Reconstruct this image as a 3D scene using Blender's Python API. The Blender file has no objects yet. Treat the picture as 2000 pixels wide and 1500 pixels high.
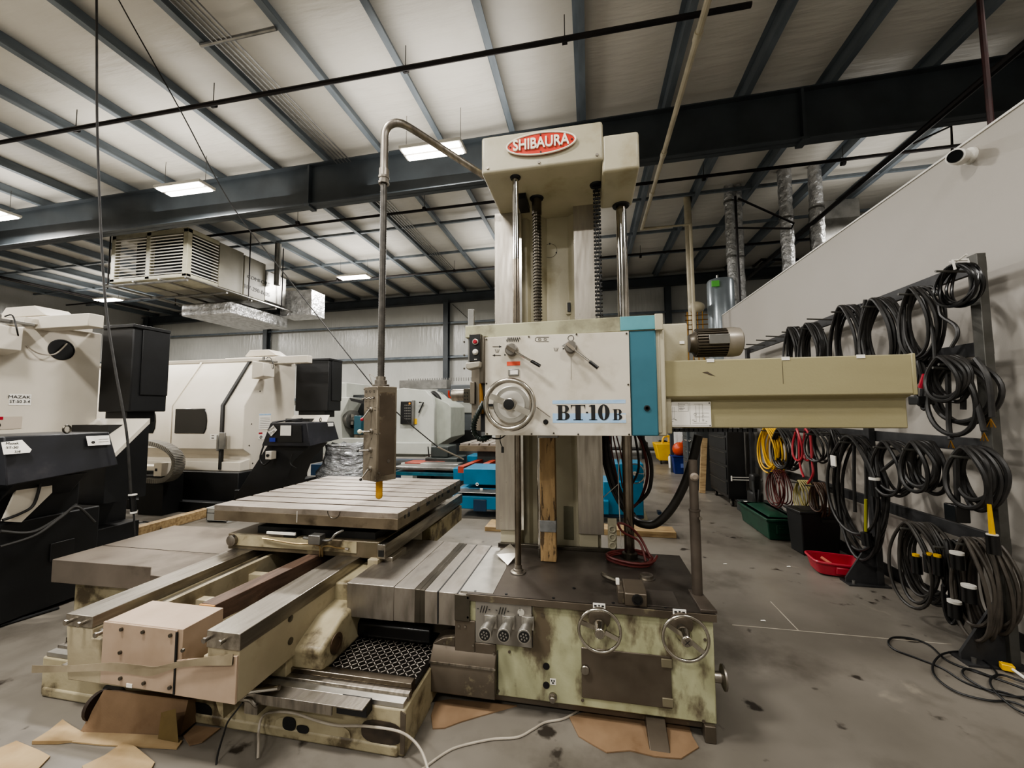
import bpy, bmesh, math, random
from mathutils import Matrix, Vector
random.seed(7)
SC = bpy.context.scene
COL = SC.collection
PI = math.pi

# ------------------------------------------------------------------ camera
H = 1.55
FPX = 774.0
_y, _p, _r = [math.radians(a) for a in (10.98, 3.78, -0.37)]
Fv = Vector((-math.sin(_y)*math.cos(_p), math.cos(_y)*math.cos(_p), math.sin(_p)))
R0 = Vector((math.cos(_y), math.sin(_y), 0))
U0 = R0.cross(Fv)
Rv = R0*math.cos(_r) + U0*math.sin(_r)
Uv = U0*math.cos(_r) - R0*math.sin(_r)
CAMP = Vector((0, 0, H))
def _on(px, py, ax, v):
    d = Fv*FPX + Rv*(px-1000) - Uv*(py-750)
    t = (v-CAMP[ax])/d[ax]
    return CAMP + d*t
def AX(px, py, X): return _on(px, py, 0, X)   # survey helpers: photo pixel -> point on a known plane
def AY(px, py, Y): return _on(px, py, 1, Y)
def AZ(px, py, Z=0.0): return _on(px, py, 2, Z)
cd = bpy.data.cameras.new('camera')
cam = bpy.data.objects.new('camera', cd)
COL.objects.link(cam)
m3 = Matrix((Rv, Uv, -Fv)).transposed()
cam.matrix_world = Matrix.Translation(CAMP) @ m3.to_4x4()
cd.sensor_width = 36; cd.lens = 36*FPX/2000
cd.clip_start = 0.05; cd.clip_end = 200
SC.camera = cam

# ------------------------------------------------------------------ materials
def lin(h):
    h = h.lstrip('#')
    c = [int(h[i:i+2], 16)/255 for i in (0, 2, 4)]
    return tuple(((x/12.92) if x <= 0.04045 else ((x+0.055)/1.055)**2.4) for x in c) + (1,)
MC = {}
def mat(name, c1, c2=None, rough=0.5, metal=0.0, scale=6, lo=.4, hi=.65, stretch=(1, 1, 1), bump=0.0, bscale=40,
        c3=None, lo3=.55, hi3=.62, s3=3, detail=6, bdist=.02, emit=None, coat=0, r2=None, alpha=None, transmission=0, bstretch=(1,1,1)):
    if name in MC: return MC[name]
    m = bpy.data.materials.new(name); m.use_nodes = True
    nt = m.node_tree; N = nt.nodes; L = nt.links
    b = N['Principled BSDF']
    b.inputs['Roughness'].default_value = rough
    b.inputs['Metallic'].default_value = metal
    if coat: b.inputs['Coat Weight'].default_value = coat
    tc = N.new('ShaderNodeTexCoord')
    mp = N.new('ShaderNodeMapping'); mp.inputs['Scale'].default_value = stretch
    L.new(tc.outputs['Object'], mp.inputs['Vector'])
    no = N.new('ShaderNodeTexNoise'); no.inputs['Scale'].default_value = scale; no.inputs['Detail'].default_value = detail
    L.new(mp.outputs[0], no.inputs['Vector'])
    rp = N.new('ShaderNodeValToRGB')
    rp.color_ramp.elements[0].position = lo; rp.color_ramp.elements[1].position = hi
    rp.color_ramp.elements[0].color = lin(c1); rp.color_ramp.elements[1].color = lin(c2 or c1)
    L.new(no.outputs['Fac'], rp.inputs['Fac'])
    out = rp.outputs['Color']
    if c3:
        n3 = N.new('ShaderNodeTexNoise'); n3.inputs['Scale'].default_value = s3; n3.inputs['Detail'].default_value = 8
        n3.inputs['Roughness'].default_value = .62
        L.new(mp.outputs[0], n3.inputs['Vector'])
        mr = N.new('ShaderNodeMapRange'); mr.inputs['From Min'].default_value = lo3; mr.inputs['From Max'].default_value = hi3
        L.new(n3.outputs['Fac'], mr.inputs['Value'])
        mx = N.new('ShaderNodeMix'); mx.data_type = 'RGBA'
        L.new(mr.outputs[0], mx.inputs['Factor']); L.new(out, mx.inputs['A']); mx.inputs['B'].default_value = lin(c3)
        out = mx.outputs['Result']
    L.new(out, b.inputs['Base Color'])
    if r2 is not None:
        mr = N.new('ShaderNodeMapRange'); mr.inputs['From Min'].default_value = .35; mr.inputs['From Max'].default_value = .65
        mr.inputs['To Min'].default_value = rough; mr.inputs['To Max'].default_value = r2
        L.new(no.outputs['Fac'], mr.inputs['Value']); L.new(mr.outputs[0], b.inputs['Roughness'])
    if bump:
        mb = N.new('ShaderNodeMapping'); mb.inputs['Scale'].default_value = bstretch
        L.new(tc.outputs['Object'], mb.inputs['Vector'])
        nb = N.new('ShaderNodeTexNoise'); nb.inputs['Scale'].default_value = bscale; nb.inputs['Detail'].default_value = 5
        L.new(mb.outputs[0], nb.inputs['Vector'])
        bp = N.new('ShaderNodeBump'); bp.inputs['Strength'].default_value = bump; bp.inputs['Distance'].default_value = bdist
        L.new(nb.outputs['Fac'], bp.inputs['Height']); L.new(bp.outputs[0], b.inputs['Normal'])
    if emit:
        b.inputs['Emission Color'].default_value = lin(emit[0]); b.inputs['Emission Strength'].default_value = emit[1]
    if transmission:
        b.inputs['Transmission Weight'].default_value = transmission
    MC[name] = m
    return m

cream   = mat('cream_machine_paint', '#aea893', '#a09a84', .42, scale=3, c3='#8d8468', lo3=.56, hi3=.72, s3=2.5, bump=.05, bscale=90)
creamarm= mat('cream_arm_paint', '#938c6d', '#878063', .42, scale=2, c3='#8f8763', lo3=.56, hi3=.75, s3=2, stretch=(.5, 1, 2), bump=.04, bscale=80)
plateW  = mat('bare_white_panel_paint', '#c8c2b5', '#bab3a5', .4, scale=2.5, c3='#9c9380', lo3=.5, hi3=.74, s3=3.5)
greenbr = mat('worn_green_paint', '#a2a284', '#8f8e70', .4, scale=5, c3='#5a5040', lo3=.50, hi3=.62, s3=4.2, stretch=(1.6, 1, .7), bump=.05, bscale=60)
oldcream= mat('old_chipped_cream_paint', '#9c9379', '#83795f', .5, scale=5, c3='#4c4231', lo3=.53, hi3=.63, s3=5, bump=.12, bscale=35)
bedcream= mat('dirty_bed_paint', '#a0967e', '#8a8069', .5, scale=2.5, c3='#5f543f', lo3=.55, hi3=.72, s3=3.2, bump=.06, bscale=50)
pinkcov = mat('pinkish_beige_cover_paint', '#a5917e', '#94806c', .5, scale=4, c3='#8b7664', lo3=.58, hi3=.75, s3=5)
steel   = mat('machined_steel', '#9c968c', '#77716a', .32, 1.0, scale=6, stretch=(6, 1, 1), r2=.5, bump=.03, bscale=120)
steelY  = mat('machined_steel_lengthwise', '#a8a298', '#817b72', .28, 1.0, scale=5, stretch=(5, .6, 5), r2=.46, bump=.03, bscale=120)
steelV  = mat('scraped_way_steel', '#b0aaa0', '#99938a', .27, .95, scale=9, stretch=(3, 3, .35), r2=.45, bump=.02, bscale=60, lo=.3, hi=.7)
tabsteel= mat('table_top_steel', '#aea59b', '#8d857c', .36, .85, scale=4, c3='#6f655a', lo3=.58, hi3=.74, s3=5, r2=.5)
tabside = mat('table_side_steel', '#7d7261', '#675d4e', .42, .7, scale=5, c3='#51483b', lo3=.55, hi3=.7, s3=6)
coversteel = mat('telescopic_cover_steel', '#a19b93', '#7f7971', .33, .9, scale=5, stretch=(3, 1, 1), r2=.48)
coverdark= mat('oily_dark_cover_steel', '#5b564d', '#48443c', .35, .8, scale=5)
basetop = mat('worn_brown_top_plate', '#56504a', '#423c36', .33, .55, scale=3, c3='#2f2a25', lo3=.56, hi3=.72, s3=2.5, r2=.5)
brownst = mat('brown_stained_steel', '#635a4f', '#534b41', .38, .5, scale=4, c3='#8b8369', lo3=.62, hi3=.7, s3=5)
chrome  = mat('polished_rod_steel', '#c9c6c0', '#a9a59d', .14, 1.0, scale=8)
dkrod   = mat('oiled_rod_steel', '#6f675c', '#8d857a', .25, 1.0, scale=5)
wheelst = mat('worn_chrome_wheel', '#b9b4aa', '#9a958c', .22, 1.0, scale=12)
alu     = mat('brushed_aluminium_disc', '#b5b2ab', '#a3a099', .35, .9, scale=10)
black   = mat('black_plastic', '#141414', '#1d1d1d', .42)
blackmt = mat('black_machine_paint', '#0b0c0d', '#121315', .5, scale=4, bump=.03)
blackgl = mat('black_glossy_rubber', '#0d0d0e', '#151515', .28)
cabler  = mat('black_cable_rubber', '#171615', '#2a2826', .45, scale=12)
cablebr = mat('brown_grey_cable', '#4d4740', '#3a352f', .5, scale=12)
cabley  = mat('yellow_cable', '#c99a1c', '#d9ae2b', .45)
cabler2 = mat('red_hose', '#9a2a35', '#b23a44', .42)
cabledr = mat('dark_red_cable', '#4a1714', '#5d221d', .5)
cablest = mat('straw_coloured_cord', '#8b8252', '#a59b66', .6)
greycord= mat('grey_cord', '#a59d90', '#8a8276', .45)
darkmet = mat('dark_rack_steel', '#3a3a3b', '#2c2c2d', .5, .3, scale=8, bump=.05)
greymet = mat('grey_post_steel', '#54534f', '#45443f', .45, .4, scale=8)
polepnt = mat('brown_grey_pole_paint', '#524a42', '#433c35', .42, .3, scale=6, c3='#8c857a', lo3=.68, hi3=.71, s3=14)
beamp   = mat('slate_grey_beam_paint', '#3d4347', '#33383c', .5, scale=2)
purl    = mat('galvanised_purlin', '#70787e', '#5d656b', .45, .15, scale=5, stretch=(1, .3, 1))
bluep   = mat('teal_blue_strip_paint', '#396876', '#315c69', .38, scale=3, c3='#36606b', lo3=.58, hi3=.75, s3=3)
bluel   = mat('sky_blue_corner_paint', '#5b939c', '#4a8089', .45, scale=5)
cyanp   = mat('bright_blue_machine_paint', '#1c6a8b', '#165d7a', .38, scale=3, c3='#0f5f86', lo3=.6, hi3=.75)
redrail = mat('orange_red_rail_paint', '#8f3626', '#a8452f', .45, scale=4)
navy    = mat('navy_blue_machine_paint', '#14324c', '#102a41', .4, scale=3)
white   = mat('white_label', '#e3e0d8', '#dcd8cf', .5)
mzcream = mat('warm_white_enclosure_paint', '#cfc8bb', '#c6bfb1', .42, scale=2, bump=.02)
lathew  = mat('pale_grey_lathe_paint', '#b2b4ad', '#a8aaa2', .4, scale=2)
greymc  = mat('mid_grey_machine_paint', '#63686b', '#595d60', .42, scale=2)
ink     = mat('black_ink', '#161616', None, .5)
bluelab = mat('faded_blue_decal', '#8fb0cf', '#a6bfd6', .5, scale=18, c3='#cfcabf', lo3=.62, hi3=.66, s3=9)
badgered= mat('red_badge_enamel', '#b9301f', '#c5402c', .35, scale=14)
badgew  = mat('cream_badge_lettering', '#e8e2d0', None, .4)
redp    = mat('red_plastic', '#982433', '#a82c3b', .38)
redbtn  = mat('dark_red_button', '#9c1f30', None, .25)
orangel = mat('orange_red_label', '#cf4a2c', '#d85c3a', .5, scale=20)
wood    = mat('weathered_timber', '#8a7250', '#a08660', .65, scale=5, stretch=(6, 6, 1), c3='#4a3a26', lo3=.54, hi3=.6, s3=6, bump=.15, bscale=30)
woodY   = mat('dark_old_board', '#5a463a', '#46362c', .6, scale=5, stretch=(8, 1, 8), c3='#7c6553', lo3=.6, hi3=.72, s3=3, bump=.1)
woodl   = mat('pale_pallet_wood', '#a08a66', '#80694a', .7, scale=5, stretch=(1, 6, 6), bump=.1)
wooden  = mat('cut_wood_end', '#b98955', '#a5763f', .7, scale=20)
card    = mat('brown_cardboard', '#7f6850', '#705a43', .8, scale=5, c3='#5d452d', lo3=.6, hi3=.74, s3=4, bump=.08, bscale=70, bstretch=(1, 6, 1))
cardl   = mat('pale_cardboard', '#9f8a69', '#8d7654', .8, scale=5, bump=.08, bscale=60)
foil    = mat('crinkled_foil', '#dcdcdc', '#b4b4b4', .28, .65, scale=8, bump=1.0, bscale=9, bdist=.08)
shrink  = mat('clear_stretch_film', '#a4a6a8', '#66686a', .16, .6, scale=4, bump=1.0, bscale=7, bdist=.12, bstretch=(1, 1, 3), lo=.4, hi=.7)
pvc     = mat('cream_pvc_pipe', '#b9b099', '#a79e87', .45, scale=4)
blackpipe=mat('black_steel_pipe', '#211c1c', '#161313', .45, .4)
greenp  = mat('dark_green_plastic', '#133f2e', '#0e3325', .4)
yellowp = mat('yellow_plastic', '#d8a812', '#e0b41c', .4)
orangep = mat('orange_red_bag', '#c24a22', '#a83c1a', .4, bump=.4, bscale=20)
bluebin = mat('blue_plastic', '#122a6b', '#0e2258', .4)
tank    = mat('grey_tank_paint', '#8d959a', '#7b8388', .25, .3, scale=2)
limegr  = mat('green_tape', '#5db84a', None, .5)
glassdk = mat('dark_window_glass', '#0a0c0d', '#101314', .12, scale=3)
yellow  = mat('yellow_rubber_boot', '#b8862a', '#c79a3a', .4, scale=20)
brass   = mat('brass', '#8f6a36', '#7b5a2c', .35, .9)
hosegr  = mat('dark_green_flex_hose', '#12201a', '#0c1612', .35)
tape    = mat('silver_duct_tape', '#8d8f90', '#7c7e7f', .35, .5, scale=20)
whitep  = mat('white_plastic', '#d7d4cc', None, .4)
led     = mat('led_panel', '#ffffff', None, .5, emit=('#fff6ea', 26))
hvacgr  = mat('hvac_panel_paint', '#8a8678', '#7e7a6c', .45, scale=2)
galv    = mat('galvanised_sheet', '#8f8e8a', '#7a7976', .35, .8, scale=6)

# ------------------------------------------------------------------ mesh builder
class MB:
    def __init__(s, xf=None):
        s.v = []; s.f = []; s.xf = xf
    def add(s, vs, fs):
        n = len(s.v); s.v += [tuple(v) for v in vs]; s.f += [tuple(i+n for i in f) for f in fs]; return s
    def box(s, x0, x1, y0, y1, z0, z1):
        v = [(x, y, z) for z in (z0, z1) for y in (y0, y1) for x in (x0, x1)]
        return s.add(v, [(0, 2, 3, 1), (4, 5, 7, 6), (0, 1, 5, 4), (2, 6, 7, 3), (0, 4, 6, 2), (1, 3, 7, 5)])
    def prism(s, poly, ax, a, b):
        # poly 2D in the two other axes (order x,y,z without ax)
        def P(u, w, t):
            c = [u, w]; c.insert(ax, t); return tuple(c)
        n = len(poly)
        v = [P(u, w, a) for u, w in poly] + [P(u, w, b) for u, w in poly]
        f = [tuple(range(n)), tuple(range(2*n-1, n-1, -1))]
        f += [(i, i+n, (i+1) % n+n, (i+1) % n) for i in range(n)]
        return s.add(v, f)
    def cyl(s, p, q, r, r2=None, seg=16, caps=True):
        p = Vector(p); q = Vector(q); d = (q-p).normalized(); r2 = r if r2 is None else r2
        u = d.orthogonal().normalized(); w = d.cross(u)
        v = []
        for c, rr in ((p, r), (q, r2)):
            for i in range(seg):
                a = 2*PI*i/seg; v.append(c + (u*math.cos(a)+w*math.sin(a))*rr)
        f = [(i, (i+1) % seg, (i+1) % seg+seg, i+seg) for i in range(seg)]
        if caps: f += [tuple(range(seg-1, -1, -1)), tuple(range(seg, 2*seg))]
        return s.add(v, f)
    def tube(s, pts, r, seg=8, closed=False):
        pts = [Vector(p) for p in pts]; n = len(pts); v = []; prev = None
        for i in range(n):
            a = pts[(i-1) % n] if (closed or i > 0) else pts[0]
            b = pts[(i+1) % n] if (closed or i < n-1) else pts[-1]
            d = (b-a)
            d = d.normalized() if d.length > 1e-9 else Vector((0, 0, 1))
            if prev is None: u = d.orthogonal().normalized()
            else:
                u = prev - d*prev.dot(d)
                u = u.normalized() if u.length > 1e-6 else d.orthogonal().normalized()
            prev = u; w = d.cross(u)
            for k in range(seg):
                t = 2*PI*k/seg; v.append(pts[i] + (u*math.cos(t)+w*math.sin(t))*r)
        f = []
        for i in range(n if closed else n-1):
            for k in range(seg):
                a = i*seg+k; b = i*seg+(k+1) % seg; j = ((i+1) % n)*seg
                f.append((a, b, j+(k+1) % seg, j+k))
        if not closed: f += [tuple(range(seg-1, -1, -1)), tuple(range((n-1)*seg, n*seg))]
        return s.add(v, f)
    def lathe(s, prof, c, ax=(0, 0, 1), seg=24):
        # prof: (r, t) along axis
        c = Vector(c); d = Vector(ax).normalized(); u = d.orthogonal().normalized(); w = d.cross(u); v = []; f = []
        for r, t in prof:
            for i in range(seg):
                a = 2*PI*i/seg; v.append(c + d*t + (u*math.cos(a)+w*math.sin(a))*r)
        for j in range(len(prof)-1):
            for i in range(seg):
                f.append((j*seg+i, j*seg+(i+1) % seg, (j+1)*seg+(i+1) % seg, (j+1)*seg+i))
        f += [tuple(range(seg-1, -1, -1)), tuple(range((len(prof)-1)*seg, len(prof)*seg))]
        return s.add(v, f)
    def torus(s, c, R, r, ax=(0, 1, 0), seg=40, sg=10):
        c = Vector(c); d = Vector(ax).normalized(); u = d.orthogonal().normalized(); w = d.cross(u)
        return s.tube([c+(u*math.cos(2*PI*i/seg)+w*math.sin(2*PI*i/seg))*R for i in range(seg)], r, sg, True)
    def sphere(s, c, r, seg=12, sz=(1, 1, 1)):
        v = []; f = []; n = seg//2
        for j in range(1, n):
            for i in range(seg):
                a = 2*PI*i/seg; b = PI*j/n
                v.append((c[0]+r*sz[0]*math.sin(b)*math.cos(a), c[1]+r*sz[1]*math.sin(b)*math.sin(a), c[2]+r*sz[2]*math.cos(b)))
        v += [(c[0], c[1], c[2]+r*sz[2]), (c[0], c[1], c[2]-r*sz[2])]
        for j in range(n-2):
            for i in range(seg): f.append((j*seg+i, (j+1)*seg+i, (j+1)*seg+(i+1) % seg, j*seg+(i+1) % seg))
        T = len(v)-2
        for i in range(seg):
            f.append((T, i, (i+1) % seg)); f.append((T+1, (n-2)*seg+(i+1) % seg, (n-2)*seg+i))
        return s.add(v, f)
    def bar(s, p, q, w, h, up=(0, 0, 1)):
        p = Vector(p); q = Vector(q); d = (q-p).normalized(); u = Vector(up)
        a = d.cross(u).normalized(); b = a.cross(d).normalized(); v = []
        for c in (p, q):
            for i, j in ((-1, -1), (1, -1), (1, 1), (-1, 1)): v.append(c + a*i*w/2 + b*j*h/2)
        return s.add(v, [(0, 1, 2, 3), (7, 6, 5, 4), (0, 4, 5, 1), (1, 5, 6, 2), (2, 6, 7, 3), (3, 7, 4, 0)])
    def build(s, name, m, parent=None, bevel=0, smooth=True, kind=None, angle=35, seg=2):
        vs = [Vector(v) for v in s.v]
        if s.xf is not None: vs = [s.xf @ v for v in vs]
        lo = [min(v[i] for v in vs) for i in range(3)]; hi = [max(v[i] for v in vs) for i in range(3)]
        o = Vector(((lo[0]+hi[0])/2, (lo[1]+hi[1])/2, lo[2]))
        me = bpy.data.meshes.new(name)
        me.from_pydata([v-o for v in vs], [], s.f); me.validate()
        bm = bmesh.new(); bm.from_mesh(me); bmesh.ops.recalc_face_normals(bm, faces=bm.faces); bm.to_mesh(me); bm.free()
        me.materials.append(m)
        if smooth:
            for p in me.polygons: p.use_smooth = True
            me.set_sharp_from_angle(angle=math.radians(angle))
        ob = bpy.data.objects.new(name, me); COL.objects.link(ob); ob.location = o
        ob['_w'] = list(o)
        if parent is not None: setpar(ob, parent)
        if bevel:
            bv = ob.modifiers.new('bevel', 'BEVEL'); bv.width = bevel; bv.segments = seg; bv.limit_method = 'ANGLE'; bv.angle_limit = math.radians(40)
        if kind: ob['kind'] = kind
        return ob
def setpar(ob, parent):
    ob.parent = parent; w = Vector(parent['_w'])
    ob.matrix_parent_inverse = Matrix.Translation(-w)
def empty(name, loc):
    e = bpy.data.objects.new(name, None); COL.objects.link(e); e.location = loc; e['_w'] = list(loc); e.empty_display_size = .1
    return e
def tag(o, label, cat, group=None, kind=None):
    o['label'] = label; o['category'] = cat
    if group: o['group'] = group
    if kind: o['kind'] = kind
    return o
def thing(name, loc, label, cat, group=None): return tag(empty(name, loc), label, cat, group)
def struct(name, mb, m, **k):
    o = mb.build(name, m, **k); o['kind'] = 'structure'; return o
def box(*a): return MB().box(*a)
def copy_tree(o, parent=None, off=None):
    c = o.copy(); COL.objects.link(c)
    if parent is not None: c.parent = parent
    if off is not None: c.location = o.location + Vector(off)
    for ch in list(o.children): copy_tree(ch, c)
    return c
# text: pos = centre point, right & up directions
def text(s, size, pos, right, up, m, parent, name='lettering', ext=.001, off=0.0, sx=1.0, label=None):
    cu = bpy.data.curves.new('t', 'FONT'); cu.body = s; cu.size = size; cu.extrude = ext; cu.offset = off
    cu.align_x = 'CENTER'; cu.align_y = 'CENTER'; cu.resolution_u = 3
    to = bpy.data.objects.new('t', cu)
    me = bpy.data.meshes.new_from_object(to)
    bpy.data.objects.remove(to)
    r = Vector(right).normalized(); u = Vector(up).normalized(); n = r.cross(u)
    me.transform(Matrix((r*sx, u, n)).transposed().to_4x4())
    me.materials.clear(); me.materials.append(m)
    ob = bpy.data.objects.new(name, me); COL.objects.link(ob); ob.location = pos; ob['_w'] = list(pos)
    if parent is not None: setpar(ob, parent)
    if label: ob['label'] = label
    return ob
def catmull(pts, n=6):
    P = [Vector(p) for p in pts]; out = []
    for i in range(len(P)-1):
        a = P[max(i-1, 0)]; b = P[i]; c = P[i+1]; d = P[min(i+2, len(P)-1)]
        for k in range(n):
            t = k/n
            out.append(.5*((2*b)+(c-a)*t+(2*a-5*b+4*c-d)*t*t+(3*b-a-3*c+d)*t**3))
    out.append(P[-1]); return out
# ================================================================== ROOM
def zp(x): return 6.275 + .0145*x        # underside of the purlins (the roof pitches very slightly)
FL = mat('concrete_floor', '#757068', '#5e5951', .3, scale=.9, c3='#47423a', lo3=.52, hi3=.72, s3=1.3, bump=.02, bscale=12, r2=.5)
nt = FL.node_tree; b = nt.nodes['Principled BSDF']
# small dark oil specks and pale scuffs on the concrete
tc = nt.nodes.new('ShaderNodeTexCoord'); src = b.inputs['Base Color'].links[0].from_socket
for sc_, lo_, hi_, colr, dist in ((6, .66, .72, '#2f2a25', 0), (2.3, .64, .76, '#8e877b', 3)):
    n = nt.nodes.new('ShaderNodeTexNoise'); n.inputs['Scale'].default_value = sc_; n.inputs['Detail'].default_value = 7; n.inputs['Distortion'].default_value = dist*.2
    nt.links.new(tc.outputs['Object'], n.inputs['Vector'])
    r = nt.nodes.new('ShaderNodeMapRange'); r.inputs['From Min'].default_value = lo_; r.inputs['From Max'].default_value = hi_
    nt.links.new(n.outputs['Fac'], r.inputs['Value'])
    x = nt.nodes.new('ShaderNodeMix'); x.data_type = 'RGBA'; nt.links.new(r.outputs[0], x.inputs['Factor'])
    nt.links.new(src, x.inputs['A']); x.inputs['B'].default_value = lin(colr); src = x.outputs['Result']
nt.links.new(src, b.inputs['Base Color'])
XL, XR, YB, YN = -20.5, 9.0, 15.0, -7.0
struct('floor', box(XL-.1, XR, YN, YB+.1, -.1, 0), FL, smooth=False)
# saw-cut joints in the slab
j = MB()
jc = mat('joint_line', '#b5ad9f', '#8f8779', .6)
j.box(.98, 2.3, 3.199, 3.205, 0, .0012); j.bar((1.403, 3.631, .001), (1.406, 3.203, .001), .006, .002)
struct('trim_1', j, jc, smooth=False)

roofm = mat('white_roof_insulation', '#cfcbc2', '#c2beb4', .38, scale=1.2, bump=.9, bscale=2.6, bstretch=(.5, 2.8, 1), lo=.3, hi=.7)
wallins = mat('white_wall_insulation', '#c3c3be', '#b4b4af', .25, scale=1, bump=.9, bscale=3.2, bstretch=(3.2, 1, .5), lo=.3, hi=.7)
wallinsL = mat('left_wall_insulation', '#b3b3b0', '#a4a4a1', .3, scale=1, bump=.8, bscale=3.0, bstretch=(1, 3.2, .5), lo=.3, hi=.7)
drywall = mat('painted_drywall', '#a5a099', '#a09b93', .55, scale=.6, bump=.05, bscale=150)
purlX = [-19.9, -18.75, -17.6, -16.45, -15.3, -14.15, -13.0, -11.81, -10.65, -9.42, -8.35, -7.19, -5.9, -4.75, -3.65, -2.48, -1.22, -.04, 1.27, 2.42, 3.58, 4.85, 6.0, 7.2, 8.4]
# insulation sags a little between the purlins: one continuous sheet
rs = MB(); cols = []
xs = []
for a, b_ in zip([XL-.1]+purlX, purlX+[XR]):
    for k in range(6): xs.append((a+(b_-a)*k/6, math.sin(PI*k/6)*.03))
xs.append((XR, 0))
ys = [YN+(YB-YN)*k/60 for k in range(61)]
vs = []; fs = []
for x, s_ in xs:
    for y in ys: vs.append((x, y, zp(x)+.21-s_-.008*math.sin(y*5.1+x*3)))
ny = len(ys)
for i in range(len(xs)-1):
    for k in range(ny-1): fs.append((i*ny+k, i*ny+k+1, (i+1)*ny+k+1, (i+1)*ny+k))
rs.add(vs, fs)
struct('ceiling', rs, roofm, angle=60)
# purlins: zed sections, each its own piece of structure
def zed(x, y0, y1):
    z = zp(x)
    p = [(x-.012, z), (x+.075, z), (x+.075, z+.02), (x+.07, z+.02), (x+.07, z+.005), (x-.006, z+.005), (x-.006, z+.2), (x-.075, z+.2), (x-.075, z+.195), (x-.012, z+.195)]
    m = MB().prism(p, 1, y0, y1)
    m.v = [(u, w, q) for (u, w, q) in m.v]
    return m
n = 1
for x in purlX:
    n += 1; struct('trim_%d' % n, zed(x, YN, YB), purl, smooth=False)
# flange braces across the purlins in the far bay
for y in (9.2, 11.0, 12.6):
    n += 1; struct('trim_%d' % n, MB().bar((XL, y, zp(XL)+.05), (XR, y, zp(XR)+.05), .06, .06), purl, smooth=False)
n += 1; struct('trim_%d' % n, MB().bar((XL, 3.0, zp(XL)+.08), (-8.6, 2.1, zp(-8.6)+.08), .07, .07), purl, smooth=False)
# main rafter: I-section with stiffeners and splice plates
def rafter(y, xa, xb, dep=.79, w=.2):
    m = MB()
    def seg(z0a, z0b, z1a, z1b, ya, yb_):
        m.add([(xa, ya, z0a), (xb, ya, z0b), (xb, ya, z1b), (xa, ya, z1a), (xa, yb_, z0a), (xb, yb_, z0b), (xb, yb_, z1b), (xa, yb_, z1a)],
              [(0, 1, 2, 3), (7, 6, 5, 4), (0, 4, 5, 1), (3, 2, 6, 7), (0, 3, 7, 4), (1, 5, 6, 2)])
    za, zb = zp(xa)-.005, zp(xb)-.005
    seg(za-dep, zb-dep, za, zb, y+w/2-.008, y+w/2+.008)
    seg(za-dep, zb-dep, za-dep+.02, zb-dep+.02, y, y+w); seg(za-.02, zb-.02, za, zb, y, y+w)
    return m
m = rafter(6.3, XL, XR)
for x in (-5.1, 3.2):
    m.box(x-.02, x+.02, 6.31, 6.49, zp(x)-.78, zp(x)-.02); m.box(x-.05, x+.05, 6.29, 6.51, zp(x)-.83, zp(x)-.78)
n += 1; struct('trim_%d' % n, m, beamp, smooth=False)
n += 1; struct('trim_%d' % n, rafter(YB-.35, XL, XR, .34, .22), beamp, smooth=False)
n += 1; struct('trim_%d' % n, rafter(-2.6, XL, XR), beamp, smooth=False)
# walls
struct('wall_back', box(XL, XR, YB, YB+.1, 0, 6.7), wallins, smooth=False)
struct('wall_left', box(XL-.1, XL, YN, YB, 0, 6.6), wallinsL, smooth=False)
struct('wall_front', box(XL, XR, YN-.1, YN, 0, 6.7), wallins, smooth=False)
struct('wall_far_right', box(XR-.1, XR, YN, YB, 0, 6.7), wallinsL, smooth=False)
# partition wall on the right (drywall), lower than the roof
WX = 2.68
struct('wall_right', box(WX, WX+.16, -2.0, 8.6, 0, 3.43), drywall, smooth=False)
struct('baseboard_right', box(WX-.014, WX, -2.0, 8.6, 0, .11), blackmt, smooth=False)
struct('trim_90', box(WX-.01, WX+.17, -2.0, 8.6, 3.43, 3.445), whitep, smooth=False)
# wall girts and columns
k = 100
for z in (2.05, 3.68, 5.05):
    m = MB().box(XL, XR, YB-.2, YB-.02, z, z+.012).box(XL, XR, YB-.2, YB-.19, z-.05, z+.0).box(XL, XR, YB-.03, YB-.01, z, z+.07)
    struct('trim_%d' % k, m, purl, smooth=False); k += 1
for x in (-20.2, -13.75, -5.5, 2.83, 8.6):
    m = box(x-.1, x+.1, YB-.35, YB-.335, 0, 5.95).box(x-.1, x+.1, YB-.135, YB-.12, 0, 5.95).box(x-.006, x+.006, YB-.34, YB-.12, 0, 5.95)
    struct('trim_%d' % k, m, beamp, smooth=False); k += 1
for z in (2.2, 3.7):
    struct('trim_%d' % k, box(XL+.02, XL+.16, YN, YB, z, z+.012).box(XL+.15, XL+.16, YN, YB, z-.05, z), purl, smooth=False); k += 1
# brace rods on the back wall
for (xa, za, xb, zb) in ((-5.3, 5.8, -1.0, 1.8), (6.0, 5.4, .5, 2.2)):
    struct('trim_%d' % k, MB().tube([(xa, YB-.1, za), (xb, YB-.1, zb)], .013, 6), greymet); k += 1

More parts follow.
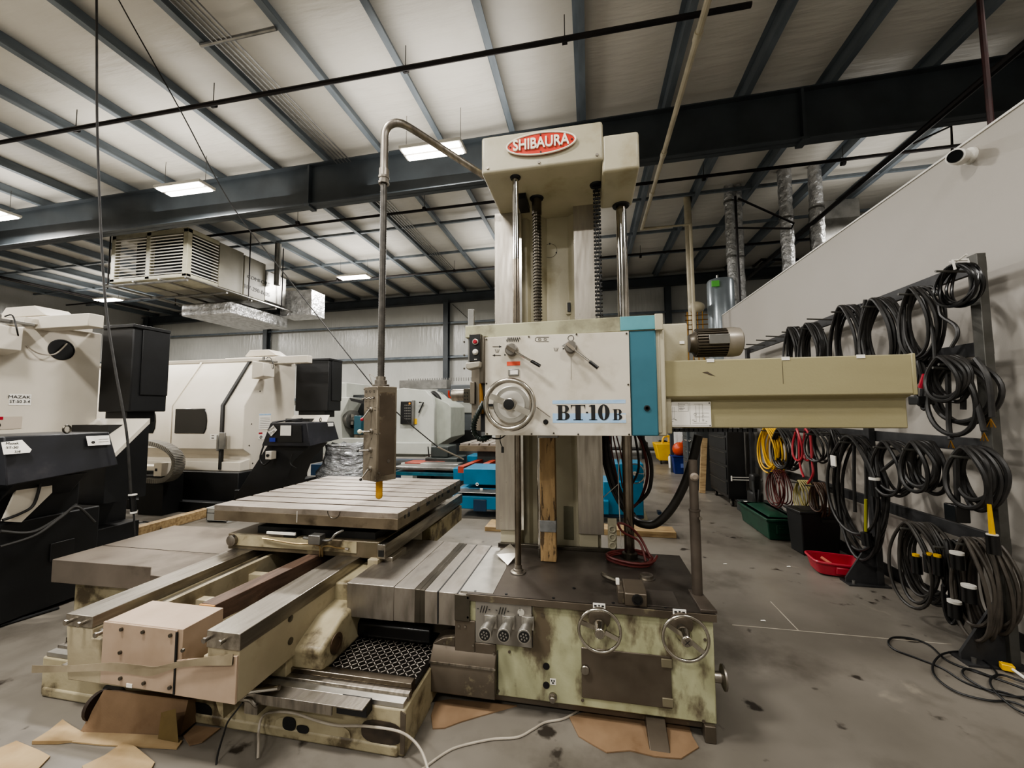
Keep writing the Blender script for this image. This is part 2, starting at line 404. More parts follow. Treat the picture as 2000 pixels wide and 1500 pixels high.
# ------------------------------------------------------------------ lights
def fixture(x, y, z, label, on=True):
    t = thing('ceiling_light', (x, y, z), label, 'light', 'linear high bay lights')
    MB().box(x-.5, x+.5, y-.16, y+.16, z+.02, z+.07).box(x-.3, x+.3, y-.05, y+.05, z+.07, z+.11).build('housing', whitep, t, bevel=.004)
    for s_ in (-1, 1): MB().box(x-.46, x+.46, y+s_*.085-.05, y+s_*.085+.05, z, z+.02).build('led_strip', led, t)
    for s_ in (-1, 1): MB().tube([(x+s_*.45, y, z+.07), (x+s_*.45, y, zp(x))], .004, 5).build('hanger_wire', greymet, t)
LPW = 1.0
def lamp(x, y, z, w, sx=1.1, sy=.4, col=(1, .965, .915), up=.19):
    l = bpy.data.lights.new('bay_and_fill_lamp', 'AREA'); l.shape = 'RECTANGLE'; l.size = sx; l.size_y = sy; l.energy = w*LPW; l.color = col
    o = bpy.data.objects.new('bay_and_fill_lamp', l); COL.objects.link(o); o.location = (x, y, z-.03)
    u = l.copy(); u.size = 3.2; u.size_y = 2.4; u.energy = w*LPW*up   # added soft fill, widened from the fixtures' upward spill to brighten the ceiling
    o2 = bpy.data.objects.new('ceiling_fill_uplight', u); COL.objects.link(o2); o2.location = (x, y, z+.13); o2.rotation_euler = (PI, 0, 0)
    return o
fx = [(-12.0, 5.75, 'high bay light at the far left edge under the main beam'),
      (-7.15, 5.7, 'bright high bay light left of the overhead heater under the beam'),
      (-2.32, 5.6, 'bright high bay light beside the bent pendant pipe of the boring mill'),
      (-16.9, 11.0, 'small distant high bay light above the left enclosed lathe'),
      (-6.93, 10.65, 'distant high bay light in front of the back wall')]
for x, y, l in fx: fixture(x, y, 5.58, l)
for x, y, w in ((-12, 5.75, 330), (-7.15, 5.7, 330), (-2.32, 5.6, 330), (-16.9, 11, 330), (-12, 10.8, 330), (-6.93, 10.65, 380), (-1.7, 10.9, 330),
                (-7.15, .8, 330), (-2.4, .3, 400), (2.3, -.6, 200), (-12, .8, 330), (-16.9, 5.8, 250), (-7.1, -4.2, 250), (-1.5, -4.2, 300), (4.5, 3.5, 40)):
    lamp(x, y, 5.56, w)
lamp(5.8, .3, 5.56, 200, up=.3)  # unseen fill lamp added behind the partition to lift the dark right-hand ceiling
lamp(6.2, 8.5, 5.56, 120, up=.3)
# light on the beam web just above each visible fixture comes from the added uplight
W = bpy.data.worlds.new('world'); SC.world = W; W.use_nodes = True
bg = W.node_tree.nodes['Background']; bg.inputs[0].default_value = (1, .97, .93, 1); bg.inputs[1].default_value = .25

# ------------------------------------------------------------------ overhead pipes
def pipe(name, pts, r, m, label, cat='pipe', group=None, clamps=(), seg=8):
    t = thing(name, pts[0], label, cat, group)
    MB().tube(pts, r, seg).build('pipe_run', m, t)
    for c, ax in clamps:
        c = Vector(c); a = Vector(ax)
        MB().cyl(c-a*.03, c+a*.03, r*1.5, seg=10).build('coupling', m, t)
        MB().tube([c, c+Vector((0, 0, .32))], .006, 5).build('hanger_rod', greymet, t)
    return t
def along(y, z, xs_): return [((x, y, z), (1, 0, 0)) for x in xs_]
pipe('sprinkler_pipe', [(-20.4, 4.45, 5.92), (1.75, 4.3, 5.78)], .03, blackpipe, 'black sprinkler pipe crossing the ceiling in front of the main beam', clamps=along(4.4, 5.86, (-11, -7.6, -5.1, -2.2, -.2)))
sp2 = pipe('sprinkler_pipe', [(-9.5, 7.95, 5.9), (8.5, 7.5, 5.85)], .03, blackpipe, 'black sprinkler pipe just beyond the main beam above the column', clamps=along(7.75, 5.88, (-6.5, -3.4, -.4, 2.2, 4.5)))
sp3 = pipe('sprinkler_pipe', [(-20.4, 11.9, 5.85), (8.5, 11.0, 5.85)], .03, blackpipe, 'distant black sprinkler pipe near the back wall', clamps=along(11.4, 5.85, (-13, -8, -4, -1, 1.5, 4)))
pipe('sprinkler_main', [(-18.9, -2, 5.95), (-18.5, 13.5, 5.95)], .045, blackpipe, 'black sprinkler main running toward the back along the left side')
pipe('sprinkler_main', [(4.5, -2, 5.3), (4.5, 3.0, 5.3), (4.55, 13.5, 5.3)], .045, blackpipe, 'thick black sprinkler main running back above the right partition wall')
def drop(name, px, py0, py1, Y, r, m, label):
    a = AY(px, py0, Y); b = AY(px, py1, Y); b.x = a.x
    return pipe(name, [a, b], r, m, label)
pipe('riser_pipe', [AY(1911, -30, 4.2), Vector((AY(1911, -30, 4.2).x, 4.2, 0.0))], .022, mat('dark_red_pipe', '#3a1d1d', '#2c1717', .4), 'thin dark red vertical pipe behind the wall above the camera')
a = AY(1431, 270, 7.9)
pipe('riser_pipe', [Vector((a.x, 7.9, 5.55)), Vector((a.x, 7.9, 2.2))], .022, blackpipe, 'black vertical drop pipe in front of the foil duct pair')
pipe('sprinkler_branch', [Vector((a.x+.05, 7.9, 5.5)), Vector((a.x+1.15, 8.3, 5.1)), Vector((a.x+1.1, 8.3, 5.0)), Vector((a.x, 8.0, 4.98))], .02, blackpipe, 'black triangular pipe brace under the main beam')
p0 = AZ(1860, 250, 5.35); p1 = AZ(1860, 290, 5.1)
MB().tube([AY(1785, 280, 7.7), AY(1858, 246, 7.7), AY(1860, 300, 7.7)], .02, 8).build('branch_elbow', blackpipe, sp2)
MB().tube([AY(1470, 522, 11), AY(1487, 507, 11), AY(1560, 507, 11)], .035, 8).build('branch_stub', blackpipe, sp3)
# conduits running along a purlin
cg = 'thin conduits beside the purlins'
for i in range(5):
    x = -4.55+.07*i
    pipe('conduit', [(x, -3, zp(x)-.02), (x, YB-3.2+.1*i, zp(x)-.02)], .012, galv, 'thin grey conduit run beside a purlin on the ceiling', 'conduit', cg, seg=6)
pipe('conduit_strut', [(-4.75, 3.9, 6.195), (-3.65, 3.9, 6.205)], .025, galv, 'short galvanised strut between two purlins above the beam', 'strut')
# cream pvc pipe running back under the roof
p = [AZ(1400, -60, 5.35), AZ(1289, 312, 5.35), AZ(1255, 447, 5.35)]
for q in p: q.x = 1.16
e1 = AZ(1348, 440, 5.35); e1.y = p[2].y
t = thing('pvc_pipe', p[0], 'long cream plastic pipe running back under the ceiling right of the column', 'pipe')
MB().tube([(1.16, -1, 5.35), p[1], p[2], e1, e1+Vector((0, 0, -2.6))], .034, 10).build('pipe_run', pvc, t)
for y in (2.7, 4.1, 6.0, 7.1): MB().cyl((1.16, y-.05, 5.35), (1.16, y+.05, 5.35), .043, seg=12).build('coupling', pvc, t)
# far-right vent pipes
a = AY(1342, 385, 9.5)
pipe('vent_pipe', [(a.x, 9.5, a.z), (a.x+.02, 9.5, 3.0), (a.x+.12, 9.5, 2.7), (a.x+.22, 9.5, 2.62)], .08, pvc, 'thick cream vent pipe standing behind the partition wall', seg=14)
def foilduct(px0, py0, py1, Y, r, label):
    a = AY(px0, py0, Y); b = AY(px0, py1, Y)
    m = MB(); pts = []; rn = random.Random(px0)
    N_ = 40
    prof = []
    for i in range(N_+1):
        prof.append((r*(1+.09*rn.uniform(-1, 1)), (b.z-a.z)*i/N_))
    m.lathe(prof, (a.x, Y, a.z), seg=18)
    t = thing('foil_duct', (a.x, Y, b.z), label, 'duct', 'foil wrapped vertical ducts')
    m.build('insulated_pipe', foil, t, angle=70)
    for q in (.15, .5, .83): MB().cyl((a.x, Y, a.z+(b.z-a.z)*q-.02), (a.x, Y, a.z+(b.z-a.z)*q+.02), r*1.12, seg=18).build('band', galv, t)
foilduct(1422, 350, 660, 9.3, .10, 'foil wrapped duct farthest left, beside the grey tank')
foilduct(1439, 350, 660, 9.35, .08, 'thinner foil wrapped duct directly behind the first one')
foilduct(1527, 262, 600, 8.9, .12, 'foil wrapped vertical duct, middle of the three large ones')
foilduct(1586, 260, 560, 8.9, .12, 'brightest foil wrapped vertical duct, nearest the right')
a = AY(1640, 352, 9.6)
t = thing('air_duct', (a.x, 9.6, 4.0), 'dark rectangular foil air duct in the shadows above the partition wall', 'duct')
MB().box(a.x-.35, a.x+.35, 9.6, 10.2, 2.0, min(a.z, 6.1)).build('duct_body', galv, t, bevel=.01)
MB().box(a.x-.3, a.x+.9, 9.4, 10.1, 4.15, 4.5).build('duct_branch', foil, t, bevel=.01)
# water tank and vessel behind the wall
a = AY(1406, 548, 8.95)
t = thing('water_heater', (a.x, 8.95, 2.0), 'tall grey cylindrical water heater standing behind the partition wall', 'water heater')
MB().lathe([(.18, 0), (.25, .02), (.26, .05), (.26, a.z-2.05), (.24, a.z-2.0), (.05, a.z-1.97)], (a.x, 8.95, 2.0), seg=28).build('tank', tank, t)
MB().tube([(a.x-.05, 8.95, a.z-.02), (a.x-.05, 8.95, a.z+.12)], .02, 8).build('fitting', galv, t)
MB().box(a.x-.24, a.x-.1, 8.66, 8.7, a.z-.2, a.z-.08).build('tape_patch', limegr, t)
b2 = AY(1372, 600, 8.9)
t = thing('pressure_vessel', (b2.x, 8.9, 2.2), 'small beige pressure tank with copper piping beside the grey water heater', 'tank')
b2.x -= .12
MB().sphere((b2.x, 8.9, b2.z), .14, 18, (1.2, 1, .9)).build('vessel', pvc, t)
q = MB()
for i in range(4):
    q.tube([(b2.x-.2+.1*i, 8.85, b2.z-.1), (b2.x-.2+.1*i, 8.85, 2.0)], .012, 6).tube([(b2.x-.25, 8.84, b2.z-.18-.1*i), (b2.x+.2, 8.84, b2.z-.18-.1*i)], .01, 6)
q.build('pipework', brass, t)
# plinth (mezzanine floor) that carries the heater behind the wall
struct('trim_91', box(1.9, 5.2, 8.62, 10.6, 1.9, 2.0), greymc, smooth=False)
struct('trim_92', box(1.95, 2.03, 8.65, 8.73, 0, 1.9).box(5.0, 5.1, 8.65, 8.75, 0, 1.9).box(1.95, 2.03, 10.4, 10.5, 0, 1.9), beamp, smooth=False)

# ------------------------------------------------------------------ overhead heater / air unit
hx0, hx1, hy0, hy1, hz0, hz1 = -10.6, -8.5, 6.9, 9.0, 4.5, 5.56
t = thing('air_handler', (hx1, hy0, hz0), 'large louvred air unit hanging from the ceiling on a pipe frame', 'air handler')
h = MB()
for x in (hx0, -9.62, hx1-.12): h.box(x, x+.12, hy0, hy0+.1, hz0, hz1)
h.box(hx0, hx1, hy0, hy0+.1, hz0, hz0+.06).box(hx0, hx1, hy0, hy0+.1, hz1-.08, hz1)
h.box(hx1-.1, hx1, hy0+.1, hy0+.75, hz0, hz0+.06).box(hx1-.1, hx1, hy0+.1, hy0+.75, hz1-.08, hz1)
h.box(hx0, hx1, hy0, hy0+.75, hz1, hz1+.02).box(hx0, hx1, hy0, hy0+.75, hz0-.02, hz0)
h.build('louvre_frame', mat('louvre_frame_cream', '#a9a591', '#98947f', .5), t, bevel=.006)
for i in range(13):
    z = hz0+.09+i*.07
    for xa, xb in ((hx0+.12, -9.62), (-9.5, hx1-.12)):
        MB().bar((xa, hy0+.01, z), (xb, hy0+.01, z), .05, .022, (0, -.4, 1)).build('louvre', whitep, t, smooth=False)
    MB().bar((hx1-.01, hy0+.1, z), (hx1-.01, hy0+.72, z), .05, .022, (.4, 0, 1)).build('louvre', whitep, t, smooth=False)
MB().box(hx0+.3, hx1-.15, hy0+.3, hy0+.7, hz0+.03, hz1-.05).build('coil', mat('dark_coil', '#1d2026', '#14161a', .5), t)
cab = MB().box(hx0+.1, hx1, hy0+.76, hy0+1.42, hz0, hz1).box(hx0+.1, hx1+.01, hy0+1.44, hy1, hz0, hz1-.04).build('cabinet', hvacgr, t, bevel=.008)
MB().box(hx0+.2, hx1, hy1+.02, hy1+.75, hz0+.05, hz1-.2).build('burner_section', galv, t, bevel=.006)
text('COMFORT', .13, (hx1+.016, hy0+1.9, hz0+.5), (0, 1, 0), (0, 0, 1), ink, t, sx=1.2)
text('317-290-8686', .15, (hx1+.016, hy0+1.85, hz0+.22), (0, 1, 0), (0, 0, 1), ink, t, sx=1.0)
fr = MB()
for y in (hy0-.05, hy0+.9, hy0+1.6, hy1+.3): fr.tube([(hx0-.05, y, hz0-.12), (hx1+.1, y, hz0-.12)], .025, 6)
for x in (hx0-.05, -9.8, -9.1, hx1+.1): fr.tube([(x, hy0-.1, hz0-.07), (x, hy1+.9, hz0-.07)], .025, 6)
fr.build('support_frame', galv, t)
for x, y in ((hx1+.1, hy0+1.5), (hx1+.1, hy1+.5), (hx0-.05, hy0+1.5), (hx0-.05, hy0)): MB().tube([(x, y, hz0-.15), (x, y, zp(x))], .014, 6).build('hanger_rod', blackpipe, t)
t2 = t
MB().box(-10.2, -8.7, 8.2, 10.1, 4.0, 4.3).build('foil_lower_duct', foil, t2, bevel=.03)
MB().box(-8.9, -7.85, 10.0, 10.6, 4.35, 5.1).build('foil_end_box', foil, t2, bevel=.02)
MB().box(-9.1, -8.9, 9.9, 10.5, 4.4, 5.0).build('throat', blackmt, t2)
MB().tube([(-8.3, 9.2, 5.0), (-8.3, 9.2, 6.15)], .08, 12).build('flue_pipe', galv, t2)

# ------------------------------------------------------------------ cables hanging from the roof
a = AY(190, -20, 2.6)
pts = [AY(189, -60, 2.75), AY(189, 100, 2.75), AY(190, 250, 2.75), AY(197, 450, 2.75), AY(207, 600, 2.75), AY(225, 720, 2.75), AY(238, 790, 2.75), AY(249, 860, 2.75), AY(256, 970, 2.75)]
pts = [Vector((pts[0].x, 2.75, 6.2))] + pts
t = thing('hanging_cable', pts[-1], 'black power cable hanging from the ceiling at left with a plug on its end', 'cable')
MB().tube(catmull(pts, 5), .0095, 8).build('cable', cabler, t)
q = AY(261, 1000, 2.75); pz = AY(259, 970, 2.75)
MB().cyl(pz, q, .021, seg=12).cyl(pz+Vector((0, 0, .01)), pz-Vector((0, 0, .01)), .026).build('plug', blackgl, t)
MB().cyl(pz+Vector((0, 0, .012)), pz+Vector((0, 0, .02)), .03, seg=12).cyl(q+Vector((0, 0, .004)), q-Vector((0, 0, .01)), .024, seg=12).build('plug_ring', whitep, t)
MB().tube([q, AY(264, 1046, 2.75)], .007, 6).build('cable_tail', cabler, t)
pts = [AY(218, -40, 3.2), AY(232, 0, 3.3), AY(352, 215, 3.7), AY(452, 400, 4.1), AY(560, 540, 4.35), AY(727, 752, 4.55)]
pts2 = [AY(727, 752, 4.55), AY(780, 810, 4.7), AY(855, 873, 4.9), AY(905, 897, 5.4)]
t = thing('guy_cable', pts[0], 'black cable stretched diagonally from the ceiling down past the control pendant', 'cable')
MB().tube(catmull(pts+pts2[1:3], 5), .008, 6).build('cable', cabler, t)
MB().tube([pts2[2], pts2[3]], .012, 6).build('cord_grip', greycord, t)
# ================================================================== BORING MILL
mill = thing('boring_mill', (-.3, 2.5, 0), 'large cream and steel horizontal boring mill with tall column and white front panel', 'boring mill')
FY = 2.1                                   # front plane of the base
def screws(m, pts, r=.006, Y=0, d=.004):
    for x, z in pts: m.cyl((x, Y, z), (x, Y-d, z), r, seg=8)
# ---- base housing
base = MB().box(-.72, .56, FY, 2.86, .075, .555).build('base', greenbr, mill, bevel=.006)
tp = MB()
tp.add([(-.66, FY-.012, .555), (.572, FY-.012, .555), (.572, 2.87, .555), (-.66, 2.87, .555), (-.66, FY-.012, .578), (.572, FY-.012, .578), (.572, 2.87, .578), (-.66, 2.87, .578)],
       [(0, 1, 2, 3), (4, 5, 6, 7), (0, 1, 5, 4), (1, 2, 6, 5), (2, 3, 7, 6), (3, 0, 4, 7)])
top = tp.build('top_plate', basetop, mill, bevel=.002)
MB().box(-.66, .572, FY-.016, FY-.004, .545, .578).build('edge_strip', brownst, mill, bevel=.001)
mp_ = MB()
for x in (-.62, -.45, -.2, .1, .35): mp_.cyl((x, FY+.02, .578), (x, FY+.02, .581), .008, seg=8)
mp_.cyl((-.1, 2.25, .578), (-.1, 2.25, .582), .009, seg=8).build('plate_screws', blackmt, top)
# skid feet under the base
ft = MB().box(-.7, .54, 2.13, 2.8, .03, .076)
ft.prism([(2.12, .07), (1.97, 0), (2.3, 0), (2.3, .07)], 0, .24, .33).box(.50, .55, 2.08, 2.25, 0, .076).box(-.5, -.4, 2.2, 2.4, 0, .04).box(.1, .2, 2.6, 2.8, 0, .04).box(-.6, -.5, 2.6, 2.8, 0, .04).box(.45, .55, 2.6, 2.8, 0, .04)
ft.build('base_feet', brownst, mill, bevel=.004)
# left end: electrical box, stepped steel cover, dark plate
a = AY(842, 1281, 2.06); b2 = AY(973, 1294, 2.06)
eb = MB().prism([(2.055, .235), (2.1, .30), (2.3, .30), (2.3, .08), (2.055, .08)], 0, -.85, -.497).build('cable_box', brownst, mill, bevel=.004)
MB().box(-.853, -.494, 2.05, 2.06, .226, .236).build('box_lip', steel, eb)
MB().add([(-.723, 2.09, .30), (-.85, 2.095, .30), (-.79, 2.095, .335), (-.723, 2.09, .35), (-.723, 2.3, .30), (-.85, 2.3, .30), (-.79, 2.3, .335), (-.723, 2.3, .35)],
         [(0, 1, 2, 3), (7, 6, 5, 4), (0, 3, 7, 4), (1, 0, 4, 5), (2, 1, 5, 6), (3, 2, 6, 7)]).build('box_shoulder', brownst, mill, bevel=.003)
MB().box(-.723, -.612, 2.088, 2.1, .235, .44).box(-.612, -.5, 2.088, 2.1, .235, .333).build('end_plate', brownst, mill, bevel=.003)
MB().box(-.723, -.64, 2.082, 2.095, .438, .572).build('dark_end_plate', coverdark, mill, bevel=.002)
s_ = MB(); screws(s_, [(-.70, .41), (-.665, .41), (-.62, .32), (-.51, .29), (-.78, .315), (-.65, .56), (-.65, .46)], .006, 2.086); s_.build('plate_bolts', steel, mill)
# connector panel
cp = MB().box(-.61, -.31, 2.088, 2.1, .335, .545).build('connector_panel', mat('panel_warm_grey', '#85817a', '#75716a', .4, .5, scale=5), mill, bevel=.003)
ic = MB()
for cx in (-.565, -.465):
    for k in range(3): ic.bar((cx-.018+.014*k, 2.0865, .490), (cx-.008+.014*k, 2.0865, .525), .004, .002, (0, 1, 0))
    ic.box(cx-.035, cx-.026, 2.085, 2.088, .507, .509); ic.box(cx+.027, cx+.036, 2.085, 2.088, .507, .509)
ic.box(-.372, -.37, 2.085, 2.088, .515, .53); ic.box(-.38, -.378, 2.085, 2.088, .49, .502)
ic.build('connector_marks', ink, cp)
MB().lathe([(.018, 0), (.018, .0015)], (-.366, 2.088, .508), (0, -1, 0), 14).build('faded_mark', mat('faded_white_paint', '#a8a49a', None, .5), cp)
for i, px in enumerate((946, 983, 1023)):
    c = AY(px, 1241+i*2, 1.95); c0 = Vector((c.x, 2.09, c.z)); d = (c-c0).normalized()
    q = MB().box(c0.x-.032, c0.x+.032, 2.075, 2.09, c0.z-.032, c0.z+.032).lathe([(.027, 0), (.027, .07), (.030, .071), (.030, .10), (.0335, .102), (.0335, .135)], c0, d, 22)
    q.build('socket_body', alu, cp, bevel=.001)
    q = MB().lathe([(.0265, .0), (.0265, .003)], c0+d*.135, d, 20).build('socket_face', black, cp)
    q = MB(); u = d.orthogonal().normalized(); w = d.cross(u)
    for k in range(6):
        p = c0+d*.1385+(u*math.cos(k*PI/3)+w*math.sin(k*PI/3))*.0145; q.cyl(p, p+d*.002, .0042, seg=8)
    q.cyl(c0+d*.1385, c0+d*.1405, .004, seg=8).build('socket_pins', mat('grey_pin', '#6f6b64', None, .4), cp)
# front panel seams, screws
s_ = MB(); screws(s_, [(-.255, .50), (.055, .478), (.52, .455), (-.43, .30), (-.06, .108), (.5, .085), (-.49, .1)], .0075, FY-.001); s_.build('panel_screws', brownst, base)
MB().box(-.494, -.490, FY-.003, FY, .08, .3).box(-.31, -.3075, FY-.003, FY, .335, .55).build('panel_seams', blackmt, base)
# door with hinges and knob
a = AY(1135, 1264, FY); b2 = AY(1313, 1384, FY)
dz1, dz0 = .362, .132
door = MB().box(a.x, b2.x, FY-.006, FY+.001, dz0-.01, dz1).build('access_door', brownst, mill, bevel=.004)
for z in (dz0+.02, dz1-.03): MB().box(b2.x-.045, b2.x+.004, FY-.012, FY-.005, z-.02, z+.02).build('hinge', mat('hinge_steel', '#7a735f', '#6a6452', .45, .3), door, bevel=.002)
MB().lathe([(.017, 0), (.022, .004), (.022, .012), (.019, .016)], (a.x+.018, FY-.005, .26), (0, -1, 0), 20).build('round_latch', steel, door)
# sight glasses, sticker, plug
for px, py in ((1067, 1301), (1067, 1338)):
    c = AY(px, py, FY); MB().lathe([(.017, 0), (.017, .003), (.012, .0031)], (c.x, FY, c.z), (0, -1, 0), 18).build('sight_glass', blackgl, base)
c = AY(1080, 1360, FY); MB().lathe([(.021, 0), (.021, .012), (.015, .013), (.015, .03), (.012, .033)], (c.x, FY, c.z), (0, -1, 0), 18).build('drain_plug', steel, base)
c = AY(1080, 1331, FY)
st = MB().box(c.x-.015, c.x+.015, FY-.002, FY, c.z-.015, c.z+.015).build('sticker', white, base)
MB().box(c.x-.009, c.x-.003, FY-.003, FY-.002, c.z, c.z+.009).box(c.x+.003, c.x+.009, FY-.003, FY-.002, c.z, c.z+.009).box(c.x-.005, c.x+.005, FY-.003, FY-.002, c.z-.009, c.z-.003).build('sticker_marks', ink, base)
# handwheels on the base
def spokewheel(px, py, rpx, ang, Y, label, rim_r=.0075, mark=False):
    c = AY(px, py, Y); e = AY(px+rpx, py, Y); R_ = (e-c).length
    w = MB().torus(c, R_, rim_r, (0, 1, 0), 48, 10)
    for s2 in (0, PI):
        d = Vector((math.cos(ang+s2), 0, math.sin(ang+s2)))
        w.bar(c+d*.02+Vector((0, .012, 0)), c+d*(R_-.003), .020, .009, (0, 1, 0))
    w.lathe([(.034, .035), (.034, .02), (.026, .0), (.024, -.028), (.021, -.031)], c+Vector((0, .0, 0)), (0, 1, 0), 24)
    o = w.build('handwheel', wheelst, mill, bevel=0, angle=40); o['label'] = label
    MB().lathe([(.055, 0), (.052, -.028), (.045, -.032)], (c.x+.002, FY, c.z+.02), (0, 1, 0), 28).build('wheel_boss', brownst, o)
    MB().cyl((c.x, FY, c.z), (c.x, c.y, c.z), .024, seg=20).build('wheel_shaft', coverdark, o)
    MB().lathe([(.018, 0), (.018, .004)], (c.x, c.y-.031, c.z), (0, -1, 0), 20).build('hub_cap', steel, o)
    if mark: MB().bar((c.x-.01, c.y-.0365, c.z-.01), (c.x+.01, c.y-.0365, c.z+.01), .002, .001, (0, 1, 0)).bar((c.x-.01, c.y-.0365, c.z+.01), (c.x+.01, c.y-.0365, c.z-.01), .002, .001, (0, 1, 0)).build('hub_mark', ink, o)
    p = c+Vector((math.cos(ang), 0, math.sin(ang)))*(R_-.02)
    return o
spokewheel(1171, 1232, 41, -.35, 2.0, 'left of the two chromed handwheels on the base front')
spokewheel(1339, 1247, 45, -.62, 1.99, 'right handwheel at the base corner', mark=True)
for px, py in ((1170, 1183), (1327, 1195)):
    c = AY(px, py, FY-.017)
    o = MB().box(c.x-.03, c.x+.03, FY-.02, FY-.016, c.z-.012, c.z+.012).build('direction_label', white, mill)
    MB().add([(c.x-.006, FY-.021, c.z+.006), (c.x+.006, FY-.021, c.z+.006), (c.x, FY-.021, c.z-.006)], [(0, 1, 2)]).box(c.x-.024, c.x-.012, FY-.021, FY-.02, c.z-.004, c.z+.004).box(c.x+.012, c.x+.024, FY-.021, FY-.02, c.z-.004, c.z+.004).build('label_print', ink, o)
# flange on the right side
c = AX(1408, 1333, .58)
MB().lathe([(.025, 0), (.025, .03), (.042, .035), (.055, .04), (.055, .048), (.02, .05)], (.56, c.y+.04, c.z), (1, 0, 0), 26).build('side_flange', steel, mill)
# junction box with round socket on the top plate
jb = MB().prism([(2.1, .578), (2.1, .64), (2.14, .648), (2.26, .648), (2.26, .578)], 0, .155, .262).build('junction_box', brownst, mill, bevel=.005)
c = AY(1246, 1168, 2.1); MB().lathe([(.026, 0), (.026, .008), (.019, .009), (.019, .003)], (.215, 2.1, .614), (0, -1, 0), 22).build('round_socket', blackgl, jb)
MB().box(.125, .155, 2.12, 2.26, .578, .635).build('box_bracket', brownst, mill, bevel=.003)
MB().box(.12, .138, 2.2, 2.22, .635, .665).build('white_connector', whitep, mill, bevel=.002)
MB().tube(catmull([(.06, 2.42, .60), (.08, 2.36, .61), (.15, 2.30, .61), (.17, 2.26, .62)], 5), .014, 8).build('conduit_elbow', coverdark, mill)
c = AZ(1263, 1130, .578)
MB().lathe([(.045, 0), (.045, .006), (.036, .008), (.036, .022), (.03, .026)], (c.x, c.y, .578), seg=24).build('filler_cap', steel, mill)
MB().box(.2, .42, 2.12, 2.3, .578, .583).build('cover_lid', basetop, mill, bevel=.002)
# bracket by the rod, pale metal standing in for the white light there
MB().add([(-.62, 2.62, .60), (-.56, 2.78, .62), (-.47, 2.62, .62), (-.52, 2.5, .581)], [(0, 1, 2, 3)]).build('lit_bracket_plate', alu, mill, smooth=False)
# rear lip
MB().box(-.66, .3, 2.84, 2.87, .578, .6).build('rear_lip', coverdark, mill, bevel=.002)
# support pole at the right corner
PXX, PYY = .534, 2.27
pole = MB().cyl((PXX, PYY, .58), (PXX, PYY, 1.02), .026, seg=20).build('support_pole', polepnt, mill)
MB().cyl((PXX, PYY, 1.02), (PXX, PYY, 1.28), .022, seg=20).build('pole_upper_tube', polepnt, pole)
MB().cyl((PXX, PYY, 1.015), (PXX, PYY, 1.023), .029, seg=20).build('pole_collar', polepnt, pole)
MB().lathe([(.019, 0), (.022, .012), (.012, .02)], (PXX, PYY-.012, 1.195), (0, -1, 0), 16).build('pole_knob', mat('dusty_knob', '#7d7266', None, .6), pole)
MB().cyl((PXX+.02, PYY-.02, .985), (PXX+.02, PYY-.036, .985), .009, seg=10).build('pole_bolt', steel, pole)
MB().add([(.50, 2.32, .578), (.56, 2.32, .578), (.58, 2.1, .578), (.505, 2.1, .578), (.50, 2.32, .592), (.56, 2.32, .592), (.58, 2.1, .592), (.505, 2.1, .592)],
         [(0, 1, 2, 3), (4, 5, 6, 7), (0, 1, 5, 4), (1, 2, 6, 5), (2, 3, 7, 6), (3, 0, 4, 7)]).build('pole_foot_plate', polepnt, pole, bevel=.002)

# ---- column
cx0, cx1, cy = -.68, .085, 2.85
col = MB()
col.prism([(cx0+.03, 3.65), (cx1-.02, 3.65), (cx1-.02, cy+.07), (-.09, cy+.07), (-.09, cy+.11), (-.135, cy+.15), (-.30, cy+.15), (-.345, cy+.11), (-.36, cy+.16), (-.43, cy+.16), (-.45, cy+.11), (-.5, cy+.11), (-.5, cy+.07), (cx0+.03, cy+.07)], 2, .0, 3.05)
col.build('column', cream, mill, bevel=.004)
MB().box(cx0, -.497, cy, cy+.075, .69, 3.045).build('guide_way', steelV, mill, bevel=.002)
MB().box(-.089, cx1, cy, cy+.075, .69, 3.045).build('guide_way', steelV, mill, bevel=.002)
MB().box(-.5, -.478, cy+.02, cy+.08, .69, 3.045).build('way_gib', chrome, mill)
for xa_, xb_ in ((-.648, -.5), (-.08, .045)): MB().box(xa_, xb_, cy+.02, cy+.07, .58, .69).build('column_foot', cream, mill, bevel=.004)
MB().box(-.2, -.125, cy+.142, cy+.152, .60, .84).build('column_recess', mat('recess_green_grey', '#6d6b58', '#5c5a4a', .45), mill, bevel=.006)
c = AY(1111, 598, 2.95)
o = MB().box(c.x-.025, c.x+.025, 2.985, 3.0, c.z-.055, c.z+.055).build('switch_plate', cream, mill, bevel=.008)
MB().box(c.x-.012, c.x+.012, 2.975, 2.985, c.z-.035, c.z+.035).build('switch', black, o, bevel=.003)
c = AY(1074, 490, 3.0); MB().torus((c.x, 2.999, c.z), .055, .0012, (0, 1, 0), 36, 5).cyl((c.x, 3, c.z+.055), (c.x, 2.994, c.z+.055), .006, seg=8).cyl((c.x+.05, 3, c.z-.02), (c.x+.05, 2.994, c.z-.02), .006, seg=8).cyl((c.x-.05, 3, c.z-.02), (c.x-.05, 2.994, c.z-.02), .006, seg=8).build('port_outline', ink, mill)
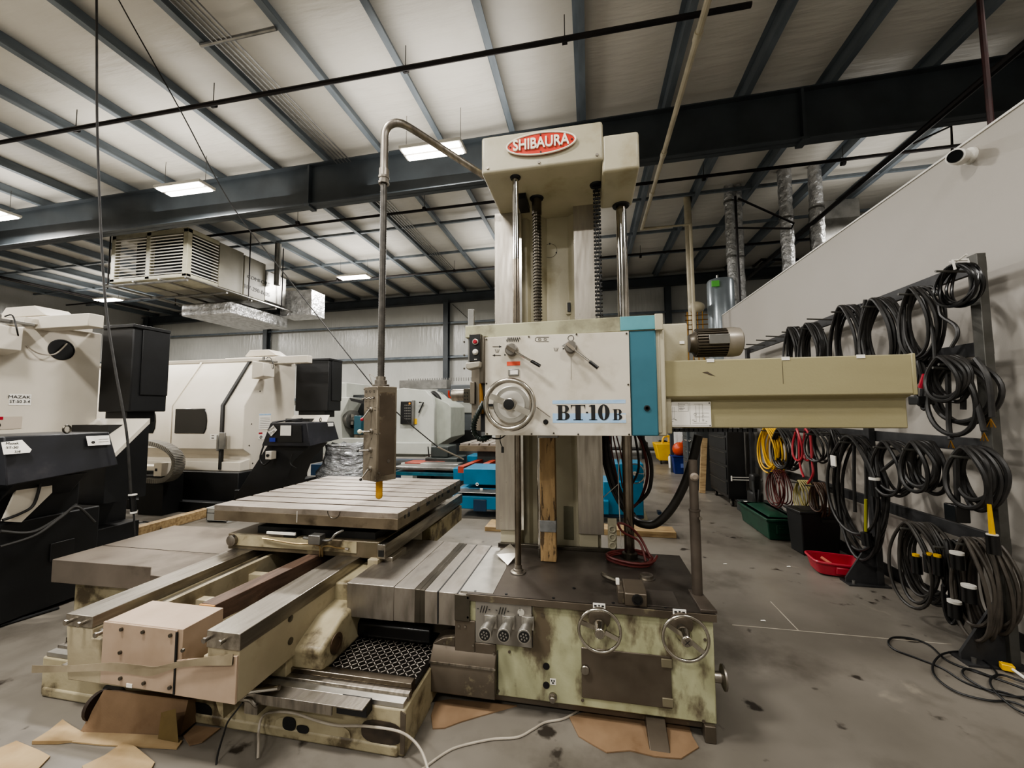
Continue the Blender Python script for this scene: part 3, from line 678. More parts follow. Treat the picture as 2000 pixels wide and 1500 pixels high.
# rods, screw, chain
ra = (-.437, 2.41)
MB().cyl((*ra, .6), (*ra, 3.05), .0185, seg=20).build('feed_rod', dkrod, mill)
sp_ = MB().cyl((*ra, 1.96), (*ra, 2.5), .0195, seg=20)
for k in range(8):
    a_ = 2*PI*k/8; sp_.bar((ra[0]+.0195*math.cos(a_), ra[1]+.0195*math.sin(a_), 1.96), (ra[0]+.0195*math.cos(a_), ra[1]+.0195*math.sin(a_), 2.5), .004, .004, (0, 1, 0))
sp_.build('rod_splines', dkrod, mill)
MB().cyl((*ra, 2.5), (*ra, 3.045), .0195, seg=20).build('rod_upper', chrome, mill)
MB().lathe([(.048, 0), (.046, .006), (.03, .010), (.028, .02), (.022, .022), (.022, .045)], (*ra, .58), seg=24).build('rod_flange', steel, mill)
MB().lathe([(.035, 0), (.03, -.012)], (*ra, 3.04), seg=22).build('rod_collar', blackmt, mill)
c = AY(1009, 618, 2.41); MB().cyl((*ra, 1.96), (*ra, 2.04), .027, seg=18).build('brass_bush', brass, mill)
sx_, sy_ = -.336, 2.687
m = MB(); th = []
zz = 1.4
prof = []
N_ = int((2.98-1.9)/.022)
prof = [(.024, 0)]
for i in range(N_): prof += [(.024, i*.022+.004), (.031, i*.022+.007), (.031, i*.022+.013), (.024, i*.022+.016)]
m.lathe(prof, (sx_, sy_, 1.9), seg=18); m.build('lead_screw', coverdark, mill, angle=20)
MB().cyl((sx_, sy_, .6), (sx_, sy_, 1.9), .017, seg=14).build('lead_screw_shaft', chrome, mill)
MB().cyl((sx_, sy_, 2.92), (sx_, sy_, 3.045), .034, seg=18).build('screw_sleeve', coverdark, mill)
MB().lathe([(.05, 0), (.045, -.01)], (sx_, sy_, 3.04), seg=22).build('screw_collar', blackmt, mill)
MB().box(-.345, -.30, 2.66, 2.72, .578, .64).build('screw_base', coverdark, mill, bevel=.003)
rb = (.243, 2.77)
MB().cyl((*rb, .58), (*rb, 2.99), .033, seg=24).build('guide_rod', dkrod, mill)
s2 = MB().cyl((*rb, 1.9), (*rb, 2.66), .035, seg=24)
for k in range(10):
    a_ = 2*PI*k/10; s2.bar((rb[0]+.035*math.cos(a_), rb[1]+.035*math.sin(a_), 1.9), (rb[0]+.035*math.cos(a_), rb[1]+.035*math.sin(a_), 2.66), .007, .005, (math.cos(a_), math.sin(a_), 0))
s2.build('guide_rod_splines', chrome, mill)
MB().cyl((*rb, 2.66), (*rb, 2.93), .0355, seg=24).build('guide_rod_upper', chrome, mill)
MB().lathe([(.06, 0), (.055, -.012)], (*rb, 2.97), seg=24).build('guide_rod_collar', blackmt, mill)
MB().lathe([(.05, 0), (.05, .03), (.04, .035)], (*rb, .58), seg=24).build('guide_rod_base', coverdark, mill)
ch = MB(); cc = (.075, 2.6); z = 1.93; i = 0
while z < 3.03:
    if i % 2 == 0: ch.box(cc[0]-.017, cc[0]-.011, cc[1]-.008, cc[1]+.008, z-.004, z+.030).box(cc[0]+.011, cc[0]+.017, cc[1]-.008, cc[1]+.008, z-.004, z+.030)
    else: ch.box(cc[0]-.010, cc[0]-.004, cc[1]-.008, cc[1]+.008, z-.004, z+.030).box(cc[0]+.004, cc[0]+.010, cc[1]-.008, cc[1]+.008, z-.004, z+.030)
    ch.cyl((cc[0]-.024, cc[1], z+.0), (cc[0]+.024, cc[1], z), .0085, seg=8)
    z += .026; i += 1
ch.build('roller_chain', blackmt, mill)
MB().lathe([(.045, 0), (.04, -.012)], (cc[0], cc[1], 3.04), seg=22).build('chain_collar', blackmt, mill)

# ---- top head
HY = 2.335
hd = MB().box(-.642, .112, HY, 3.15, 3.04, 3.285).build('head_cover', cream, mill, bevel=.018, seg=3)
MB().box(.105, .32, HY+.012, 2.80, 2.968, 3.2).build('head_side_cover', cream, mill, bevel=.018, seg=3)
MB().box(-.645, .09, HY+.1, 3.1, 3.285, 3.3).build('head_top_flange', blackmt, mill)
MB().box(-.47, -.4, 2.6, 2.8, 3.0, 3.04).build('head_bracket', blackmt, mill)
for xz in [(-.60, 3.075), (-.275, 3.07), (.075, 3.072)]: s_ = MB(); screws(s_, [xz], .009, HY, .006); s_.build('head_screw', steel, hd)
bc = Vector((-.262, HY, 3.183)); A_, B_ = .212, .068
def ell(a, b, n=48): return [(bc.x+a*math.cos(2*PI*k/n), bc.z+b*math.sin(2*PI*k/n)) for k in range(n)]
bd = MB().prism(ell(A_, B_), 1, HY-.012, HY).build('name_badge', badgered, mill)
ring = [(bc.x+A_*math.cos(2*PI*k/60), HY-.013, bc.z+B_*math.sin(2*PI*k/60)) for k in range(60)]
MB().tube(ring, .0055, 8, True).build('badge_rim', badgew, bd)
text('SHIBAURA', .094, (bc.x, HY-.016, bc.z+.0), (1, 0, 0), (0, 0, 1), badgew, bd, sx=.79, ext=.005, off=.0022)
s_ = MB(); screws(s_, [(bc.x, bc.z+.055), (bc.x, bc.z-.055), (bc.x-.19, bc.z), (bc.x+.19, bc.z)], .005, HY-.012); s_.build('badge_rivets', blackmt, bd)

# ---- pendant arm, hose and control pendant
PYv = 1.95
e0 = AY(750, 345, PYv); e1 = AY(750, 268, PYv); ex = e0.x
ez = AY(765, 243, PYv).z
arm = [(-.62, 2.52, 3.13)]
h1 = AY(806, 256, 2.05)
P1 = Vector((ex+.16, 2.02, ez+.0)); 
pth = [Vector((-.60, 2.55, 3.12)), Vector((-.72, 2.45, 3.12))]
a1 = AY(868, 293, 2.3); a2 = AY(806, 253, 2.08); a3 = AY(782, 241, 1.99); a4 = AY(764, 243, 1.955); a5 = AY(753, 258, PYv); a6 = AY(751, 290, PYv); a6.x = ex; a5.x = ex+.004
ap = catmull([Vector((-.60, 2.55, 3.10)), a1, a2, a3, a4, a5, a6, Vector((ex, PYv, e0.z))], 6)
MB().tube(ap, .0215, 16).build('pendant_arm', steel, mill)
MB().cyl((ex, PYv, e0.z+.04), (ex, PYv, e0.z-.0), .027, seg=18).lathe([(.030, 0), (.030, -.012), (.026, -.014), (.026, -.03), (.03, -.032), (.03, -.044)], (ex, PYv, e0.z+.0), seg=8).build('arm_coupling', steel, mill)
pb = AY(748, 752, PYv)
hs = MB(); prof = []
z0, z1 = pb.z, e0.z-.03; N_ = int((z1-z0)/.014)
for i in range(N_+1): prof += [(.0185, i*(z1-z0)/N_), (.0172, (i+.5)*(z1-z0)/N_)]
hs.lathe(prof, (ex, PYv, z0), seg=14); hs.build('pendant_hose', mat('grey_braided_hose', '#54514c', '#413e3a', .4, .5, scale=30), mill, angle=80)
# box turned about the vertical so its edge faces the photographer
PB = Matrix.Translation((ex, PYv, 0)) @ Matrix.Rotation(math.radians(-27), 4, 'Z')
zt = pb.z-.01; zb = AY(745, 940, PYv-.05).z
bw = .064
pend = MB(PB).box(-bw*.95, bw*.95, -bw*.95, bw*.95, zb, zt).build('control_pendant', mat('worn_pendant_steel', '#8a8172', '#6f6658', .45, .6, scale=7, c3='#4a4238', lo3=.55, hi3=.68, s3=9), mill, bevel=.004)
MB(PB).lathe([(.045, 0), (.045, .012), (.032, .014), (.032, .035), (.025, .037), (.025, .055)], (0, 0, zt), seg=20).build('pendant_collar', steel, pend)
MB(PB).box(bw*.955, bw*.97+.001, -bw*.75, bw*.75, zb+.03, zt-.03).build('side_panel', mat('brown_rusty_panel', '#5e5346', '#4d4338', .5, .4, scale=6, c3='#8a7e69', lo3=.56, hi3=.68, s3=8), pend, bevel=.002)
fy = -bw*.95
def lev(z, x, dx, dz, ballm, name='toggle_lever', r=.008, L_=.05):
    q = MB(PB).lathe([(.014, 0), (.014, .004), (.009, .006), (.009, .014)], (x, fy, z), (0, -1, 0), 16).tube([(x, fy-.012, z), (x+dx, fy-.045, z+dz)], .0038, 8).build(name, steel, pend)
    MB(PB).sphere((x+dx, fy-.045, z+dz), r, 12).build('lever_ball', ballm, pend)
zz = lambda py: AY(735, py, PYv-.08).z
lev(zz(800), .01, -.012, -.05, redbtn, r=.009)
lev(zz(843), .015, -.035, .0, mat('ivory_knob', '#d5ceb4', None, .4), r=.012)
lev(zz(880), .012, -.045, -.002, black, r=.008)
lev(zz(917), .012, -.015, -.05, black, r=.008)
tg = MB(PB)
for k in range(3): tg.cyl((-.04+.036*k, fy, zz(776)), (-.045+.036*k, fy-.022, zz(779)), .004, seg=8).lathe([(.007, 0), (.007, .004)], (-.04+.036*k, fy, zz(776)), (0, -1, 0), 12)
tg.build('toggle_switches', steel, pend)
mk = MB(PB)
for k in range(3): mk.torus((-.04+.036*k, fy-.0005, zz(764)), .007, .0008, (0, 1, 0), 16, 4).box(-.047+.036*k, -.033+.036*k, fy-.001, fy, zz(784), zz(784)+.001)
for sx2 in (-1, 1): mk.box(.01+sx2*.035-.008, .01+sx2*.035+.008, fy-.001, fy, zz(800)+.01, zz(800)+.0115).box(.01+sx2*.035-.008, .01+sx2*.035+.008, fy-.001, fy, zz(800)-.004, zz(800)-.0025)
mk.box(.04, .06, fy-.001, fy, zz(843)-.012, zz(843)-.011).box(.04, .06, fy-.001, fy, zz(843)+.012, zz(843)+.013).box(.002, .03, fy-.001, fy, zz(895), zz(895)+.0015).box(.015, .0165, fy-.001, fy, zz(860), zz(856))
mk.build('pendant_markings', ink, pend)
s_ = MB(PB)
for sx2 in (-.06, .06):
    for z in (zb+.012, (zb+zt)/2, zt-.012): s_.cyl((sx2, fy, z), (sx2, fy-.003, z), .004, seg=8)
for z in (zb+.045, (zb+zt)/2, zt-.045): s_.cyl((bw*.97, -.045, z), (bw*1.0, -.045, z), .005, seg=8)
s_.cyl((bw*.97, .01, zb+.10), (bw*1.03, .01, zb+.10), .009, seg=10)
s_.build('pendant_screws', steel, pend)
MB(PB).tube(catmull([(-.02, -.02, zt+.05), (-.06, -.03, zt+.07), (-.05, -.02, zt+.02), (-.06, 0, zt+.002)], 4), .002, 5).build('tie_wire', greycord, pend)
MB().lathe([(.0175, 0), (.0175, -.062), (.0165, -.066), (.0178, -.07), (.0175, -.09), (.013, -.098), (.005, -.102)], (ex-.0, PYv, zb), seg=18).build('rubber_boot', yellow, pend)

# ---- headstock
SY = 2.15
hsx0, hsx1 = -.572, .213
body = MB().box(-.575, .37, SY+.02, 2.78, 1.425, 2.03)
body = body.build('headstock', cream, mill, bevel=.006)
MB().box(-.69, -.56, SY+.13, 2.6, 1.43, 2.02).build('left_slide_housing', mat('grey_stained_steel', '#7d766a', '#676055', .4, .5, scale=5, c3='#4d473d', lo3=.57, hi3=.72), mill, bevel=.003)
MB().prism([(-.69, 2.035), (.365, 2.045), (.372, 2.04), (.372, 1.965), (.3, 1.965), (-.55, 1.955), (-.56, 1.965), (-.69, 1.965)], 1, SY+.006, SY+.3).build('top_cowl', mat('grimy_cream_cowl', '#a9a78c', '#98967b', .42, scale=3, c3='#6e6957', lo3=.5, hi3=.72, s3=5), mill, bevel=.004)
MB().box(.17, .35, SY+.001, SY+.02, 1.968, 2.042).build('blue_corner_patch', bluel, mill, bevel=.002)
MB().box(.345, .385, SY-.004, SY+.03, 1.962, 2.048).build('cowl_end_trim', cream, mill, bevel=.003)
fp = MB().box(hsx0, hsx1, SY, SY+.02, 1.412, 1.962).build('front_panel', plateW, mill, bevel=.002)
s_ = MB(); screws(s_, [(hsx0+.01, 1.95), (-.32, 1.955), (-.06, 1.957), (hsx1-.012, 1.95), (hsx0+.01, 1.7), (hsx1-.01, 1.68), (-.31, 1.42), (-.06, 1.42), (hsx1-.012, 1.42), (hsx0+.012, 1.42), (-.19, 1.425)], .005, SY); s_.build('panel_rivets', coverdark, fp)
MB().box(hsx1+.002, .35, SY+.008, SY+.03, 1.412, 1.965).build('blue_side_strip', bluep, mill, bevel=.006)
c = AY(1264, 797, SY); MB().lathe([(.015, 0), (.015, .008), (.008, .009), (.008, .002)], (c.x, SY+.01, c.z), (0, -1, 0), 16).build('strip_plug', blackmt, mill)
MB().box(.35, .395, SY+.025, SY+.3, 1.41, 1.97).build('cream_corner_post', cream, mill, bevel=.008)
# gear housing and electric motor
a = AY(1286, 633, SY+.12); b2 = AY(1345, 703, SY+.12)
MB().box(a.x, b2.x, SY+.12, 2.65, b2.z-.02, a.z).build('gear_housing', cream, mill, bevel=.008)
c = AY(1332, 669, SY+.118); MB().box(c.x-.012, c.x+.012, SY+.116, SY+.12, c.z-.008, c.z+.008).build('inspection_tag', white, mill)
m0 = AY(1345, 671, 2.5); m1 = AY(1430, 668, 2.5); m2 = AY(1448, 668, 2.5)
mr = .5*(AY(1390, 645, 2.5)-AY(1390, 700, 2.5)).length
mot = MB().lathe([(mr*.62, 0), (mr*.7, .02), (mr*.86, .03), (mr*.86, m1.x-m0.x-.03)], (m0.x, 2.5, m0.z), (1, 0, 0), 28)
for k in range(30):
    a_ = 2*PI*k/30; c_, s__ = math.cos(a_), math.sin(a_)
    mot.bar((m0.x+.035, 2.5+mr*.92*c_, m0.z+mr*.92*s__), (m1.x-.03, 2.5+mr*.92*c_, m0.z+mr*.92*s__), .007, mr*.18, (0, c_, s__))
mot = mot.build('electric_motor', mat('dirty_grey_motor', '#5d564c', '#4c463d', .4, .5, scale=8), mill)
MB().lathe([(mr*1.02, 0), (mr*1.04, .04), (mr*.98, .075), (mr*.8, .085)], (m1.x-.04, 2.5, m0.z), (1, 0, 0), 28).build('fan_cowl', mat('light_grey_cowl', '#8f887d', '#7d766b', .35, .3), mot)
MB().box(m0.x+.09, m0.x+.2, 2.5-mr*1.06, 2.5-mr*.9, m0.z-.02, m0.z+.035).build('motor_nameplate', galv, mot, bevel=.002)
# ram guard (long arm)
AYY = 2.22
az1 = AY(1500, 699, AYY).z; azm = AY(1500, 773, AYY).z; azb = AY(1500, 836, AYY+.06).z
ax0 = .392; ax1 = AY(1791, 740, AYY).x; ax2 = AY(1782, 800, AYY+.06).x
ram = MB().prism([(AYY, azm), (AYY, az1), (AYY+.40, az1), (AYY+.40, azb), (AYY+.05, azb), (AYY+.05, azm-.02)], 0, ax0, ax1-.015)
ram.v = [(x, y, z) for x, y, z in ram.v]
ram = ram.build('ram_guard', creamarm, mill, bevel=.006)
MB().box(ax1-.018, ax1, AYY-.002, AYY+.4, azm-.004, az1+.003).build('ram_end_cover', creamarm, mill, bevel=.004)
MB().box(ax0-.02, ax0+.04, AYY+.02, AYY+.3, azb-.03, az1-.01).build('ram_root_flange', cream, mill, bevel=.006)
for px in (1387, 1534, 1681): 
    c = AY(px, 698, AYY); MB().box(c.x-.018, c.x+.018, AYY-.003, AYY+.001, az1-.014, az1+.003).build('white_tab', white, ram)
for px, py0 in ((1527, 702),):
    c = AY(px, py0, AYY); MB().box(c.x, c.x+.0015, AYY-.0012, AYY+.001, azm+.06, az1-.02).build('seam_line', brownst, ram)
c = AY(1384, 730, AYY); MB().prism([(c.x-.03, c.z+.008), (c.x-.005, c.z+.012), (c.x+.005, c.z+.004), (c.x+.03, c.z-.012), (c.x+.01, c.z-.008), (c.x-.008, c.z)], 1, AYY-.0015, AYY).build('paint_chip', brownst, ram)
# diagram plate
a = AY(1306, 785, AYY+.045); b2 = AY(1389, 834, AYY+.045)
dp = MB().box(a.x, b2.x, AYY+.036, AYY+.052, b2.z, a.z).build('diagram_plate', white, mill, bevel=.002)
d = MB(); rn = random.Random(3); X0, X1, Z0, Z1 = a.x, b2.x, b2.z, a.z; yy = AYY+.0355
def ln(u0, v0, u1, v1, w=.0009): d.bar((X0+(X1-X0)*u0, yy, Z0+(Z1-Z0)*v0), (X0+(X1-X0)*u1, yy, Z0+(Z1-Z0)*v1), w, .0006, (0, 1, 0))
for q in ((.05, .62, .2, .62), (.08, .3, .08, .8), (.12, .3, .12, .8), (.05, .3, .16, .3), (.6, .55, .95, .55), (.6, .4, .95, .4), (.64, .2, .64, .85), (.72, .2, .72, .9), (.8, .2, .8, .9), (.55, .15, .9, .15), (.04, .06, .94, .06), (.6, .9, .8, .9), (.22, .95, .46, .95), (.22, .62, .46, .62), (.22, .62, .22, .95), (.46, .62, .46, .95), (.5, .1, .5, .95)): ln(*q)
for k in range(4): ln(.24, .68+.065*k, .24+rn.uniform(.08, .19), .68+.065*k, .0014)
for k in range(14):
    u = rn.uniform(.05, .9); v = rn.choice([.22, .28, .34, .4, .46, .75]); ln(u, v, min(.96, u+rn.uniform(.02, .07)), v, .0014)
d.torus((X0+(X1-X0)*.62, yy, Z0+(Z1-Z0)*.5), .006, .0006, (0, 1, 0), 14, 4)
d.build('diagram_print', ink, dp)
s_ = MB(); screws(s_, [(X0+.008, Z0+.008), (X1-.008, Z0+.008), (X0+.008, Z1-.008), (X1-.008, Z1-.008)], .003, AYY+.036); s_.build('plate_rivets', blackmt, dp)
# energy chain under the ram guard
ec = MB()
for k in range(18): ec.box(.43+k*.024, .448+k*.024, AYY+.06, AYY+.12, azb-.022, azb-.004)
ec.build('cable_chain', blackmt, mill)
# big handwheel on the panel
c = AY(995, 790, SY-.075); R_ = (AY(1042, 790, SY-.075)-c).length
hw = MB().torus(c, R_, .0145, (0, 1, 0), 56, 12)
for s2 in (0, PI):
    a_ = -.42+s2; d_ = Vector((math.cos(a_), 0, math.sin(a_)))
    hw.bar(c+d_*.03+Vector((0, .004, 0)), c+d_*(R_-.004), .032, .016, (0, 1, 0))
hw.lathe([(.036, .03), (.036, .0), (.034, -.012), (.028, -.014)], c, (0, 1, 0), 28)
hw = hw.build('large_handwheel', wheelst, mill); hw['label'] = 'large chromed handwheel on the white panel'
MB().lathe([(R_*.80, 0), (R_*.80, -.02), (R_*.76, -.024), (R_*.6, -.024)], (c.x, SY, c.z), (0, 1, 0), 48).build('dial_disc', alu, hw)
MB().lathe([(R_*.58, 0), (R_*.58, -.03)], (c.x, SY, c.z), (0, 1, 0), 40).build('inner_disc', whitep, hw)
MB().cyl((c.x, SY, c.z), (c.x, SY-.07, c.z), .028, seg=24).build('wheel_hub', dkrod, hw)
MB().lathe([(.029, 0), (.029, .006), (.02, .007)], (c.x, c.y-.014, c.z), (0, -1, 0), 24).build('hub_face', blackgl, hw)
MB().box(c.x-R_-.018, c.x-R_+.025, SY-.008, SY, c.z-.008, c.z+.005).build('pointer', blackmt, fp)
e = AY(1048, 795, SY-.03); e2 = AY(1075, 815, SY-.03); MB().tube([e, e2], .003, 8).build('slim_rod', steel, fp)
c = AY(1066, 824, SY); MB().lathe([(.014, 0), (.014, .006), (.010, .01)], (c.x, SY, c.z), (0, -1, 0), 18).build('black_button', blackgl, fp)
# selector levers
def selector(px, py, rpx, tipx, tipy):
    c = AY(px, py, SY); r = (AY(px+rpx, py, SY)-c).length
    k = MB().lathe([(r, 0), (r, .03), (r*.85, .034)], (c.x, SY, c.z), (0, -1, 0), 28).build('selector_knob', mat('knob_grey_steel', '#7d7972', '#5c5852', .35, .6), fp)
    t_ = AY(tipx, tipy, SY-.05); s0 = Vector((c.x, SY-.028, c.z)); mid = s0+(t_-s0)*.72
    MB().tube([s0, mid], .0062, 10).build('lever_rod', chrome, k)
    MB().cyl(mid-(t_-s0)*.02, t_, .0095, seg=12).build('lever_grip', blackgl, k)
    MB().bar(s0-(t_-s0).normalized()*r*.8+Vector((0, -.008, 0)), s0+(t_-s0).normalized()*r*.8+Vector((0, -.008, 0)), r*.5, .01, (0, 1, 0)).build('knob_ridge', dkrod, k)
    return k
k1 = selector(1000, 684, 12, 1055, 715)
selector(1115, 679, 12.5, 1168, 719)
# panel symbols
sy2 = SY-.0012
def pt(px, py): c = AY(px, py, SY); return (c.x, sy2, c.z)
def pl(m, pts, w=.0028):
    for p, q in zip(pts, pts[1:]): m.bar(p, q, w, .0012, (0, 1, 0))
g = MB()
zig = [pt(989, 663)]+[pt(990.5+i*1.85, 659 if i % 2 else 668) for i in range(14)]+[pt(1017, 663)]
pl(g, zig, .0025)
for y_ in (677, 694): pl(g, [pt(962, y_), pt(978, y_)], .0028)
for (xa, y_, s3) in ((980, 677, 1), (962, 694, -1)):
    g.add([pt(xa, y_), pt(xa-5*s3, y_-2.4), pt(xa-5*s3, y_+2.4)], [(0, 1, 2)])
def tri_arrows(x, y): 
    for dx in (-4, 0, 4): pl(g, [pt(x+dx*.4, y+4), pt(x+dx, y-3)], .002)
tri_arrows(971, 685); tri_arrows(1086, 682)
pl(g, [pt(1072, 658.5), pt(1049, 658.5), pt(1045.5, 661), pt(1045.5, 665), pt(1049, 667), pt(1072, 667)], .002)
for x_ in (1054, 1065): pl(g, [pt(x_-2.5, 661.5), pt(x_+2.5, 661.5), pt(x_+2.5, 664.5), pt(x_-2.5, 664.5), pt(x_-2.5, 661.5)], .0014)
cc_ = pt(1115, 660.5); g.torus(cc_, .0155, .0014, (0, 1, 0), 28, 5)
g.box(pt(1049, 0)[0]-.004, pt(1049, 0)[0]+.004, sy2-.001, sy2, pt(0, 664)[2]-.002, pt(0, 660)[2]+.002)
pl(g, [pt(1115.5, 695), pt(1115.5, 742)], .0006)
for (x_, y_) in ((1103, 681), (991, 683), (989, 693)): g.add([pt(x_, y_), pt(x_-4, y_-2), pt(x_-4, y_+2)], [(0, 1, 2)])
g.build('panel_symbols', ink, fp)
g = MB(); g.add([pt(1103, 671), pt(1097, 676), pt(1103, 677)], [(0, 1, 2)]).build('grey_pointer', galv, fp, smooth=False)
c0_, c1_ = pt(990, 706.5), pt(1016, 713.5); MB().box(c0_[0], c1_[0], sy2-.0005, SY, c1_[2], c0_[2]).build('orange_label', orangel, fp)
c0_, c1_ = pt(993, 721), pt(1014, 734)
o = MB().box(c0_[0], c1_[0], SY-.008, SY, c1_[2], c0_[2]).build('counter_window', galv, fp, bevel=.003)
MB().box(c0_[0]+.012, c1_[0]-.006, SY-.0095, SY-.008, c1_[2]+.008, c0_[2]-.008).build('counter_face', white, fp)
c0_, c1_ = pt(1079, 782), pt(1223, 826)
H_ = c0_[2]-c1_[2]
lb = MB().box(c0_[0], c1_[0], SY-.001, SY, c0_[2]-H_*.16, c0_[2]).box(c0_[0], c1_[0], SY-.001, SY, c1_[2], c1_[2]+H_*.42).build('decal_stripes', bluelab, fp)
# fat serif model lettering built stroke by stroke
L_ = MB(); y0_, y1_ = SY-.0028, SY-.001
bx0 = c0_[0]; W_ = c1_[0]-c0_[0]
def gbox(u0, u1, v0, v1, h, ub, wb, vb): L_.box(ub+wb*u0, ub+wb*u1, y0_, y1_, vb+h*v0, vb+h*v1)
def arc(cx, cz, ro, so, ri, si, a0, a1, off=0, n=14):
    for k in range(n):
        t0 = a0+(a1-a0)*k/n; t1 = a0+(a1-a0)*(k+1)/n
        pts_ = [(cx+ro*math.cos(t0), cz+so*math.sin(t0)), (cx+ro*math.cos(t1), cz+so*math.sin(t1)), (cx+off+ri*math.cos(t1), cz+si*math.sin(t1)), (cx+off+ri*math.cos(t0), cz+si*math.sin(t0))]
        L_.prism(pts_, 1, y0_, y1_)
def letB(ub, wb, vb, h):
    gbox(0, .5, 0, .035, h, ub, wb, vb); gbox(0, .5, .965, 1, h, ub, wb, vb); gbox(.12, .44, 0, 1, h, ub, wb, vb)
    gbox(.4, .62, .965, 1, h, ub, wb, vb); gbox(.4, .62, .5, .54, h, ub, wb, vb); gbox(.4, .62, 0, .035, h, ub, wb, vb)
    arc(ub+wb*.6, vb+h*.752, wb*.34, h*.248, wb*.06, h*.212, -PI/2, PI/2)
    arc(ub+wb*.6, vb+h*.26, wb*.40, h*.26, wb*.07, h*.225, -PI/2, PI/2)
bz = c1_[2]+H_*.13; bh = H_*.66
letB(bx0+W_*.055, W_*.185, bz, bh)
ub = bx0+W_*.255; wb = W_*.2
gbox(0, 1, .955, 1, bh, ub, wb, bz); gbox(.32, .68, 0, 1, bh, ub, wb, bz); gbox(.17, .83, 0, .035, bh, ub, wb, bz)
for s3, e3 in ((0, .1), (1, .9)):
    L_.prism([(ub+wb*s3, bz+bh), (ub+wb*e3, bz+bh), (ub+wb*s3+(.02 if s3 == 0 else -.02)*wb, bz+bh*.72)], 1, y0_, y1_)
gbox(0, 1, .45, .54, bh, bx0+W_*.462, W_*.03, bz)
ub = bx0+W_*.505; wb = W_*.105
gbox(.28, .80, 0, 1, bh, ub, wb, bz); gbox(.0, 1.05, 0, .035, bh, ub, wb, bz); L_.prism([(ub+wb*.3, bz+bh), (ub+wb*.3, bz+bh*.9), (ub, bz+bh*.9), (ub, bz+bh*.93)], 1, y0_, y1_)
arc(bx0+W_*.705, bz+bh*.5, W_*.078, bh*.52, W_*.020, bh*.47, 0, 2*PI, n=32)
letB(bx0+W_*.825, W_*.125, bz, bh*.7)
L_.build('model_lettering', ink, fp)
# push-button station at the left of the panel, rail above it
a = AY(917, 653, SY-.03); b2 = AY(942, 719, SY-.03)
MB().box(b2.x-.02, hsx0, SY-.02, SY+.16, 1.70, 1.965).build('station_housing', mat('grey_stained_steel2', '#6d675c', '#5a5449', .4, .5), mill, bevel=.004)
st = MB().box(a.x, b2.x-.008, SY-.035, SY+.02, b2.z+.035, a.z).build('button_station', coverdark, mill, bevel=.003)
MB().prism([(a.x-.014, b2.z+.03), (b2.x-.005, b2.z+.036), (b2.x-.008, b2.z+.003), (a.x-.0, b2.z-.01), (a.x-.014, b2.z)], 1, SY-.06, SY).build('station_tray', mat('pale_grey_cover', '#a39e92', '#928d81', .4, .2), st, bevel=.006)
MB().box(a.x+.002, b2.x-.012, SY-.04, SY-.034, b2.z+.04, a.z-.006).build('station_face', blackmt, st)
for py, mm in ((668, redbtn), (688, whitep)):
    c = AY(929, py, SY-.04); MB().lathe([(.017, 0), (.017, .008), (.013, .009)], (c.x, SY-.04, c.z), (0, -1, 0), 20).build('button_ring', alu, st)
    MB().lathe([(.012, 0), (.012, .01), (.009, .014)], (c.x, SY-.047, c.z), (0, -1, 0), 18).build('push_button', mm, st)
c = AY(929, 702, SY-.04); MB().box(c.x-.008, c.x+.008, SY-.043, SY-.04, c.z-.003, c.z+.003).build('small_plate', alu, st)
a = AY(914, 604, SY+.03); b2 = AY(925, 652, SY+.03)
MB().box(a.x, b2.x-.0, SY+.03, SY+.05, 1.8, a.z).build('slide_rail', galv, mill, bevel=.002)
s_ = MB(); 
for py in (668, 694, 720): c = AY(907, py, SY+.13); s_.cyl((c.x, SY+.13, c.z), (c.x, SY+.125, c.z), .006, seg=8)
s_.build('rail_screws', coverdark, mill)
# spindle nose assembly at the left
n0 = AY(884, 772, 2.42); n1 = AY(905, 771, 2.42)
MB().lathe([(.036, 0), (.038, .004), (.038, n1.x-n0.x+.02)], (n0.x, 2.42, n0.z), (1, 0, 0), 28).build('spindle_nose', steel, mill)
a = AY(905, 763, 2.3); b2 = AY(920, 783, 2.3)
o = MB().box(a.x, b2.x+.03, 2.3, 2.5, b2.z-.01, a.z+.012).build('spindle_block', coverdark, mill, bevel=.003)
s_ = MB(); screws(s_, [(a.x+.008+.016*i, b2.z+.01+.02*j) for i in range(2) for j in range(3)], .004, 2.3); s_.build('block_bolts', blackmt, o)
MB().box(b2.x+.005, b2.x+.035, 2.26, 2.3, b2.z-.02, 1.72).build('block_arm', mat('grey_stained_steel', '#7d766a'), mill, bevel=.003)
MB().box(-.60, -.575, SY+.01, SY+.13, 1.43, 1.72).build('dark_gap', blackmt, mill)
MB().cyl((-.59, SY+.0, 1.53), (-.60, SY+.02, 1.70), .013, seg=14).build('brown_handle', brass, mill)
gp = catmull([AY(945, 785, SY-.02), AY(933, 808, SY-.03), AY(925, 830, SY-.02), AY(929, 850, SY-.0), AY(942, 858, SY+.0), AY(958, 850, SY+.05)], 8)
gh = MB().tube(gp, .013, 10)
for i in range(0, len(gp)-1, 2): gh.cyl(gp[i], gp[i]+(gp[i+1]-gp[i])*.5, .0175, seg=10)
gh.build('green_flex_hose', hosegr, mill)
MB().tube(catmull([(-.585, 2.2, 1.42), (-.55, 2.2, 1.395), (-.5, 2.22, 1.39), (-.46, 2.22, 1.42)], 5), .004, 6).tube(catmull([(-.515, 2.3, 1.42), (-.52, 2.3, 1.37), (-.505, 2.3, 1.33)], 4), .003, 6).box(-.512, -.498, 2.295, 2.305, 1.30, 1.335).build('loose_wires', black, mill)
MB().box(-.33, -.20, 2.55, 2.7, 1.37, 1.42).build('lower_bracket', galv, mill, bevel=.003)

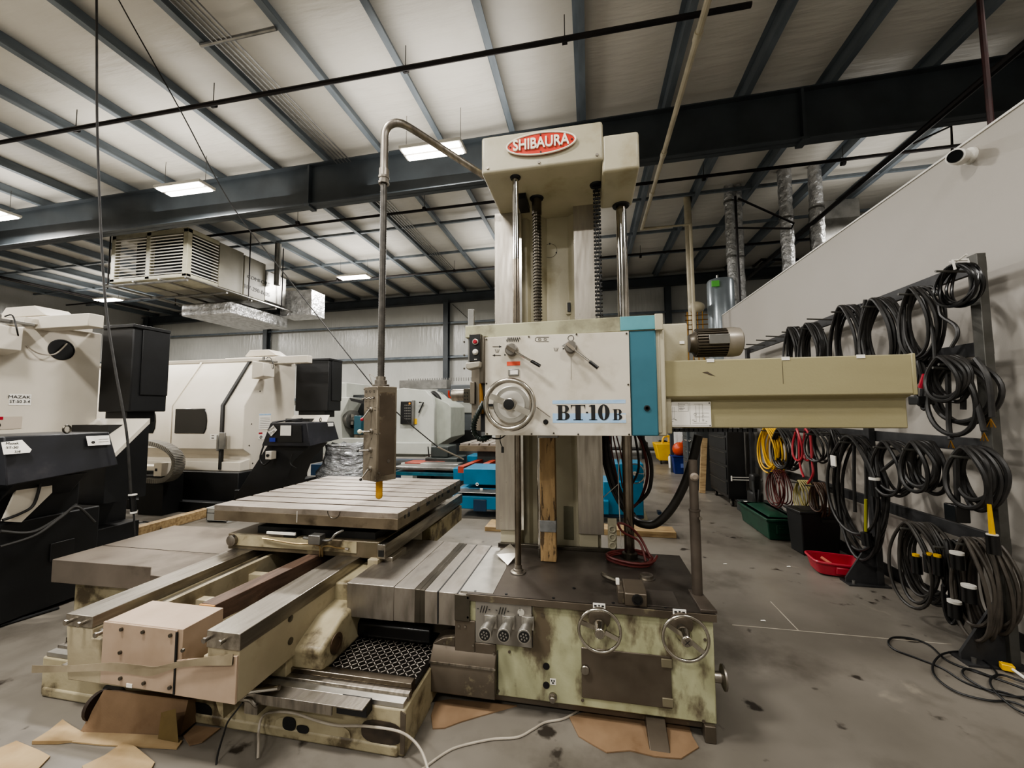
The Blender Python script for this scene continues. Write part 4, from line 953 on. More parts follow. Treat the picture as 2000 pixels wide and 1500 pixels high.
# ---- big hose from the ram guard sweeping down, wiring bundle
hp = catmull([AY(1364, 850, 2.6), AY(1352, 900, 2.62), AY(1335, 950, 2.66), AY(1310, 995, 2.7), AY(1280, 1023, 2.74), AY(1250, 1022, 2.8), AY(1236, 1010, 2.95)], 6)
MB().tube(hp, .026, 12).build('sweeping_hose', mat('dull_black_hose', '#26231f', '#1b1916', .45), mill)
wb_ = MB()
for i in range(9):
    x = .10+.014*(i % 4); y = 2.95+.03*(i//3); k = random.uniform(-.02, .04)
    wb_.tube(catmull([(x, y, 1.43), (x+k, y, 1.25), (x+.06+k, y-.03, 1.0), (x+.12+.5*k, y-.05, .86), (x+.16, y, .8)], 5), random.choice([.006, .009, .012]), 6)
wb_.build('wiring_bundle', cabler, mill)
wr = MB()
for i in range(3): wr.tube(catmull([(.13+.02*i, 2.9, 1.43), (.16+.03*i, 2.9, 1.2), (.2+.02*i, 2.92, 1.0)], 5), .005, 6)
wr.tube(catmull([(.30, 2.9, 1.42), (.36, 2.9, 1.3), (.39, 2.92, 1.1), (.34, 2.95, .92), (.26, 2.95, .84)], 6), .010, 8).build('thin_hoses', cabledr, mill)
MB().tube(catmull([(.33, 2.9, 1.42), (.41, 2.9, 1.2), (.40, 2.92, 1.0), (.33, 2.95, .9)], 6), .013, 8).tube(catmull([(.30, 2.88, 1.42), (.33, 2.9, 1.15), (.26, 2.95, .98)], 6), .008, 8).build('black_hose_loops', cabler, mill)
ct = MB()
for i in range(3): ct.torus((.14, 2.86, .62+.055*i), .02, .006, (0, 1, 0), 16, 6)
ct.box(.11, .17, 2.87, 2.875, .60, .80).build('connector_strip', cream, mill)
MB().tube(catmull([(.235, 2.9, 1.4), (.20, 2.9, 1.2), (.19, 2.9, 1.0), (.2, 2.9, .6)], 4), .0035, 5).tube([(.19, 2.9, 1.03), (.08, 2.9, .93)], .003, 5).build('white_wires', whitep, mill)

# red cable looped around the guide rod foot
rc = MB(); rn = random.Random(5); pts = []
for i in range(3*16+1):
    t_ = 2*PI*i/16; R__ = .13+.012*math.sin(t_*.37)+(.01*(i//16)); pts.append((.235+R__*math.cos(t_), 2.70+R__*.8*math.sin(t_), .593+.010*(i//16)+.006*math.sin(t_*2)))
rc.tube(pts, .008, 8)
rc.tube(catmull([(.33, 2.66, .60), (.30, 2.72, .70), (.2, 2.70, .76), (.17, 2.68, .82), (.24, 2.69, .8), (.31, 2.72, .72), (.36, 2.68, .62)], 6), .0075, 8)
tag(rc.build('red_cable', mat('wine_red_cable', '#52201f', '#5f2a27', .45), None), 'dark red cable coiled around the foot of the thick guide rod on the base', 'cable')

# ---- wooden prop
wp = thing('wooden_prop', (-.27, 2.66, .578), 'upright square timber propping up the headstock, with a band of silver tape', 'timber')
MB().box(-.325, -.225, 2.6, 2.69, .58, 1.39).build('timber', wood, wp, bevel=.004)
MB().box(-.3275, -.2225, 2.5975, 2.6925, .765, .84).build('tape_band', tape, wp, bevel=.004)

# ---- telescopic way covers between base and saddle
xs_ = [-1.36, -1.08, -.955, -.925, -.90, -.825, -.715]
xe = -.655
cv = [(-1.36, -1.075, 2.085, .584), (-1.08, -.953, 2.089, .580), (-.96, -.922, 2.092, .577), (-.93, -.897, 2.094, .575)]
cl = [(-.905, -.82, 2.096, .572), (-.825, -.71, 2.098, .571), (-.715, -.655, 2.1, .570)]
tc_ = None
for i, (xa, xb, y, z) in enumerate(cv+cl):
    mm = coverdark if i in (2, 3) else coversteel
    o = MB().box(xa, xb, y, 2.86, .40, z).build('telescopic_cover', mm, mill, bevel=.003)
    if i in (4, 5, 6): MB().box(xb-.006, xb+.001, y-.0015, 2.86, .405, z+.0015).build('cover_wiper', blackmt, o)
MB().prism([(-.70, 2.11), (-.52, 2.11), (-.52, 2.45), (-.58, 2.8), (-.70, 2.8)], 2, .57, .5805).build('lit_cover_landing', alu, mill)  # covers' landing strip; its bright metal stands in for the light falling there
# black drip cover and deck below
MB().prism([(2.18, .24), (2.15, .27), (2.15, .33), (2.2, .37), (2.4, .37), (2.4, .24)], 0, -1.42, -.89).build('black_way_cover', blackgl, mill, bevel=.006)
MB().box(-1.45, -.74, 2.2, 2.8, .30, .40).build('cover_underside', coverdark, mill)

# ---- lower bed
lb_ = MB()
lb_.box(-3.0, -.84, 1.75, 2.06, 0.0, .205).box(-3.0, -.84, 2.75, 3.2, .015, .23).box(-1.0, -.84, 2.06, 2.75, .015, .2).box(-3.0, -2.9, 2.06, 2.75, .015, .2)
lb_.box(-2.98, -.87, 1.742, 1.8, .0, .05)
bed = lb_.build('lower_bed', oldcream, mill, bevel=.01)
MB().box(-2.98, -.845, 1.80, 1.835, .205, .24).build('bed_way', steel, mill, bevel=.003)
MB().box(-2.98, -.85, 1.755, 1.80, .205, .228).build('bed_scale', alu, mill, bevel=.002)
MB().box(-2.98, -.85, 1.835, 1.88, .205, .262).build('bed_way_ridge', dkrod, mill, bevel=.003)
# angle strip in front
o = MB().box(-2.72, -1.0, 1.665, 1.735, .238, .244).box(-1.9, -1.15, 1.665, 1.672, .2, .24).build('angle_strip', steel, mill, bevel=.001)
MB().box(-1.15, -1.0, 1.70, 1.749, .185, .238).build('strip_bracket', blackmt, mill, bevel=.002)
# diamond tread plate
dpm = mat('dark_tread_plate', '#2e2b28', '#1f1d1b', .4, .7, scale=10)
tread = MB().box(-1.5, -.85, 1.88, 2.75, .205, .225).build('tread_plate', dpm, mill)
tb = MB()
for i in range(26):
    for j_ in range(20):
        x = -1.49+i*.0255; y = 1.895+j_*.0255; 
        if x > -.87: continue
        a_ = math.radians(45 if (i+j_) % 2 else -45); dx, dy = math.cos(a_)*.012, math.sin(a_)*.012
        tb.bar((x-dx, y-dy, .2258), (x+dx, y+dy, .2258), .0042, .0022)
tb.build('tread_lugs', mat('worn_lug_steel', '#b9b2a6', '#98918a', .35, .25), tread, smooth=False)
# dark discs on the bed face stand in for the shade inside casting openings
def face_disc(px, py, rx, rz, Y=1.749, m=blackmt, nm='pocket_shade_disc'):
    c = AY(px, py, Y); pp = [(c.x+rx*math.copysign(abs(math.cos(t_))**.7, math.cos(t_)), c.z+rz*math.copysign(abs(math.sin(t_))**.7, math.sin(t_))) for t_ in [2*PI*k/20 for k in range(20)]]
    return MB().prism(pp, 1, Y-.003, Y).build(nm, m, bed)
face_disc(565, 1413, .035, .03); face_disc(590, 1423, .028, .017); face_disc(224, 1355, .08, .045); face_disc(388, 1390, .08, .045); face_disc(745, 1430, .10, .05, m=mat('dark_rusty_recess', '#3a3025', '#221c16', .6, scale=14))
face_disc(610, 1426, .2, .05, Y=1.7495, m=oldcream, nm='cast_boss')
face_disc(565, 1413, .035, .03, Y=1.744); face_disc(592, 1424, .03, .018, Y=1.744)
MB().prism([(-.86, .02), (-.84, .02), (-.835, .19), (-.86, .2)], 1, 1.744, 1.75).build('rusty_edge', brownst, bed)
# left end profiles
MB().box(-3.0, -2.5, 1.95, 2.0, .205, .30).build('bed_end_rails', steel, mill, bevel=.002)
MB().box(-2.96, -2.5, 2.02, 2.12, .2, .3).build('bed_end_block', blackmt, mill)
# ---- left way cover and its pedestal
MB().add([(-3.53, 2.075, .578), (-2.73, 2.085, .578), (-2.62, 2.0, .57), (-2.47, 2.0, .57), (-2.47, 2.9, .578), (-3.53, 2.87, .578),
          (-3.53, 2.075, .43), (-2.73, 2.085, .43), (-2.62, 2.0, .43), (-2.47, 2.0, .43), (-2.47, 2.9, .43), (-3.53, 2.87, .43)],
         [(0, 1, 2, 3, 4, 5), (6, 7, 8, 9, 10, 11), (0, 1, 7, 6), (1, 2, 8, 7), (2, 3, 9, 8), (3, 4, 10, 9), (4, 5, 11, 10), (5, 0, 6, 11)]).build('left_way_cover', mat('brown_grey_cover_steel', '#857b70', '#6f665c', .36, .6, scale=3, c3='#5a5148', lo3=.56, hi3=.74, s3=3), mill, bevel=.004)
MB().box(-3.42, -2.47, 2.13, 2.8, .0, .43).build('left_pedestal', oldcream, mill, bevel=.02)
MB().box(-3.53, -2.5, 2.35, 2.353, .578, .5805).build('cover_seam', coverdark, mill)

# ---- saddle cross-bed
sb0, sb1, sy0, sy1, zt_ = -2.44, -1.48, 1.5, 4.1, .607
prof = [(sb0+.03, .31), (sb1, .325), (sb1, .575), (sb1-.16, .575), (sb1-.16, .50), (-1.66, .50), (-1.66, .38), (-2.2, .38), (-2.2, .51), (-2.28, .51), (-2.28, .55), (sb0+.003, .55)]
sd = MB().prism(prof, 1, sy0, sy1).build('saddle_bed', bedcream, mill, bevel=.005)
MB().box(sb0, -2.28, sy0-.002, sy1, .553, zt_).build('saddle_way', steelY, mill, bevel=.003)
MB().box(sb1-.165, sb1+.004, sy0-.002, sy1, .535, zt_).build('saddle_way', steelY, mill, bevel=.003)
MB().box(-2.272, -2.245, sy0+.02, sy1, .51, .54).build('way_wiper_strip', alu, mill, bevel=.002)
MB().box(-2.20, -2.17, sy0+.19, sy1, .38, .565).build('channel_wall', bedcream, mill, bevel=.002)
MB().box(-2.17, -1.70, sy0+.2, sy1, .379, .383).build('channel_floor', coverdark, mill)
for yw in (1.9, 2.25): MB().box(-2.2, -1.66, yw, yw+.05, .38, .508).build('channel_web', bedcream, mill)
cvb = MB().box(-2.19, -1.765, sy0-.006, sy0+.19, .38, .600).build('front_cover_box', pinkcov, mill, bevel=.002)
MB().box(-2.20, -1.79, sy0-.012, sy0-.001, .33, .597).build('front_cover_plate', pinkcov, mill, bevel=.002)
for xz in [(-2.09, .575), (-1.97, .575), (-1.82, .575), (-2.09, .475), (-2.08, .365), (-1.95, .36), (-1.81, .358), (-1.75, .52)]: s_ = MB(); screws(s_, [xz], .008, sy0-.012, .008); s_.build('cover_bolt', coverdark, mill)
q = MB()
for px, py in ((141, 1211), (166, 1215), (199, 1235), (409, 1245), (439, 1250)):
    c = AY(px, py, sy0); q.cyl((c.x, sy0, c.z), (c.x, sy0-.02, c.z), .009, seg=12).cyl((c.x, sy0-.02, c.z), (c.x, sy0-.028, c.z), .012, seg=6)
q.build('way_bolts', steel, mill)
for px, py, r in ((222, 1256, .011), (221, 1284, .015)):
    c = AY(px, py, sy0); MB().lathe([(r, 0), (r, .003)], (c.x, sy0, c.z), (0, -1, 0), 16).build('plug', blackmt, mill)
c = AY(219, 1316, sy0); o = MB().box(c.x-.016, c.x+.016, sy0-.003, sy0, c.z-.022, c.z+.02).build('white_sticker', white, mill)
MB().lathe([(.008, 0), (.008, .001)], (c.x, sy0-.003, c.z+.01), (0, -1, 0), 12).build('sticker_mark', ink, o)
c = AY(253, 1339, sy0-.012); MB().box(c.x-.016, c.x+.016, sy0-.014, sy0-.011, c.z-.008, c.z+.008).build('white_sticker', white, mill)
# right-hand front corner cover and side holes
MB().prism([(-1.79, .325), (sb1, .325), (sb1, .52), (-1.79, .47)], 1, sy0-.010, sy0).build('corner_cover', pinkcov, mill, bevel=.002)
MB().box(-1.795, -1.787, sy0-.014, sy0-.008, .33, .59).build('cover_seam', blackmt, mill)
for px, py, r in ((567, 1208, .016), (567, 1252, .017), (661, 1181, .02), (652, 1177, .012)):
    c = AX(px, py, sb1); MB().lathe([(r, 0), (r, .004), (r*.6, .005)], (sb1, c.y, c.z), (1, 0, 0), 16).build('side_plug', coverdark, mill)
MB().prism([(1.85, .24), (1.83, .36), (2.0, .44), (2.2, .46), (2.35, .46), (2.35, .24)], 0, sb1-.1, -1.33).build('motor_bracket', oldcream, mill, bevel=.02, seg=3)
c = AX(553, 1307, -1.33); MB().lathe([(.05, 0), (.05, .006), (.03, .007), (.03, .003)], (-1.33, 1.95, .335), (1, 0, 0), 24).build('motor_bore', mat('rusty_bore', '#4b3a28', '#2d231a', .6, scale=12), mill)
MB().box(sb1-.02, -1.36, 2.15, 2.6, .38, .55).build('side_guard', oldcream, mill, bevel=.01)
# screw and rack inside the channel
q = MB().box(-1.70, -1.665, sy0+.35, sy1, .46, .53)
for i in range(60): q.box(-1.706, -1.70, 1.9+i*.02, 1.91+i*.02, .47, .525)
q.build('rack_gear', blackmt, mill)
MB().box(-1.665, -1.64, sy0+.35, sy1, .38, .545).build('channel_wall', coverdark, mill)
MB().box(-2.3, -1.7, sy0+.1, 2.6, .236, .31).box(-2.3, -1.5, 1.8, 2.1, .236, .32).build('saddle_underside', oldcream, mill, bevel=.004)
MB().prism([(-1.83, .36), (-1.79, .2), (-1.755, .12), (-1.73, .1), (-1.74, .2), (-1.74, .34)], 1, 1.68, 1.74).build('hook_bracket', oldcream, mill)
# lever and crank on the lower right of the saddle
c0_ = AY(483, 1351, 1.66); c1_ = AY(545, 1343, 1.66); MB().tube([c0_, c1_], .011, 12).cyl(c0_-Vector((.03, 0, .01)), c0_, .015, seg=10).build('clamp_lever', chrome, mill)
c0_ = AY(478, 1366, 1.66); MB().tube(catmull([c0_, c0_+Vector((.03, 0, -.0)), c0_+Vector((.06, 0, -.02)), c0_+Vector((.075, 0, -.02))], 4), .008, 8).box(c0_.x-.01, c0_.x+.06, 1.67, 1.74, c0_.z-.07, c0_.z-.01).build('bent_handle', steel, mill)

# bent sheet strip hanging across the front
stp = [AY(62, 1307, 1.44), AY(140, 1305, 1.44), AY(213, 1302, 1.44), AY(266, 1309, 1.44), AY(300, 1311, 1.46), AY(345, 1299, 1.47), AY(400, 1291, 1.48), AY(455, 1288, 1.485)]
sp2 = catmull(stp, 5); vs = []; 
for i, p in enumerate(sp2): w_ = .017*(1-.3*math.sin(i*.3)); vs += [(p.x, p.y, p.z+w_), (p.x, p.y-.008*math.sin(i*.25), p.z-w_), (p.x, p.y+.002, p.z-w_), (p.x, p.y+.002, p.z+w_)]
fs = []
for i in range(len(sp2)-1):
    for k in range(4): fs.append((i*4+k, i*4+(k+1) % 4, i*4+4+(k+1) % 4, i*4+4+k))
tag(MB().add(vs, fs).build('bent_metal_strip', mat('bent_strip_beige_metal', '#a89c86', '#8d826d', .38, .6), None), 'long bent strip of beige sheet metal hanging across the front of the saddle bed', 'metal strip')
# board lying in the channel
wbm = MB(); a_ = (-1.86, 1.86, .50); b_ = (-1.98, 3.6, .50)
wbm.bar((-1.875, 1.71, .555), (-1.765, 3.0, .555), .09, .09)
wb2 = thing('wooden_board', (-1.875, 1.71, .51), 'long dark wooden board lying in the channel between the saddle ways', 'board')
wbm.build('plank', woodY, wb2, bevel=.003)
MB().box(-1.919, -1.831, 1.700, 1.709, .512, .598).build('sawn_end', wooden, wb2)

# ---- saddle top and rotary table
MB().box(-2.49, -1.345, 2.4, 3.62, .60, .705).build('table_saddle', mat('oily_saddle_steel', '#6a5f4e', '#57503f', .42, .4, scale=5, c3='#8d846b', lo3=.58, hi3=.68, s3=6), mill, bevel=.004)
MB().box(-2.44, -1.5, 2.395, 2.405, .63, .70).build('saddle_front_strip', oldcream, mill)
q = MB().tube(catmull([(-2.2, 2.385, .69), (-2.1, 2.38, .685), (-1.95, 2.38, .672), (-1.85, 2.38, .676), (-1.78, 2.38, .672), (-1.755, 2.38, .66), (-1.755, 2.38, .60)], 5), .0055, 6)
q.tube(catmull([(-1.735, 2.38, .60), (-1.735, 2.38, .655), (-1.70, 2.38, .67), (-1.62, 2.38, .662), (-1.56, 2.38, .66)], 5), .0055, 6).build('copper_oil_tube', mat('old_brass_tube', '#b09a72', '#8f7a55', .3, .8), mill)
MB().cyl((-1.57, 2.38, .66), (-1.545, 2.38, .658), .009, seg=8).build('tube_nut', steel, mill)
MB().lathe([(.034, 0), (.036, .008), (.036, .03), (.028, .034)], (-2.44, 2.40, .665), (0, -1, 0), 22).build('wiper_roller', steel, mill)
MB().box(-2.17, -1.95, 2.385, 2.395, .722, .738).build('scale_strip', white, mill)
o = MB().box(-1.80, -1.715, 2.32, 2.38, .692, .752).build('limit_switch', galv, mill, bevel=.005)
MB().tube([(-1.80, 2.35, .72), (-1.86, 2.36, .72)], .010, 8).tube(catmull([(-1.715, 2.35, .715), (-1.66, 2.35, .72), (-1.63, 2.36, .755), (-1.6, 2.4, .77)], 5), .008, 8).build('switch_cable', galv, o)
MB().box(-2.3, -1.4, 2.45, 3.5, .70, .75).lathe([(.42, 0), (.42, .05)], (-1.9, 3.0, .745), seg=36).build('turntable_base', blackmt, mill)
MB().box(-2.05, -1.95, 2.40, 2.44, .70, .74).build('under_table_block', black, mill)
# guide channel on the right side of the saddle
MB().box(-1.345, -1.29, 2.38, 3.95, .61, .70).build('side_channel', steelY, mill, bevel=.003)
MB().box(-1.335, -1.30, 2.376, 2.382, .625, .665).build('channel_mouth', black, mill)
MB().box(-1.40, -1.33, 2.36, 2.6, .49, .61).build('corner_post', bedcream, mill, bevel=.003)
MB().box(-1.33, -1.26, 2.42, 2.62, .47, .61).build('gib_block', steelY, mill, bevel=.003)
MB().lathe([(.03, 0), (.03, .05)], (-1.36, 2.30, .545), (0, 1, 0), 12).build('black_knob', black, mill)
MB().box(-1.36, -1.28, 3.1, 3.9, .45, .6).build('saddle_side_bracket', oldcream, mill, bevel=.01)
# table
tx0, tx1, ty0, ty1, tz0, tz1 = -2.595, -1.205, 2.38, 3.625, .795, .90
tab = MB().box(tx0, tx1, ty0, ty1, tz0, tz1-.035).build('rotary_table', tabside, mill, bevel=.003)
ns = 8; step = (ty1-ty0)/ns
for i in range(ns):
    ya = ty0+i*step+(.014 if i else 0); yb = ty0+(i+1)*step-(.014 if i < ns-1 else 0)
    MB().box(tx0, tx1, ya, yb, tz1-.036, tz1).build('table_land', tabsteel, tab, bevel=.0015)
q = MB()
for i in range(1, ns):
    y = ty0+i*step; q.box(tx1-.002, tx1+.0015, y-.016, y+.016, tz1-.06, tz1-.035); q.box(tx0+.001, tx1-.0005, y-.0142, y+.0142, tz1-.05, tz1-.034)
q.build('tee_slots', blackmt, tab)
MB().tube([(-1.66+.045*math.cos(t_), ty0-.001, .895+.045*math.sin(t_)) for t_ in [PI+PI*k/16 for k in range(17)]], .0025, 6).build('engraved_arc', coverdark, tab)
MB().box(-1.935, -1.932, ty0-.001, ty0+.001, .81, .885).build('scribe_mark', white, tab)
for i in range(6): MB().lathe([(.013, 0), (.013, .003)], (tx1, ty0+.1+i*.2, .855), (1, 0, 0), 12).build('side_hole', black, tab)
# ================================================================== ENCLOSED LATHES (left)
def enclosed_lathe(dy, near):
    lab = ('huge warm white enclosed lathe at the left edge with round black vent' if near else 'warm white enclosed lathe behind, with dark door window and slanted front')
    X = -5.5; F_ = 5.5+dy
    t = thing('enclosed_lathe', (X, F_, 0), lab, 'lathe', 'two enclosed white lathes')
    prof = [(F_, .95), (F_, 1.65), (F_+.5, 2.45), (F_+1.12, 2.46), (F_+1.12, .6), (F_+.16, .6), (F_+.16, .84)]
    MB().prism(prof, 0, X-4.2, X).build('enclosure', mzcream, t, bevel=.01)
    MB().prism([(F_-.02, .60), (F_-.02, .74), (F_+.3, .8), (F_+.3, .6)], 0, X-3.6, X-.02).build('lower_sill', mzcream, t, bevel=.006)
    MB().box(X-4.2, X+.1, F_-.16, F_+1.4, .04, .60).box(X-4.2, X+.0, F_-.3, F_-.1, .0, .16).box(X-1.6, X+.3, F_+.5, F_+1.4, .0, .3).build('machine_base', blackmt, t, bevel=.01)
    # doors
    def door(xa, xb, nm):
        d = MB().prism([(F_-.03, .95), (F_-.03, 1.655), (F_+.475, 2.46), (F_+.5, 2.46), (F_, 1.65), (F_, .95)], 0, xa, xb).build('sliding_door', mzcream, t, bevel=.006)
        w = .31; c = xa+.07+w
        pp = [(xa+.07, 1.2), (xa+.07, 1.61), (xa+.66, 1.61), (xa+.70, 1.5), (xa+.71, 1.4), (xa+.70, 1.28), (xa+.66, 1.2)]
        MB().prism(pp, 1, F_-.045, F_-.028).build('door_window', glassdk, d, bevel=.01)
        return d
    door(X-2.42, X-1.42, 0); d2 = door(X-1.38, X-.42, 1)
    MB().prism([(F_-.035, .62), (F_-.035, 1.66), (F_+.47, 2.465), (F_+.5, 2.47), (F_+.01, 1.65), (F_+.01, .62)], 0, X-.42, X-.37).build('door_gap', black, t)
    MB().prism([(F_-.045, .95), (F_-.045, 1.66), (F_+.46, 2.47), (F_+.48, 2.47), (F_-.02, 1.65), (F_-.02, .95)], 0, X-1.42, X-1.38).build('door_rail', mzcream, t)
    MB().box(X-.44, X-.40, F_-.07, F_-.03, .92, 1.18).box(X-.37, X-.26, F_-.09, F_-.06, .95, 1.22).build('door_handle', galv, t, bevel=.008)
    if not near:
        MB().box(X-.60, X-.45, F_-.035, F_-.03, 1.1, 1.19).build('warning_label', white, t)
        for z_ in (1.16, 1.12): MB().box(X-.57, X-.52, F_-.038, F_-.035, z_, z_+.012).build('label_print', ink, t)
    # side panel furniture on +X face
    s_ = MB()
    for yy, zz in ((.12, 1.0), (.2, .7), (.9, .72), (.5, 1.25), (.15, 1.35), (.8, 1.32), (.92, 1.2), (.3, 1.9), (.95, 1.32)): s_.cyl((X, F_+yy, zz), (X+.008, F_+yy, zz), .01, seg=8)
    s_.build('side_bolts', coverdark, t)
    MB().box(X, X+.004, F_+.3, F_+.55, 1.25, 1.52 if not near else 1.30).build('data_plate', white if not near else mzcream, t)
    if not near:
        MB().box(X+.004, X+.006, F_+.3, F_+.55, 1.49, 1.515).build('plate_header', bluelab, t)
        for k in range(6): MB().box(X+.004, X+.006, F_+.32, F_+.53, 1.28+k*.032, 1.284+k*.032).build('plate_print', ink, t)
        MB().box(X, X+.004, F_+.3, F_+.47, 1.08, 1.2).build('warning_label', white, t)
        MB().box(X+.004, X+.006, F_+.3, F_+.38, 1.17, 1.2).build('label_band', redbtn, t)
        MB().torus((X+.005, F_+.35, 1.12), .02, .006, (1, 0, 0), 12, 5).build('label_print', ink, t)
    else:
        MB().box(X, X+.004, 2.70, 2.93, 1.40, 1.52).build('warning_label', mat('faded_label', '#b5aa9c', None, .5), t)
        MB().box(X+.004, X+.006, 2.70, 2.80, 1.49, 1.52).build('label_band', redbtn, t)
        MB().torus((X+.005, 2.76, 1.44), .022, .007, (1, 0, 0), 12, 5).build('label_print', ink, t)
        o = MB().box(X, X+.004, 2.83, 2.985, 1.63, 1.74).build('paper_label', white, t)
        text('MAZAK', .042, (X+.006, 2.90, 1.71), (0, 1, 0), (0, 0, 1), ink, o, sx=1.1)
        text('ST-50 3-4', .04, (X+.006, 2.905, 1.665), (0, 1, 0), (0, 0, 1), ink, o, sx=.9)
        v = AX(120, 683, X); MB().lathe([(.11, 0), (.11, .006), (.10, .007), (.10, .002)], (X, v.y, v.z), (1, 0, 0), 28).build('round_vent', black, t)
        MB().tube(catmull([(X+.02, v.y-.28, v.z), (X+.05, v.y-.2, v.z-.07), (X+.05, v.y-.08, v.z-.06), (X+.02, v.y+.03, v.z+.07)], 6), .007, 6).build('loose_wire', greycord, t)
    # top hood overhanging to the right, with lamp box
    MB().box(X-1.0, X+.70, F_+.55, F_+.68, 2.40, 2.53).build('top_hood', mzcream, t, bevel=.008)
    MB().box(X-4.2, X+.05, F_+.45, F_+1.0, 2.44, 2.50).build('roof_flashing', mzcream, t, bevel=.006)
    MB().prism([(X-.65, 2.56), (X-.55, 2.67), (X-.15, 2.67), (X+.02, 2.56)], 1, F_+.62, F_+.9).build('hood_riser', mzcream, t, bevel=.006)
    MB().prism([(X, 2.40), (X+.22, 2.36), (X+.22, 2.14), (X, 2.10)], 1, F_+.12, F_+.36).build('lamp_box', mzcream, t, bevel=.008)
    MB().box(X+.05, X+.2, F_+.2, F_+.45, 2.40, 2.425).cyl((X+.1, F_+.25, 2.42), (X+.1, F_+.25, 2.48), .02, seg=10).build('hinge_bracket', galv, t, bevel=.003)
    MB().tube(catmull([(X+.12, F_+.28, 2.46), (X+.18, F_+.3, 2.47), (X+.25, F_+.3, 2.33), (X+.14, F_+.38, 2.22)], 6), .006, 6).build('lamp_cable', black, t)
    # electrical cabinet behind on the right
    cw = .47 if near else .72
    c = MB().box(X+.02, X+cw, F_+1.11, F_+1.5, 1.56, 2.53).build('electrical_cabinet', blackmt, t, bevel=.012)
    MB().box(X+.02, X+cw+.02, F_+1.09, F_+1.5, 2.51, 2.55).box(X+cw-.02, X+cw+.012, F_+1.2, F_+1.5, 1.75, 2.51).build('cabinet_lid', blackmt, t, bevel=.006)
    MB().box(X+.06, X+cw-.1, F_+1.16, F_+1.45, 1.44, 1.56).build('cabinet_plinth', black, t)
    # sloped white chute under the cabinet
    MB().add([(X, F_+1.12, 1.485), (X+.75, F_+1.12, 1.485), (X+.9, F_+.70, 1.15), (X, F_+.70, 1.15), (X, F_+1.12, 1.43), (X+.75, F_+1.12, 1.43), (X+.9, F_+.70, 1.10), (X, F_+.70, 1.10)],
             [(0, 1, 2, 3), (7, 6, 5, 4), (0, 4, 5, 1), (1, 5, 6, 2), (2, 6, 7, 3), (3, 7, 4, 0)]).build('chip_chute', mzcream, t)
    MB().box(X+.0, X+.5, F_+.9, F_+1.3, .6, 1.42).build('rear_column', blackmt, t)
    # conveyor: head box seen mostly from its right-hand side
    CY = F_-.33; BX = X+1.42
    hd = MB().add([(X+.80, CY, 1.385), (BX, CY, 1.385), (BX+.06, CY, 1.04), (X+.66, CY, 1.04), (X+.80, CY+.63, 1.385), (BX, CY+.63, 1.385), (BX+.08, CY+.66, 1.10), (X+.66, CY+.66, 1.10)],
             [(0, 1, 2, 3), (7, 6, 5, 4), (0, 4, 5, 1), (1, 5, 6, 2), (2, 6, 7, 3), (3, 7, 4, 0)]).build('conveyor_head', mat('scuffed_black_paint', '#17181b', '#23242a', .42, scale=3, c3='#3c3a3c', lo3=.6, hi3=.8, s3=3), t, bevel=.008)
    MB().torus((BX-.06, CY+.38, 1.42), .03, .007, (1, .3, 0), 16, 6).build('lifting_eye', coverdark, hd)
    MB().prism([(X+.70, 1.06), (X+.0, .05), (X+.85, .05), (X+1.15, .8), (X+1.42, 1.06)], 1, CY+.08, CY+.5).build('conveyor_leg', blackmt, t, bevel=.008)
    MB().box(X+.1, X+.95, CY+.1, CY+.9, .02, .35).build('conveyor_foot', blackmt, t, bevel=.01)
    if near:
        FX = BX+.012
        def S(px, py, d=0.0): return AX(px, py, FX+d+.085*max(0, py-847)/54)
        q = [S(2, 864), S(43, 859), S(62, 878), S(58, 884), S(7, 888)]
        o = MB().add(q, [(0, 1, 2, 3, 4)]).build('paper_label', white, hd, smooth=False)
        for s__, px, py in (('Mazak', 24, 866), ('ST-50', 24, 874), ('3/4', 34, 882)):
            text(s__, .026, S(px, py, .004), (0, 1, -.05), (0.15, 0, 1), ink, o, sx=1.0)
        q = [S(168, 852), S(213, 850), S(216, 868), S(172, 871)]
        o = MB().add(q, [(0, 1, 2, 3)]).build('warning_label', white, hd, smooth=False)
        MB().torus(S(182, 864, .003), .008, .004, (1, 0, 0), 14, 5).tube([S(193, 858, .002), S(212, 857, .002)], .0012, 4).tube([S(193, 863, .002), S(212, 862, .002)], .0012, 4).build('label_print', ink, o)
        def G(px, py, d=0.0): return AX(px, py, -4.16+d)
        q = [G(5, 1018), G(38, 945), G(102, 936), G(102, 962), G(42, 1020)]
        MB().add(q+[p+Vector((-.02, 0, 0)) for p in q], [(0, 1, 2, 3, 4), (9, 8, 7, 6, 5), (0, 5, 6, 1), (1, 6, 7, 2), (2, 7, 8, 3), (3, 8, 9, 4), (4, 9, 5, 0)]).build('side_guard', mzcream, t)
        MB().tube(catmull([G(80, 940, .02), G(66, 985, .02), G(40, 1003, .02), G(5, 1016, .02)], 6), .010, 8).build('hose', black, t)
        MB().tube(catmull([G(0, 1038, .05), G(60, 1040, .05), G(110, 1015, .05), G(150, 985, .05)], 6), .012, 8).tube(catmull([G(0, 1068, .08), G(70, 1045, .08), G(120, 1010, .08), G(150, 990, .08), G(185, 1020, .08)], 6), .009, 8).build('grey_hoses', mat('dark_grey_hose', '#2b2a28', None, .5), t)
        a_ = AX(195, 1000, -4.2)
        MB().box(-5.6, -4.2, 1.2, a_.y, .03, AX(180, 990, -4.2).z).box(-5.6, -4.25, 1.2, a_.y-.12, .5, 1.0).build('coolant_tank', blackmt, t, bevel=.01)
        MB().box(-4.2, -4.19, 2.45, 2.6, .38, .52).build('tank_port', black, t, bevel=.003)
    else:
